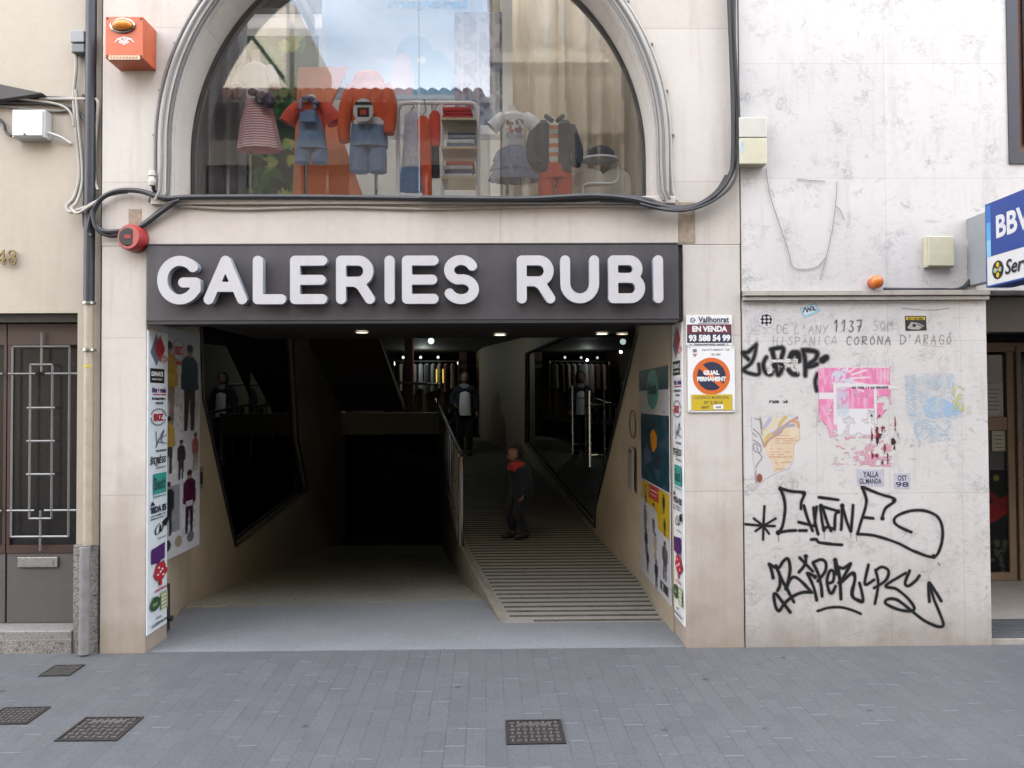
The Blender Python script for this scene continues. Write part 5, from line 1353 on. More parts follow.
# ================================================================== covers in the paving
def cover(label, quad, pat, grp='iron covers in the paving'):
    P = [WZ(x, y, 0) for x, y in quad]      # near-left, near-right, far-right, far-left
    c = sum(P, Vector())/4; u = (P[1]+P[2]-P[0]-P[3])/2; v = (P[3]+P[2]-P[0]-P[1])/2
    v = Vector((v.x, v.y, 0)); u = Vector((u.x, u.y, 0))
    wn, dn = u.length, v.length; e1 = u.normalized(); e2 = Vector((-e1.y, e1.x, 0))
    t = thing('utility_cover', label, 'cover', (c.x, c.y, 0), grp)
    f = lambda a, b, z: c+e1*(a*wn/2)+e2*(b*dn/2)+Vector((0, 0, z))
    def slab(bm, a0, a1, b0, b1, z0, z1): hexa(bm, [f(a0, b0, z0), f(a1, b0, z0), f(a1, b1, z0), f(a0, b1, z0), f(a0, b0, z1), f(a1, b0, z1), f(a1, b1, z1), f(a0, b1, z1)])
    bm = B()
    for a in ((-1, 1, -1, -.92), (-1, 1, .92, 1), (-1, -.92, -.92, .92), (.92, 1, -.92, .92)): slab(bm, *a, .001, .007)
    obj('frame', bm, M['iron'], t)
    bm = B(); slab(bm, -.90, .90, -.90, .90, .001, .004); obj('lid', bm, M['iron'], t)
    bm = B(); n = max(8, int(wn/.042)); mrows = max(6, int(dn/.042))
    for i in range(n):
        for j in range(mrows):
            a, b = -.88+1.76*(i+.5)/n, -.88+1.76*(j+.5)/mrows
            if pat == 'bar' and abs(a) < .62 and .45 < b < .68: continue
            s1, s2 = .68/n, .68/mrows
            if (i+j) % 2: s2 *= .45
            else: s1 *= .45
            slab(bm, a-s1, a+s1, b-s2, b+s2, .004, .0075)
    if pat == 'bar': slab(bm, -.58, .58, .50, .64, .004, .008)
    obj('tread', bm, M['iron_l'], t)
cover('square iron cover with a chequer tread in the middle of the paving', [(506, 745.5), (566, 744), (561.5, 720.5), (505.5, 721)], 'bar')
cover('large iron cover with a diagonal tread near the left corner', [(58, 742), (120, 741), (141, 718), (82, 718)], 'bar')
cover('iron cover cut by the left edge of the photo', [(-22, 726), (28, 724), (50, 708), (4, 708)], '')
cover('small iron cover in front of the beige house step', [(40, 677), (72, 676), (83, 665.5), (53, 666)], '')

# ================================================================== litter bin foot / stop at the left jamb
ds = thing('door_stop', 'small dark bracket at the foot of the left jamb', 'bracket', (q(172, 615, .3).x, .36, .02))
obj('plate', bx(-2.397, -2.372, .36, .44, .03, .36), M['sign_dark'], ds, bevel=.004); obj('knob', tube(B(), [(-2.385, .40, .12), (-2.34, .40, .12)], .02, 10), M['black'], ds, True)
# ================================================================== signs and advertising
I = {k[4:]: v for k, v in M.items() if k.startswith('ink_')}
PW = M['paper']
# estate agent's board
s = Sheet.px(686, 315, 732, 345.5, -.012); s.board([(0, 0), (46, 0), (46, 30.5), (0, 30.5)], PW, .008)
s.rect(.8, 9.5, 45.4, 28, I['maroon']); s.rect(.8, 18.6, 45.4, 28, I['navy'])
s.text('Vallhonrat', 12, 1.6, 43, 7.6, I['navy'], .03); s.disc(6.5, 5.2, 2.6, 2.6, I['bluegrey']); s.disc(6.9, 5.2, 1.4, 1.5, PW); s.rect(6.5, 4.6, 9.6, 5.8, I['bluegrey'])
s.rect(12, 8.1, 43, 8.6, I['navy'])
s.text('EN VENDA', 6, 11, 41, 16.9, PW, .05); s.text('93 588 54 99', 2.4, 19.8, 44, 26.6, PW, .055); s.micro(3.5, 28.6, 43, 30, I['navy'])
tag(s.build('sale_sign'), 'small white and maroon EN VENDA sale sign with a phone number', 'sign')
# no parking plate
s = Sheet.px(687.5, 345.8, 734.5, 412.5, -.010); s.board([(1, 0), (46, 0), (47, 1), (47, 66), (46, 66.6), (1, 66.6), (0, 66), (0, 1)], PW, .006)
s.text('AJUNTAMENT DE', 14, 3.0, 42, 5.8, I['grey'], .02); s.text('RUB\u00cd', 24, 7.2, 33, 10, I['grey'], .02)
s.rect(5.2, 3.2, 9.2, 6.6, I['grey']); s.poly([(4.6, 8), (9.8, 8), (7.2, 11.6)], flat('faded red print', (.5, .25, .25), .5))
s.disc(23.5, 30.5, 18.6, 18.6, I['orange'], 40); s.disc(23.5, 30.5, 14.3, 14.3, I['navy'], 40)
s.poly([(11.2, 22.6), (14.6, 18.6), (36, 39), (32.6, 42.6)], I['orange'])
s.text('GUAL', 15.5, 24.6, 31.5, 29.4, PW, .06); s.text('PERMANENT', 9.2, 31, 38, 35.6, PW, .06)
s.rect(3.2, 48.8, 44, 64.6, I['yellow']); s.text('LLICENCIA MUNICIPAL', 6, 50.4, 41, 53.2, I['brown'], .02); s.text('N\u00ba 2.3014', 16, 55.2, 34, 58.4, I['brown'], .02); s.text('ANY', 13, 60, 21, 63, I['brown'], .02); s.rect(25, 58.9, 35, 63.6, PW); s.micro(27.5, 60.2, 32.8, 62.6, I['grey'])
for a, b in ((1.8, 1.8), (45, 1.8), (1.8, 65), (45, 65)): s.disc(a, b, .7, .7, I['grey'])
tag(s.build('parking_sign'), 'GUAL PERMANENT no parking plate with a crossed orange ring on the right pilaster', 'sign')

# tall advertising boards on both jambs
def strip(near, far, ztop, zbot, X_, face, name, label):
    """board on plane X=X_, its print 22 x 400 local units"""
    H = 400.
    if face > 0: o, u = Vector((X_, near, ztop)), Vector((0, (far-near)/22, 0))
    else: o, u = Vector((X_, far, ztop)), Vector((0, -(far-near)/22, 0))
    v = Vector((0, 0, -(ztop-zbot)/H))
    s = Sheet(o, u, v, .0002)
    s.board([(0, 0), (22, 0), (22, H), (0, H)], M['paper_blue'] if face > 0 else PW, .008)
    Z = lambda y: (y-330)/(636-330)*H      # photo rows of the left board -> local
    def P(pts): return [(x, Z(y)) for x, y in pts]
    s.poly(P([(2, 352), (9, 331), (15, 350), (9, 366)]), I['bluegrey']); s.poly(P([(7, 348), (13, 332), (19, 347), (13, 362)]), I['red'])
    s.text('RUBI', 12, Z(353), 21.5, Z(361), flat('pink print', (.7, .2, .25), .5), .03, 0, -.8)
    s.rect(2, Z(368), 18, Z(383), I['black']); s.text("DINA'S", 3.5, Z(371), 16.5, Z(376), PW, .05); s.micro(4, Z(378), 16, Z(380), PW)
    s.text('bbs i m\u00e9s', 4, Z(387), 20, Z(393), I['purple'], .05); s.rect(5, Z(394), 20, Z(395.3), I['red']); s.micro(4, Z(397.5), 20, Z(400.5), I['navy']); s.micro(8, Z(402), 17, Z(405), I['navy'])
    for k in range(0, 20):
        a = 2*PI*k/20
        if k not in (0, 10): s.poly([(11+r*math.cos(b_)*9.2, Z(418+r*math.sin(b_)*9.2)) for r, b_ in ((1, a), (1, a+.24), (.84, a+.24), (.84, a))], I['bluegrey'] if k < 10 else I['grey'])
    s.text('BIZ', 5.5, Z(414.5), 16.5, Z(422), I['red'], .05)
    s.line(P([(8, 449), (12, 440), (17, 432), (14, 443), (20, 446), (10, 443), (20, 437)]), 1.1, I['bluegrey']); s.line(P([(8, 433), (9, 446)]), .8, I['bluegrey']); s.micro(8, Z(451.5), 21, Z(454), I['navy'])
    s.text('STRESS', 1.5, Z(459), 19, Z(466), I['black'], .02, 1); s.line(P([(3, 458), (9, 468), (13, 457)]), .8, I['black']); s.micro(8, Z(469), 20, Z(471.3), I['grey'])
    s.rect(5, Z(476), 20, Z(497), I['teal']); s.text('Besit', 6, Z(480), 18.5, Z(493), I['dteal'], .03); s.micro(5, Z(498.5), 20, Z(500.5), I['teal'])
    s.text('VIDA ES', 2, Z(509), 20, Z(516), I['navy'], .05); s.poly(P([(2, 508), (4.5, 503), (7, 508)]), I['navy']); s.micro(2, Z(517.5), 20, Z(519.6), I['navy']); s.micro(2, Z(520.6), 20, Z(522.5), I['navy'])
    s.line(P([(12, 528), (8, 532), (8, 538), (12, 537), (13, 530), (14, 537), (18, 527), (20, 524)]), 1.1, I['black']); s.poly(P([(15, 527), (21, 523), (20, 533), (16, 531)]), I['black']); s.micro(10, Z(542), 20, Z(544), I['grey'])
    s.poly(P([(3, 552), (18, 549), (18, 566), (14, 566), (11, 569), (7, 567), (3, 567)]), I['purple']); s.micro(15, Z(567), 18, Z(570), I['purple'])
    for cx, cy, rx_, ry_ in ((13, 574, 6, 6), (9.5, 579, 4, 4), (17, 579, 4, 4), (13, 583, 5, 4)): s.disc(cx, Z(cy), rx_, ry_*H/306, I['red'])
    for cx, cy in ((11, 573), (15, 576), (10, 580), (16, 582), (13, 578)): s.disc(cx, Z(cy), 1.1, 1.3, PW)
    s.rect(11.5, Z(585), 14.5, Z(592), I['red']); s.micro(7, Z(594), 20, Z(597), I['red'])
    s.disc(7, Z(608), 5.4, 8*H/306*.9, I['green']); s.micro(4.4, Z(606), 9.6, Z(610), I['lime']); s.rect(13, Z(600), 21, Z(618), I['lime']); 
    for k in range(4): s.rect(14.2, Z(603+k*4), 19.6, Z(604+k*4), PW)
    s.text('WWW.', 8, Z(622.5), 14, Z(625), I['navy'], .04); s.text('GALERIESRUBI.COM', 3, Z(628), 20, Z(631), I['navy'], .04)
    o = s.build(name); tag(o, label, 'advertising board', 'advertising boards of the shops'); return o
zt_ = W(147, 330, 0).z; zb_ = W(147, 636, 0).z
strip(.004, .31, zt_, zb_, xl1+.010, 1, 'ad_board', 'tall narrow board of shop logos on the left jamb')
ztr = W(685, 322, 0).z; zbr = W(685, 627, 0).z
strip(.004, .31, ztr, zbr, xr0-.010, -1, 'ad_board', 'tall narrow board of shop logos on the right jamb')

# banner behind the left board
def banner(near, far, zt, zb, X_, face, name, label, paint, wu, hu, res):
    if face > 0: o, u = Vector((X_, near, zt)), Vector((0, (far-near)/wu, 0))
    else: o, u = Vector((X_, far, zt)), Vector((0, -(far-near)/wu, 0))
    v = Vector((0, 0, -(zt-zb)/hu)); nrm = Vector((1 if face > 0 else -1, 0, 0))
    t = thing(name, label, 'poster', (X_, (near+far)/2, zb))
    bm = B(); xs = sorted((X_, X_-nrm.x*.006)); box(bm, xs[0], xs[1], near, far, zb, zt); obj('sheet', bm, PW, t)
    ik = Ink(o, u, v, wu, hu, res); ik.over(np.ones(ik.X.shape), (.60, .60, .62)); paint(ik); ik.build('print', M['ink_gloss'], t); return t
def figure(ik, cx, y0, h, body, legs, w=.45, skin_=(.35, .22, .16)):
    X_, Y_ = ik.X, ik.Y; sx = h*.16*w
    el = lambda a, b, rx_, ry_: (((X_-a)/rx_)**2+((Y_-b)/ry_)**2 < 1)*1.
    ik.tint(inpoly(X_, Y_, [(cx-sx*.7, y0+h*.48), (cx+sx*.7, y0+h*.48), (cx+sx*.55, y0+h*.97), (cx+sx*.1, y0+h*.97), (cx, y0+h*.6), (cx-sx*.3, y0+h*.97), (cx-sx*.7, y0+h*.97)])*1., legs)
    ik.tint(inpoly(X_, Y_, [(cx-sx*.4, y0+h*.13), (cx+sx*.4, y0+h*.13), (cx+sx, y0+h*.2), (cx+sx*1.1, y0+h*.5), (cx+sx*.7, y0+h*.52), (cx-sx*.7, y0+h*.52), (cx-sx*1.1, y0+h*.5), (cx-sx, y0+h*.2)])*1., body)
    mk_ = (np.abs(X_-cx) < sx*1.2) & (Y_ > y0+h*.12) & (Y_ < y0+h*.98)
    ik.C = np.where(mk_[..., None], ik.C*(.55+.9*fbm(X_/1.6+cx, Y_/5, int(cx*7+y0)))[..., None], ik.C)
    ik.tint(el(cx, y0+h*.075, h*.045*w+.6, h*.07), skin_); ik.tint(el(cx, y0+h*.045, h*.05*w+.6, h*.045), (.03, .02, .02))
def paintL(ik):     # 30 x 240 units
    figure(ik, 4, 14, 92, (.52, .34, .05), (.25, .2, .16)); figure(ik, 21, 14, 98, (.02, .035, .06), (.05, .035, .03))
    ik.stroke(arc(11.5, 22, 4.5, 12, 0, 360, 20), .6, (.4, .05, .06)); ik.tint((((ik.X-11.5)/2.4)**2+((ik.Y-36)/2)**2 < 1)*1., (.5, .04, .05))
    figure(ik, 4, 92, 62, (.45, .30, .06), (.05, .045, .04)); figure(ik, 14, 118, 44, (.04, .035, .04), (.05, .04, .04)); figure(ik, 26, 112, 44, (.35, .12, .1), (.3, .25, .22), .4)
    ik.tint(inpoly(ik.X, ik.Y, [(5, 165), (13, 165), (13, 214), (5, 214)])*1., (.28, .28, .32))
    figure(ik, 4, 160, 58, (.02, .025, .03), (.03, .03, .035)); figure(ik, 21, 152, 72, (.07, .012, .03), (.035, .02, .03))
    ik.tint(((ik.X > 18) & (ik.X < 24) & (ik.Y > 186) & (ik.Y < 192))*1., (.5, .5, .52))
    for cx, c in ((3, (.03, .03, .04)), (12, (.35, .28, .2)), (22, (.15, .15, .17))): ik.tint((((ik.X-cx)/3)**2+((ik.Y-226)/6)**2 < 1)*1., c)
    for t_, cx in (('', 0),): pass
pl0 = WX(168, 327, -2.39); pl1 = WX(196, 335, -2.39); plb = WX(168, 560, -2.39)
bl = banner(.345, 1.02, 2.19, plb.z+.005, -2.388, 1, 'fashion_banner', 'long white banner of printed fashion figures inside the left jamb', paintL, 30, 240, .45)
bt = Sheet((-2.384, .345, 2.19), (0, (1.02-.345)/30, 0), (0, 0, -(2.19-plb.z)/240)); bt.text('BIZ', 8.4, 18, 14.6, 27, I['red'], .05); bt.build('lettering', bl)
# posters behind the right board
def paintR1(ik):    # 40 x 100
    X_, Y_ = ik.X, ik.Y
    ik.tint((Y_ < 22)*1., (.03, .07, .075)); ik.tint((((X_-20)/8)**2+((Y_-21)/20)**2 < 1)*1., (.10, .36, .29)); ik.tint(((Y_ > 46) & (X_ > 2.5))*1., (.015, .055, .075))
    nz = fbm(X_/5, Y_/6, 9)
    ik.tint(((Y_ > 47) & (nz > .55) & (X_ > 2.5))*.8, (.05, .10, .13)); ik.tint((((X_-12)/5)**2+((Y_-88)/9)**2 < 1)*.6, (.16, .17, .28)); ik.tint((((X_-26)/6)**2+((Y_-92)/7)**2 < 1)*.7, (.02, .02, .03))
    ik.tint(inpoly(X_, Y_, [(16, 66), (20, 60), (25, 66), (25, 77), (20, 84), (17, 76)])*1., (.72, .27, .02))
    ik.tint(((Y_ > 24) & (Y_ < 44) & (fbm(X_/2.2, Y_/3, 4) > .66))*.7, (.4, .4, .42))
bR = banner(.345, 1.55, 1.90, .99, 1.194, -1, 'shop_poster', 'teal shop poster with an orange shape inside the right jamb', paintR1, 40, 115, .4)
bt = Sheet((1.190, 1.55, 1.90), (0, -(1.55-.345)/40, 0), (0, 0, -(1.90-.99)/115)); bt.text('Besit', 14.5, 14, 25.5, 26, I['dteal'], .03); bt.build('lettering', bR)
def paintR2(ik):    # 40 x 140
    X_, Y_ = ik.X, ik.Y
    ik.tint(inpoly(X_, Y_, [(3, 2), (40, 2), (40, 66), (26, 62), (24, 40), (12, 34), (3, 30)])*1., (.62, .42, .02)); ik.tint(inpoly(X_, Y_, [(14, 2), (27, 2), (27, 24), (14, 24)])*1., (.55, .06, .05))
    for cx, y0, h, b_, l_ in ((9, 8, 30, (.3, .26, .24), (.08, .07, .07)), (33, 6, 30, (.03, .03, .04), (.05, .05, .05)), (8, 40, 44, (.22, .2, .24), (.1, .09, .1)), (20, 28, 48, (.55, .55, .56), (.04, .04, .05)), (34, 40, 26, (.03, .03, .035), (.03, .03, .03)), (9, 78, 44, (.05, .04, .05), (.08, .07, .1)), (22, 72, 42, (.5, .38, .3), (.45, .35, .1)), (34, 72, 58, (.12, .1, .12), (.06, .05, .09)), (11, 108, 38, (.07, .02, .07), (.1, .08, .12)), (23, 112, 44, (.07, .03, .07), (.06, .05, .08))):
        figure(ik, cx, y0, h, b_, l_, .34)
    ik.tint(((X_ > 28) & (X_ < 38) & (Y_ > 134) & (Y_ < 147))*1., (.04, .04, .05)); ik.tint(((X_ > 30) & (X_ < 32) & (Y_ > 136) & (Y_ < 145))*1., (.5, .5, .5)); ik.tint((np.abs(Y_-10) < .8)*((X_ > 15) & (X_ < 26)), (.6, .6, .6)); ik.tint((np.abs(Y_-16) < .6)*((X_ > 15) & (X_ < 24)), (.6, .6, .6))
banner(.35, 1.55, .985, .19, 1.1945, -1, 'fashion_poster', 'yellow and white poster of clothing figures low inside the right jamb', paintR2, 40, 155, .4)
# bare round sticker and small strip sheet beyond
def paintR3(ik):
    ik.C[:] = (.62, .61, .6)
    for k in range(16): ik.tint(((np.abs(ik.Y-(14+k*4)) < .9) & (ik.X > 2) & (ik.X < 9-(k % 3)))*1., (.1, .1, .11))
    ik.tint((((ik.X-6)/3)**2+((ik.Y-7)/4)**2 < 1)*1., (.35, .05, .06))
a_ = WX(634, 450, 1.2); b_ = WX(634, 492, 1.2)
banner(1.66, 1.98, WX(632, 448, 1.15).z, WX(632, 492, 1.15).z, 1.153, -1, 'notice_strip', 'narrow printed notice deepest inside the right jamb', paintR3, 12, 80, .5)
bm = B(); c = WX(632, 424, 1.15); tube(bm, [(1.156, c.y+.16*math.cos(2*PI*k/30), c.z+.12*math.sin(2*PI*k/30)) for k in range(31)], .006, 5); 
tag(obj('round_emblem', bm, flat('faded emblem', (.16, .12, .08), .7)), 'faded oval emblem on the right passage wall above the notice strip', 'emblem')
sb_ = thing('wall_socket', 'small steel plate on the left passage wall', 'plate', WX(200, 478, -2.55)); c = WX(200, 478, -2.57)
obj('plate', bx(c.x-.02, c.x+.01, c.y-.05, c.y+.05, c.z-.09, c.z+.09), M['grille'], sb_); obj('slot', bx(c.x+.0105, c.x+.014, c.y-.02, c.y+.02, c.z-.05, c.z+.05), M['black'], sb_)

# ================================================================== graffiti, stickers and torn bills on the marble
BK = (.014, .014, .017)
ik = ink_px(742, 480, 948, 636, 0, .4)
def tr(ox, oy, sc_): return lambda pts: [(ox+x/sc_, oy+y/sc_) for x, y in pts]
CA, CB, CC, CD, C8 = tr(740, 480, 8.533), tr(760, 550, 10.24), tr(850, 550, 8.533), tr(735, 335, 10.24), tr(735, 460, 4.04)
def gs(T_, pts, w=3.1, k=6, soft=.7, alpha=.98): ik.stroke([(a-742, b-480) for a, b in T_(pts)], w, BK, soft, k, alpha)
for p in ([(40, 378), (180, 392), (290, 396)], [(205, 225), (195, 380), (190, 512)], [(112, 330), (190, 390), (242, 462)], [(298, 332), (190, 395), (126, 438)]): gs(CA, p, 2.5, 1)
for p in ([(515, 250), (520, 190), (548, 122), (530, 108), (440, 100), (342, 75)], [(342, 75), (372, 160), (380, 260), (355, 400), (318, 452)], [(318, 452), (400, 438), (470, 434)], [(498, 436), (560, 436)], [(495, 364), (575, 384), (635, 402)],
          [(540, 222), (570, 330), (612, 440)], [(622, 240), (632, 350), (658, 468)], [(648, 235), (628, 400)], [(670, 152), (835, 176)], [(680, 225), (690, 330), (708, 438)], [(690, 230), (830, 275), (808, 300), (800, 425)], [(700, 240), (735, 360), (768, 440)], [(708, 432), (735, 408), (800, 428)],
          [(865, 220), (862, 330), (855, 432)], [(868, 225), (900, 350), (935, 445)], [(960, 222), (950, 340), (938, 445)], [(600, 514), (640, 512), (658, 535)], [(665, 540), (760, 552), (860, 562)]): gs(CA, p, 3.0, 6)
for c_ in ((342, 75), (540, 115), (830, 275), (866, 225), (318, 452), (685, 225)): gs(CA, [c_, (c_[0]+2, c_[1]+2)], 4.6, 1)
for x, y0, y1 in ((320, 450, 525), (710, 440, 510), (935, 445, 505), (985, 470, 530)): gs(CA, [(x, y0), (x+1, y1)], .9, 1, .5, .55)
for p in ([(590, 243), (605, 200), (645, 165), (580, 140), (512, 112)], [(512, 112), (529, 170), (510, 240), (490, 303)], [(515, 235), (555, 240)],
          [(490, 303), (560, 310), (650, 340), (720, 375), (795, 398), (825, 360), (835, 290), (815, 235), (760, 210), (700, 212), (650, 232), (640, 255), (660, 275), (708, 297)]): gs(C8, p, 3.0, 6)
for c_ in ((640, 168), (592, 240), (515, 116), (797, 396)): gs(C8, [c_, (c_[0]+1, c_[1]+1)], 4.4, 1)
for p in ([(85, 145), (105, 210), (122, 290)], [(150, 170), (185, 260), (190, 360), (165, 420)], [(88, 148), (170, 190), (225, 120), (275, 95), (295, 200), (270, 340), (248, 400)], [(150, 165), (215, 320), (260, 400), (330, 540)], [(255, 395), (300, 300), (350, 285), (420, 340), (510, 440)],
          [(515, 440), (420, 440), (320, 480), (230, 555), (180, 625), (145, 590), (125, 470), (150, 455), (215, 540), (290, 640)], [(395, 85), (455, 150), (525, 225)], [(455, 65), (450, 150), (385, 232)], [(470, 245), (530, 380), (562, 520)], [(480, 245), (520, 265), (555, 280)],
          [(530, 140), (580, 250), (608, 370), (618, 480)], [(530, 135), (610, 105), (660, 140), (650, 230), (575, 325)], [(680, 350), (730, 330), (742, 250), (720, 215), (690, 240), (670, 330), (690, 430), (720, 450), (755, 380)], [(755, 108), (765, 255)], [(760, 110), (790, 230), (805, 380), (810, 510)],
          [(770, 175), (840, 195), (915, 148), (860, 250), (800, 350)], [(800, 355), (930, 245), (955, 310), (920, 440), (940, 500), (1010, 530)]): gs(CB, p, 3.2, 6)
for c_ in ((85, 150), (252, 400), (170, 185), (545, 285), (795, 345), (455, 70), (755, 110)): gs(CB, [c_, (c_[0]+2, c_[1]+2)], 4.2, 1)
for p in ([(0, 205), (28, 250), (5, 390), (40, 435), (92, 450), (85, 370), (65, 290)], [(145, 135), (112, 300), (190, 265)], [(205, 180), (225, 300), (195, 470)], [(205, 185), (260, 155), (315, 190), (290, 270), (190, 335)], [(460, 210), (290, 315), (380, 345), (480, 430), (530, 510), (490, 535), (380, 515), (285, 465), (310, 430), (390, 440), (510, 535), (620, 620), (730, 668), (775, 650), (740, 540), (700, 440), (660, 295)],
          [(660, 455), (655, 295), (700, 350), (760, 450)], [(495, 190), (455, 290), (480, 320), (540, 280), (578, 232)]): gs(CC, p, 3.0, 6)
gs(CB, [(570, 632), (680, 600), (800, 595), (920, 625), (1010, 665)], 2.6, 6)
gs(CC, [(740, 125), (755, 145)], 1.4, 1, .6, .5)
o = ik.build('graffiti', M['ink'], lo, .0012); o['label'] = 'two large black spray tags reading CHONE and BIPER LPS'
ik = ink_px(738, 340, 836, 400, 0, .4)
def gz(pts, w=3.6, k=6, soft=1.7): ik.stroke([(a-738, b-340) for a, b in CD(pts)], w*1.4, BK, soft, k, .96)
for p, w_ in (([(135, 252), (80, 185), (130, 175), (215, 100)], 3.0), ([(215, 105), (200, 200), (160, 290), (85, 365), (235, 405), (240, 300)], 2.6), ([(318, 230), (285, 300), (310, 390), (370, 400), (390, 310)], 3.0), ([(365, 150), (490, 135), (470, 250)], 3.2), ([(380, 165), (410, 300), (440, 410), (480, 320), (430, 270)], 3.4),
             ([(560, 260), (580, 195), (640, 190), (650, 260)], 4.4), ([(545, 360), (580, 400), (630, 405)], 3.6), ([(695, 160), (715, 280), (715, 420)], 3.2), ([(690, 155), (790, 165), (840, 190), (810, 260), (720, 320), (770, 325), (835, 300)], 3.4), ([(890, 262), (930, 235)], 5.0), ([(840, 400), (815, 480), (830, 575)], 2.8)): gz(p, w_)
o = ik.build('graffiti', M['ink'], lo, .0012); o['label'] = 'black blurry spray tag reading ZOBOR at the upper left'
# pencilled lines: single line capitals
HW = {'D': [[(.05, 0), (.1, 1)], [(.0, 0), (.6, .1), (.85, .5), (.5, .95), (.05, 1)]], 'E': [[(.8, .02), (.1, .0), (.05, 1), (.8, .95)], [(.08, .5), (.6, .48)]], 'S': [[(.75, .1), (.4, 0), (.15, .25), (.7, .65), (.5, 1), (.05, .9)]], 'L': [[(.1, 0), (.05, 1), (.7, .95)]], "'": [[(.3, 0), (.2, .25)]],
      'A': [[(.0, 1), (.4, 0), (.75, 1)], [(.15, .62), (.65, .6)]], '\u00c0': [[(.0, 1), (.4, .1), (.75, 1)], [(.15, .65), (.65, .62)], [(.2, -.22), (.45, -.05)]], 'N': [[(.05, 1), (.1, 0), (.65, 1), (.75, 0)]], 'Y': [[(.0, 0), (.35, .5)], [(.8, 0), (.2, 1)]], '1': [[(.1, .25), (.45, 0), (.4, 1)]], '3': [[(.1, .05), (.65, .05), (.35, .42), (.7, .7), (.4, 1), (.05, .88)]], '7': [[(.05, .05), (.75, .0), (.35, 1)], [(.2, .5), (.7, .5)]],
      'O': [[(.4, 0), (.08, .4), (.3, 1), (.72, .6), (.45, 0)]], '\u00d3': [[(.4, .1), (.08, .5), (.3, 1), (.72, .6), (.45, .1)], [(.4, -.05), (.65, -.25)]], 'M': [[(.0, 1), (.12, 0), (.4, .6), (.7, 0), (.82, 1)]], 'H': [[(.1, 0), (.05, 1)], [(.7, 0), (.7, 1)], [(.08, .52), (.7, .48)]], 'I': [[(.35, 0), (.3, 1)]], 'P': [[(.1, 0), (.08, 1)], [(.05, .05), (.6, .05), (.6, .45), (.1, .55)]], 'C': [[(.75, .12), (.35, 0), (.08, .5), (.35, 1), (.75, .9)]], 'R': [[(.1, 0), (.08, 1)], [(.05, .05), (.6, .05), (.6, .42), (.12, .52), (.7, 1)]], 'G': [[(.75, .12), (.35, 0), (.08, .5), (.35, 1), (.75, .85), (.75, .55), (.45, .55)]]}
ik = ink_px(740, 302, 958, 352, 0, .34); rg = random.Random(3)
def hw(t_, x0, y0, x1, y1, w, c, al):
    n_ = len(t_); cw = (x1-x0)/n_
    for i_, ch in enumerate(t_):
        for st_ in HW.get(ch, ()):
            jy = rg.uniform(-.5, .5)
            ik.stroke([(x0-740+(i_+a*.86+rg.uniform(-.03, .03))*cw+(1-b)*.6, y0-302+jy+b*(y1-y0)+rg.uniform(-.25, .25)) for a, b in st_], w*rg.uniform(.85, 1.15), c, .45, 3, .82*al*rg.uniform(.8, 1))
GY, DK = (.16, .15, .17), (.05, .045, .055)
hw('DES', 746, 326, 769, 334, .7, GY, .35); hw('DE', 776, 325, 789, 333, .75, GY, .6); hw("L'ANY", 794, 326, 829, 334, .75, GY, .62); hw('1137', 833, 321, 863, 332, 1.25, DK, .9); hw('SOM', 872, 322, 894, 331, .75, GY, .5)
hw('LA', 748, 338, 760, 345, .7, GY, .45); hw('HISP\u00c0NICA', 772, 337, 838, 345, .75, GY, .55); hw('CORONA', 845, 337, 892, 345, 1.1, DK, .78); hw("D'ARAG\u00d3", 899, 336, 953, 345, .95, DK, .68)
ik.stroke([(162, 7), (190, 9), (209, 7)], .8, GY, .5, 4, .5); ik.stroke([(180, 44), (204, 46)], .6, GY, .5, 4, .3)
o = ik.build('graffiti', M['ink'], lo, .0013); o['label'] = "pencilled and marker lines DES DE L'ANY 1137 SOM LA HISP\u00c0NICA CORONA D'ARAG\u00d3"
ik = ink_px(767, 399, 802, 406, 0, .34)
nz = fbm(ik.X/2.2, ik.Y/3, 5); ik.over(((np.abs(ik.Y-2.6) < 1.3) & (nz > .56) & (ik.X > 2) & (ik.X < 31))*.85, DK)
ik.build('scuffed_print', M['ink'], lo, .0013)
pk = flat('marker', (.06, .055, .065), .6, .1)
def rag(ik, seed, amt=1.0, sc_=6, edge=3):
    w_, h_ = ik.X.max(), ik.Y.max()
    e = np.minimum.reduce([ik.X, w_-ik.X, ik.Y, h_-ik.Y]); n_ = fbm(ik.X/sc_, ik.Y/sc_, seed)
    return sst(0, .6, e-edge*(n_-.35)*amt)
# pink torn bill
ik = ink_px(816, 365, 898, 472, 0, .45)
X_, Y_ = ik.X, ik.Y; n1 = fbm(X_/7, Y_/7, 21); n2 = fbm(X_/2.5, Y_/2.5, 5); n3 = fbm(X_/14, Y_/3, 8)
body = inpoly(X_, Y_, [(2, 2), (73, 2), (74, 40), (64, 52), (58, 58), (40, 60), (20, 70), (2, 76)])
torn = ((n1 > .34+.26*sst(34, 80, Y_)+.12*(X_ > 56)*(Y_ > 30)) | (Y_ < 26))
pk_ = body & torn
ik.over(pk_*1., (.72, .22, .40)); ik.tint(pk_*sst(.45, .75, fbm(X_/3, Y_/9, 91))*.6, (.74, .50, .60)); ik.tint(pk_*sst(45, 78, Y_)*.6, (.72, .52, .60)); 
ik.over((inpoly(X_, Y_, [(2, 2), (75, 2), (75, 3), (2, 3)]))*1., (.7, .66, .68))
ik.tint((pk_ & (np.hypot((X_-26), (Y_-14)) < 11) & (n2 > .42))*.9, (.55, .62, .70)); 
for a_ in range(-70, 60, 22): ik.tint(pk_*(dist_line(X_, Y_, [(27+9*math.cos(R(a_)), 14+9*math.sin(R(a_))), (27+26*math.cos(R(a_)), 14+20*math.sin(R(a_)))], 1) < .8), (.76, .62, .68))
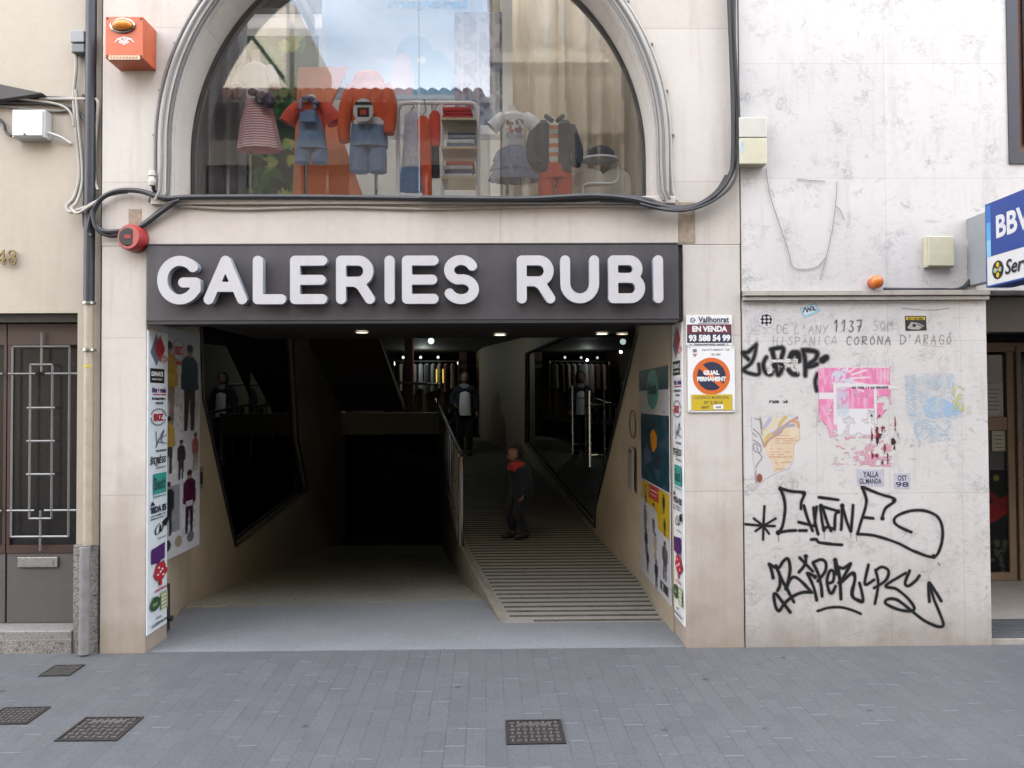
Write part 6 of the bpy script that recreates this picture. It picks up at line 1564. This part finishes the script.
ik.over(((Y_ > 18+.05*X_-1.2) & (Y_ < 22+.05*X_-1.2) & (X_ > 17))*1., (.70, .67, .68)); ik.over(((X_ > 17) & (X_ < 20) & (Y_ > 19) & (Y_ < 60))*1., (.70, .67, .68)); ik.over(((X_ > 57.5) & (X_ < 60) & (Y_ > 22) & (Y_ < 60))*1., (.7, .67, .68)); ik.over(((np.abs(Y_-31) < 3.2) & (X_ > 2) & (X_ < 20))*1., (.7, .67, .69))
ik.over(((X_ > 20) & (X_ < 57) & (Y_ > 44) & (Y_ < 70) & (n1 > .38))*1., (.71, .69, .71)); ik.tint(((X_ > 20) & (X_ < 32) & (Y_ > 26) & (Y_ < 52) & (n2 > .4))*.8, (.50, .55, .64))
ik.over(((Y_ > 70) & (Y_ < 102) & (X_ > 14) & (X_ < 74) & (fbm(X_/5, Y_/2.2, 33) > .66-.14*(X_ > 42)*(Y_ > 80)))*.8, (.72, .38, .48))
bl_ = (X_ > 54) & (X_ < 82) & (Y_ > 50) & (Y_ < 100) & (fbm(X_/2.6, Y_/7, 44) > .58) & (fbm(X_/9, Y_/12, 3) > .40)
ik.over(bl_*1., (.05, .02, .03)); ik.tint((bl_ & (n1 > .5))*.8, (.28, .02, .04)); ik.tint((pk_ & (np.abs(Y_-9) < .0))*1., BK)
for k in range(4): ik.tint((pk_ & (X_ > 60+k*3.6) & (X_ < 62+k*3.6) & (Y_ > 3) & (Y_ < 14+3*(k % 2)))*.6, (.74, .5, .6))
tag(ik.build('torn_poster', M['ink'], None, .0016), 'torn pink bill with white strips pasted on the marble', 'poster', 'bills and stickers on the marble')
s = Sheet.px(850, 385, 892, 390, -.003); s.micro(2, 1.2, 40, 3.6, pk); tag(s.build('paper_strip'), 'dark line of print on the white strip across the pink bill', 'paper', 'bills and stickers on the marble')
# blue bill
ik = ink_px(900, 368, 968, 452, 0, .42); X_, Y_ = ik.X, ik.Y; n1 = fbm(X_/6, Y_/6, 61, 5); n2 = fbm(X_/3, Y_/2.2, 62); n3 = fbm(X_/1.6, Y_/1.6, 63)
T2 = lambda pts: [(895+x/8.533-900, 365+y/8.533-368) for x, y in pts]
bd_ = inpoly(X_, Y_, T2([(75, 75), (500, 70), (515, 270), (580, 380), (570, 440), (470, 470), (450, 640), (200, 690), (150, 560), (90, 430)]))
ik.over(bd_*(.16+.34*sst(.40, .62, n1)), (.58, .70, .80))
for k in range(20): yy_ = 85+k*19; ik.over(((np.abs(Y_-T2([(0, yy_)])[0][1]) < .55) & inpoly(X_, Y_, T2([(85, 60), (175, 60), (180, 440), (95, 440)])) & (n2 > .4))*.75, (.42, .60, .77))
for k in range(9): yy_ = 85+k*19; ik.over(((np.abs(Y_-T2([(0, yy_)])[0][1]) < .55) & inpoly(X_, Y_, T2([(430, 60), (500, 60), (500, 260), (440, 260)])) & (n2 > .4))*.7, (.45, .63, .78))
ik.over((inpoly(X_, Y_, T2([(240, 330), (300, 270), (420, 290), (560, 380), (520, 450), (410, 440), (330, 470), (250, 440)])) & (n2 > .36))*.8, (.40, .58, .78))
ik.over(inpoly(X_, Y_, T2([(415, 290), (560, 385), (500, 440), (410, 435)]))*.9, (.35, .54, .77)); ik.over((inpoly(X_, Y_, T2([(330, 330), (410, 330), (400, 400), (320, 400)])) & (n2 > .45))*.8, (.60, .66, .73))
for q_ in ([(165, 500), (170, 580), (205, 665)], [(165, 500), (250, 495), (330, 560), (240, 630)], [(220, 540), (330, 545)], [(360, 520), (410, 570), (460, 520)], [(370, 600), (430, 600), (450, 640)], [(230, 470), (330, 490)]): ik.stroke(T2(q_), 2.0, (.42, .58, .76), .8, 5, .75)
ik.over(((np.abs(Y_-T2([(0, 690)])[0][1]) < .9) & (X_ > 9) & (X_ < 48) & (n2 > .55))*.7, (.30, .31, .36))
ik.A *= (n3 > .30)*.8
tag(ik.build('torn_poster', M['ink'], None, .0016), 'scraped pale blue bill near the right end of the marble', 'poster', 'bills and stickers on the marble')
# ochre bill
ik = ink_px(750, 414, 804, 490, 0, .4); X_, Y_ = ik.X, ik.Y; n1 = fbm(X_/6, Y_/6, 71); n2 = fbm(X_/2.4, Y_/2.4, 72)
T3 = lambda pts: [(742+x/8.533-750, 405+y/8.533-414) for x, y in pts]
pl_ = inpoly(X_, Y_, T3([(80, 110), (150, 100), (460, 95), (485, 150), (490, 300), (440, 330), (430, 470), (400, 540), (270, 590), (180, 640), (160, 670), (110, 690), (85, 420)]))
ik.over(pl_*1., (.60, .58, .58)); hr_ = inpoly(X_, Y_, T3([(180, 360), (250, 270), (350, 200), (480, 190), (490, 300), (440, 335), (430, 465), (400, 500), (330, 560), (265, 580), (250, 480), (200, 420)]))
ik.tint(hr_*.85, (.68, .52, .33)); ik.tint((hr_ & (n1 > .55))*.5, (.72, .62, .48))
for q_, w_, c in (([(185, 350), (215, 270), (300, 220), (330, 150), (370, 110)], 3.4, (.58, .40, .10)), ([(180, 300), (195, 220), (250, 190), (300, 110)], 3.0, (.66, .56, .30)), ([(190, 355), (235, 290), (320, 240), (370, 170), (470, 110)], 2.2, (.42, .22, .20)), ([(270, 250), (350, 190), (440, 175)], 3.2, (.36, .31, .38)), ([(185, 200), (240, 120)], 3.4, (.42, .38, .46)), ([(165, 250), (165, 160), (155, 110)], 1.8, (.30, .27, .14)), ([(420, 140), (470, 150), (478, 190)], 2.6, (.60, .30, .12))): ik.stroke(T3(q_), w_, c, .5, 5, .9)
for q_ in ([(95, 205), (150, 260), (180, 340)], [(95, 300), (150, 340), (155, 400), (100, 390), (100, 330), (140, 350)], [(120, 360), (130, 385)], [(140, 410), (165, 450), (130, 500), (110, 540)], [(110, 120), (150, 130), (160, 200)], [(115, 560), (110, 620), (120, 670)], [(90, 240), (120, 270)]): ik.stroke(T3(q_), 1.1, (.12, .11, .14), .5, 5, .85)
for k, (yy_, a_, b_) in enumerate(((263, 280, 400), (288, 280, 450), (308, 280, 470), (328, 280, 420), (376, 230, 345), (402, 230, 425), (424, 225, 350), (446, 225, 420))): ik.tint(((np.abs(Y_-T3([(0, yy_)])[0][1]) < .5) & (X_ > T3([(a_, 0)])[0][0]) & (X_ < T3([(b_, 0)])[0][0]) & (n2 > .36))*.75, (.45, .22, .14))
for q_ in ([(280, 490), (300, 505)], [(325, 495), (365, 490), (410, 490)], [(275, 560), (300, 545), (330, 550), (352, 540)]): ik.stroke(T3(q_), .9, (.40, .18, .10), .4, 4, .8)
ik.tint((((X_-T3([(142, 0)])[0][0])/3)**2+((Y_-T3([(0, 625)])[0][1])/4.6)**2 < 1)*1., (.26, .08, .055))
tag(ik.build('torn_poster', M['ink'], None, .0016), 'ochre and white bill with a coloured wave at the left of the marble', 'poster', 'bills and stickers on the marble')
# small stickers
s = Sheet.px(905, 316, 927, 331, -.002); s.board([(0, 0), (21, 0), (21.5, 14.5), (0.3, 14.8)], I['black'], .0015); s.rect(1, 1, 20, 4, I['yellow']); s.micro(2, 1.3, 19, 3.8, I['black']); s.poly([(2, 12), (6, 6), (13, 7), (19, 10), (14, 13.5), (6, 13.5)], flat('dim silver print', (.45, .45, .42), .5)); s.disc(9, 9.5, 2, 1.6, I['black']); s.line([(12, 8), (17, 11)], .8, I['black']); tag(s.build('sticker'), 'small black sticker with a yellow top band beside the pencilled lines', 'sticker', 'bills and stickers on the marble')
ik = ink_px(757, 311, 775, 329, 0, .35); X_, Y_ = ik.X, ik.Y
ik.over((np.hypot(X_-9, Y_-9) < 8)*1., (.62, .61, .62)); ik.tint(((np.hypot(X_-9, Y_-9) < 6) & ((np.sin(X_*1.5)+np.sin(Y_*1.7)) > -.2))*1., BK)
tag(ik.build('sticker', M['ink'], None, .0014), 'small round black and white sticker at the upper left of the marble', 'sticker', 'bills and stickers on the marble')
ik = ink_px(799, 302, 822, 320, 0, .35); X_, Y_ = ik.X, ik.Y; dd_ = inpoly(X_, Y_, [(1, 7), (16, 1), (21, 9), (5, 16)])
ik.over(dd_*1., (.35, .58, .68)); ik.tint((inpoly(X_, Y_, [(3, 8), (15, 3), (18, 8), (6, 13)]))*1., (.68, .70, .72))
for p in ([(4, 10), (6, 6), (8, 10), (9, 6), (11, 9)], [(11, 9), (12, 5), (15, 6), (13, 8), (17, 8)]): ik.stroke(p, 1.3, (.04, .05, .1), .3)
tag(ik.build('sticker', M['ink'], None, .0014), 'tilted white and cyan sticker above the pencilled lines', 'sticker', 'bills and stickers on the marble')
for lab, x0_, y0_, w_, h_, ln in (('white sticker with two lines of dark letters below the pink bill', 857, 469, 27, 17, ('YALLA', 'GL.MANDA')), ('tiny white sticker with dark letters right of the other white sticker', 894, 473, 16, 16, ('OST', '98'))):
    s = Sheet.px(x0_, y0_, x0_+w_, y0_+h_, -.002); s.board([(0, 0), (w_, .4), (w_-.3, h_), (.3, h_-.4)], flat('lilac paper', (.60, .59, .68), .6), .0012)
    s.text(ln[0], w_*.22, h_*.14, w_*.8, h_*.5, I['navy'], .03); s.text(ln[1], w_*.08, h_*.56, w_*.9, h_*.88, I['navy'], .02); tag(s.build('sticker'), lab, 'sticker', 'bills and stickers on the marble')
ik = ink_px(766, 357, 800, 376, 0, .4); X_, Y_ = ik.X, ik.Y; ik.over(((X_ > 1) & (X_ < 32) & (Y_ > 2) & (Y_ < 17) & (fbm(X_/5, Y_/5, 2) > .62-.3*((np.abs(Y_-4) < 1.4) | (np.abs(X_-31) < 1.2))))*1., (.62, .60, .60)); ik.tint((ik.A > .5)*(fbm(X_/2, Y_/2, 6) > .62)*.8, (.3, .24, .15))
tag(ik.build('torn_sticker', M['ink'], None, .0018), 'remains of a torn white sticker over the blurry black tag', 'sticker', 'bills and stickers on the marble')
ik = ink_px(950, 386, 966, 420, 0, .4); X_, Y_ = ik.X, ik.Y; ik.over(((fbm(X_/3, Y_/3, 12) > .58) & (X_ > 2) & (X_ < 14) & (Y_ < 26))*.9, (.55, .55, .25))
tag(ik.build('torn_sticker', M['ink'], None, .0018), 'yellowish scraped remains of a sticker at the right edge of the marble', 'sticker', 'bills and stickers on the marble')
ALB = .8
# ================================================================== people
def fit(me_or_bm, M4): bmesh.ops.transform(me_or_bm, matrix=M4, verts=me_or_bm.verts)
def hand(wr, dirv, palm_n, side, s):
    """palm and five bent fingers; wr wrist, dirv pointing to fingertips, palm_n palm normal, side +1/-1 where the thumb leaves"""
    d = Vector(dirv).normalized(); n = (Vector(palm_n)-d*Vector(palm_n).dot(d)).normalized(); c = d.cross(n)*side
    wr = Vector(wr); V = [wr, wr+d*.045*s, wr+d*.085*s]; E = [(0, 1), (1, 2)]; Rr = [(.022*s, .022*s), (.034*s, .017*s), (.036*s, .016*s)]
    bm = B(); add_mesh(bm, skin(V, E, Rr, 1))
    for k, (off, L) in enumerate(((.028, .070), (.010, .080), (-.009, .074), (-.027, .058))):
        b0 = wr+d*.072*s+c*off*s
        p1 = b0+d*L*.45*s+n*.004*s; p2 = p1+(d*.85+n*.5).normalized()*L*.32*s; p3 = p2+(d*.6+n*.8).normalized()*L*.25*s
        add_mesh(bm, skin([b0, p1, p2, p3], [(0, 1), (1, 2), (2, 3)], [.0095*s, .009*s, .0085*s, .007*s], 1))
    b0 = wr+d*.03*s+c*.022*s; p1 = b0+(d*.6+c*.7).normalized()*.035*s; p2 = p1+(d*.9+c*.3+n*.3).normalized()*.03*s
    add_mesh(bm, skin([b0, p1, p2], [(0, 1), (1, 2)], [.012*s, .011*s, .008*s], 1)); return bm
def head_geo(c, h, yaw, pitch=0):
    """head with brow, nose, mouth, eye sockets and ears; looks along -Y before yaw"""
    bm = B(); bmesh.ops.create_uvsphere(bm, u_segments=28, v_segments=20, radius=1)
    for v in bm.verts:
        x, y, z = v.co
        w_ = .36*(1-.20*max(0, -z)**1.3); dpt = .44
        front = max(0, -y)
        nx_, ny_, nz_ = x*w_, y*dpt, z*.5
        if z < -.3: ny_ -= .05*front
        f = math.exp(-((x/.16)**2)-((z+.12)/.20)**2)*(y < 0); ny_ -= .085*f            # nose
        for e in (-1, 1):
            g_ = math.exp(-(((x-e*.38)/.17)**2)-((z-.04)/.11)**2)*(y < 0); ny_ += .035*g_   # eye sockets
        f = math.exp(-((x/.26)**2)-((z+.46)/.06)**2)*(y < 0); ny_ -= .016*f
        v.co = Vector((nx_, ny_, nz_))*h
    for e in (-1, 1): ellip(bm, (e*.36*h, .02*h, -.02*h), (.045*h, .09*h, .13*h), 10, 8)
    for f in bm.faces: f.material_index = 0
    for e in (-1, 1): ellip(bm, (e*.14*h, -.385*h, .02*h), (.05*h, .03*h, .026*h), 10, 8, 1); ellip(bm, (e*.14*h, -.40*h, .10*h), (.075*h, .03*h, .014*h), 10, 6, 1)
    ellip(bm, (0, -.395*h, -.23*h), (.10*h, .028*h, .024*h), 12, 6, 2)
    fit(bm, Matrix.Translation(c) @ Matrix.Rotation(yaw, 4, 'Z') @ Matrix.Rotation(pitch, 4, 'X')); return bm
def merge(bm, other, off=0):
    me = bpy.data.meshes.new('m'); other.to_mesh(me); other.free(); n0 = len(bm.faces); bm.from_mesh(me); bpy.data.meshes.remove(me)
    return bm
skin_c = flat('skin', (.36, .20, .135), .55, .08); eye_m = flat('dark eye', (.02, .015, .012), .3); lip_m = flat('lips', (.30, .09, .08), .5); hair_m = cloth('dark hair', (.018, .012, .010), 300, .4, 30)
def person(label, foot, H, yaw, pose, mats, extra):
    """pose: joints in units of body height, facing -Y, feet at z=0"""
    J = {k: Vector(v)*H for k, v in pose.items()}
    T_ = Matrix.Translation(foot) @ Matrix.Rotation(yaw, 4, 'Z')
    t = thing('person', label, 'person', foot)
    hh = extra.get('head', .13)*H
    names = ['pelvis', 'belly', 'chest', 'neck', 'head', 'hipL', 'kneeL', 'ankL', 'toeL', 'hipR', 'kneeR', 'ankR', 'toeR', 'shL', 'elL', 'wrL', 'shR', 'elR', 'wrR']
    ed = [('pelvis', 'belly'), ('belly', 'chest'), ('chest', 'neck'), ('neck', 'head'), ('pelvis', 'hipL'), ('hipL', 'kneeL'), ('kneeL', 'ankL'), ('ankL', 'toeL'), ('pelvis', 'hipR'), ('hipR', 'kneeR'), ('kneeR', 'ankR'), ('ankR', 'toeR'), ('chest', 'shL'), ('shL', 'elL'), ('elL', 'wrL'), ('chest', 'shR'), ('shR', 'elR'), ('elR', 'wrR')]
    rad = dict(pelvis=(.085, .065), belly=(.08, .058), chest=(.085, .062), neck=.032, head=.035, hipL=.055, kneeL=.036, ankL=.025, toeL=.022, hipR=.055, kneeR=.036, ankR=.025, toeR=.022, shL=.035, elL=.026, wrL=.017, shR=.035, elR=.026, wrR=.017)
    kk = extra.get('bulk', 1.0)
    g_ = lambda r, k=1.0: tuple(x*H*k*kk for x in r) if isinstance(r, tuple) else r*H*k*kk
    ix = {n_: i for i, n_ in enumerate(names)}
    bm = B(); add_mesh(bm, skin([J[n_] for n_ in names], [(ix[a], ix[b]) for a, b in ed], [g_(rad[n_], .9) for n_ in names], 2))
    merge(bm, head_geo(J['head']+Vector((0, -.01*H, hh*.42)), hh, extra.get('hyaw', 0), extra.get('hpitch', 0)))
    for sd, a in ((1, 'L'), (-1, 'R')):
        d = J['wr'+a]-J['el'+a]; merge(bm, hand(J['wr'+a], d, Vector((-sd, -.3, 0)), sd, H/1.72))
    fit(bm, T_); obj('body', bm, [skin_c, eye_m, lip_m], t, True)
    def wear(nm, keys, k, m, sub=2, radk=None):
        ii = {n_: i for i, n_ in enumerate(keys)}; e2 = [(ii[a], ii[b]) for a, b in ed if a in ii and b in ii]
        b_ = B(); add_mesh(b_, skin([J[n_] for n_ in keys], e2, [g_((radk or {}).get(n_, rad[n_]), k) for n_ in keys], sub)); fit(b_, T_); return obj(nm, b_, m, t, True)
    def bare(keys, k, radk):
        ii = {n_: q_ for q_, n_ in enumerate(keys)}; e2 = [(ii[a], ii[b]) for a, b in ed if a in ii and b in ii]
        return skin([J[n_] for n_ in keys], e2, [g_(radk.get(n_, rad[n_]), k) for n_ in keys], 2)
    tr_ = B()
    for a in 'LR': add_mesh(tr_, bare(['hip'+a, 'knee'+a, 'ank'+a], 1.16, {'ank'+a: .036, 'knee'+a: .043, 'hip'+a: .06}))
    pv = J['pelvis']; bw = H*kk
    loft(tr_, [(pv.z-.075*bw, pv.x, pv.y, .085*bw, .062*bw), (pv.z-.03*bw, pv.x, pv.y, .108*bw, .08*bw), (pv.z+.03*bw, pv.x, pv.y, .104*bw, .078*bw), (pv.z+.07*bw, pv.x, pv.y, .095*bw, .07*bw)], 20)
    fit(tr_, T_); obj('trousers', tr_, mats['legs'], t, True)
    for a in 'LR':
        d = (J['toe'+a]-J['ank'+a]); d.z = 0; d.normalize(); z_ = .022*bw
        b_ = B(); add_mesh(b_, skin([J['ank'+a]+Vector((0, 0, .0)), Vector((J['ank'+a].x, J['ank'+a].y, z_+.006*bw))-d*.012*bw, Vector((J['toe'+a].x, J['toe'+a].y, z_)), Vector((J['toe'+a].x, J['toe'+a].y, z_*.9))+d*.035*bw], [(0, 1), (1, 2), (2, 3)], [.032*bw, (.034*bw, .034*bw), (.036*bw, .028*bw), (.028*bw, .02*bw)], 2)); fit(b_, T_); obj('shoe', b_, mats['shoe'], t, True)
    jk = B(); add_mesh(jk, bare(['chest', 'shL', 'elL', 'wrL', 'shR', 'elR', 'wrR'], 1.22, dict(wrL=.026, wrR=.026, elL=.032, elR=.032, shL=.042, shR=.042)))
    be, ch_ = J['belly'], J['chest']
    loft(jk, [(pv.z-.035*bw, pv.x, pv.y, .118*bw, .09*bw, .02), (pv.z+.02*bw, pv.x, pv.y, .116*bw, .088*bw, .02), (be.z, be.x, be.y, .108*bw, .084*bw, .02), (ch_.z, ch_.x, ch_.y, .112*bw, .086*bw), (ch_.z+.05*bw, ch_.x, ch_.y, .09*bw, .072*bw), (ch_.z+.08*bw, ch_.x, ch_.y, .05*bw, .045*bw)], 22, freq=5)
    fit(jk, T_); obj('jacket', jk, mats['top'], t, True)
    return t, J, T_, hh
# boy walking down the ramp, seen from his right side
fy = 3.15
p_ = W(519, 538, fy)
pose = dict(pelvis=(0, .03, .49), belly=(0, .025, .58), chest=(0, .01, .69), neck=(0, -.01, .785), head=(0, -.03, .825),
            hipL=(.06, .03, .47), kneeL=(.065, -.05, .27), ankL=(.06, .05, .055), toeL=(.06, -.05, .026), hipR=(-.06, .03, .47), kneeR=(-.065, -.085, .27), ankR=(-.065, -.03, .055), toeR=(-.065, -.13, .026),
            shL=(.115, .02, .72), elL=(.150, .045, .585), wrL=(.140, -.02, .475), shR=(-.115, .02, .72), elR=(-.150, .05, .585), wrR=(-.140, .0, .47))
t, J, T_, hh = person('small child in navy clothes and a red scarf walking across the ramp', (p_.x, fy, rampz(fy)+.004), .985, R(-62), pose,
                     dict(legs=cloth('child navy trousers', (.012, .014, .024)), shoe=flat('dark shoe', (.025, .025, .03), .5), top=cloth('child navy jacket', (.010, .013, .03))), dict(head=.195, hyaw=R(-14), hpitch=R(8), bulk=1.28))
bm = B(); hc = J['head']+Vector((0, -.01, hh*.42)); ellip(bm, hc+Vector((0, .05*hh, .10*hh)), (.46*hh, .50*hh, .50*hh), 20, 14)
bmesh.ops.delete(bm, geom=[v for v in bm.verts if (v.co-hc).z < -.34*hh or ((v.co-hc).y < -.20*hh and (v.co-hc).z < .26*hh)], context='VERTS')
fit(bm, T_); obj('hair', bm, hair_m, t, True)
bm = B(); n_ = J['neck']+Vector((0, 0, -.0)); loft(bm, [(n_.z-.055, n_.x, n_.y+.005, .125, .105, .05), (n_.z-.02, n_.x, n_.y-.005, .115, .105, .06), (n_.z+.02, n_.x, n_.y-.01, .095, .09, .04), (n_.z+.035, n_.x, n_.y-.01, .065, .065)], 22, freq=5); fit(bm, T_); obj('scarf', bm, cloth('red scarf', (.50, .03, .025)), t, True)
# woman at the top of the ramp
fy = 9.33; p_ = W(465, 455, fy)
pose = dict(pelvis=(0, 0, .52), belly=(0, 0, .61), chest=(0, 0, .72), neck=(0, -.0, .83), head=(0, -.01, .865),
            hipL=(.05, 0, .50), kneeL=(.05, -.02, .28), ankL=(.05, .01, .045), toeL=(.055, -.07, .018), hipR=(-.05, 0, .50), kneeR=(-.055, -.035, .28), ankR=(-.055, -.0, .045), toeR=(-.06, -.085, .018),
            shL=(.10, 0, .785), elL=(.135, .01, .64), wrL=(.14, -.04, .52), shR=(-.10, 0, .785), elR=(-.15, .0, .65), wrR=(-.12, -.12, .60))
t, J, T_, hh = person('woman in an open navy jacket and white top standing at the ramp top', (p_.x, fy, rampz(fy)+.004), 1.55, R(4), pose,
                     dict(legs=cloth('black trousers', (.015, .015, .018)), shoe=flat('dark shoe', (.025, .025, .03), .5), top=cloth('navy open jacket', (.02, .026, .05))), dict(head=.135))
bm = B(); hc = J['head']+Vector((0, -.016, hh*.42)); ellip(bm, hc+Vector((0, .09*hh, .06*hh)), (.45*hh, .46*hh, .52*hh), 20, 14); bmesh.ops.delete(bm, geom=[v for v in bm.verts if ((v.co-hc).y < -.20*hh and (v.co-hc).z < .28*hh)], context='VERTS')
loft(bm, [(hc.z-.75*hh, 0, .10*hh, .22*hh, .12*hh), (hc.z-.4*hh, 0, .22*hh, .36*hh, .2*hh), (hc.z, 0, .24*hh, .42*hh, .26*hh)], 18); fit(bm, T_); obj('hair', bm, hair_m, t, True)
bm = B(); H_ = 1.55
loft(bm, [(.47*H_, 0, -.042*H_, .084*H_, .062*H_), (.60*H_, 0, -.042*H_, .074*H_, .060*H_), (.72*H_, 0, -.042*H_, .070*H_, .060*H_), (.79*H_, 0, -.03*H_, .05*H_, .045*H_)], 20); fit(bm, T_); obj('white_top', bm, whc, t, True)
bm = B(); loft(bm, [(.775*H_, 0, -.02*H_, .075*H_, .07*H_, .05), (.81*H_, 0, -.02*H_, .07*H_, .062*H_, .05), (.845*H_, 0, -.01*H_, .05*H_, .046*H_)], 20, freq=5); fit(bm, T_); obj('scarf', bm, cloth('grey scarf', (.32, .31, .32)), t, True)
bm = B(); q0, q1 = J['wrR'], J['shR']; tube(bm, [J['shR']+Vector((.02, .0, .045)), J['shR']+Vector((-.05, -.06, -.1)), (-.19*H_, .0, .55*H_)], .014, 6); ellip(bm, (-.185*H_, .02, .50*H_), (.05*H_, .07*H_, .075*H_), 14, 10); fit(bm, T_)
tag(obj('shoulder_bag', bm, flat('black bag', (.015, .014, .014), .5), None, True), 'black shoulder bag carried by the woman at the ramp top', 'bag')
# ================================================================== light
SUN_EL, SUN_AZ = 42, -24        # behind the buildings: the street front is in open shade
w = bpy.data.worlds.new('World'); sc.world = w; w.use_nodes = True
nt = w.node_tree; bg = nt.nodes['Background']
sky = nt.nodes.new('ShaderNodeTexSky'); sky.sky_type = 'NISHITA'; sky.sun_disc = False
sky.sun_elevation = R(SUN_EL); sky.sun_rotation = R(SUN_AZ); sky.air_density = 1.0; sky.dust_density = 3.0; sky.ozone_density = 1.0; sky.altitude = 50
# thin bright cloud over a clear sky
tc = nt.nodes.new('ShaderNodeTexCoord'); mp = nt.nodes.new('ShaderNodeMapping'); mp.inputs['Scale'].default_value = (1.4, 1.4, 3.2)
nz = nt.nodes.new('ShaderNodeTexNoise'); nz.inputs['Scale'].default_value = 1.6; nz.inputs['Detail'].default_value = 7; nz.inputs['Roughness'].default_value = .6
cr = nt.nodes.new('ShaderNodeValToRGB'); cr.color_ramp.elements[0].position = .30; cr.color_ramp.elements[1].position = .66; cr.color_ramp.elements[0].color = (.25, .25, .25, 1)
mx = nt.nodes.new('ShaderNodeMix'); mx.data_type = 'RGBA'
nt.links.new(tc.outputs['Generated'], mp.inputs[0]); nt.links.new(mp.outputs[0], nz.inputs[0]); nt.links.new(nz.outputs[0], cr.inputs[0]); nt.links.new(cr.outputs[0], mx.inputs[0])
nt.links.new(sky.outputs[0], mx.inputs[6]); mx.inputs[7].default_value = (9.4, 9.5, 9.9, 1)
nt.links.new(mx.outputs[2], bg.inputs[0]); bg.inputs[1].default_value = .15
sl = bpy.data.lights.new('sun', 'SUN'); sl.energy = 2.8; sl.angle = R(.5); sl.color = (1, .93, .82)
so = bpy.data.objects.new('sun', sl); COL.objects.link(so)
az = R(SUN_AZ); sd = Vector((math.sin(az)*math.cos(R(SUN_EL)), math.cos(az)*math.cos(R(SUN_EL)), math.sin(R(SUN_EL))))
so.rotation_euler = (-sd).to_track_quat('-Z', 'Y').to_euler(); so.location = sd*40
sc.view_settings.view_transform = 'Standard'; sc.view_settings.look = 'None'; sc.view_settings.gamma = 1
sc.view_settings.exposure = 2.72
sc.render.engine = 'CYCLES'; sc.cycles.use_denoising = True; sc.cycles.max_bounces = 8; sc.cycles.transparent_max_bounces = 12
sc.cycles.caustics_reflective = False; sc.cycles.caustics_refractive = False; sc.cycles.sample_clamp_indirect = 6
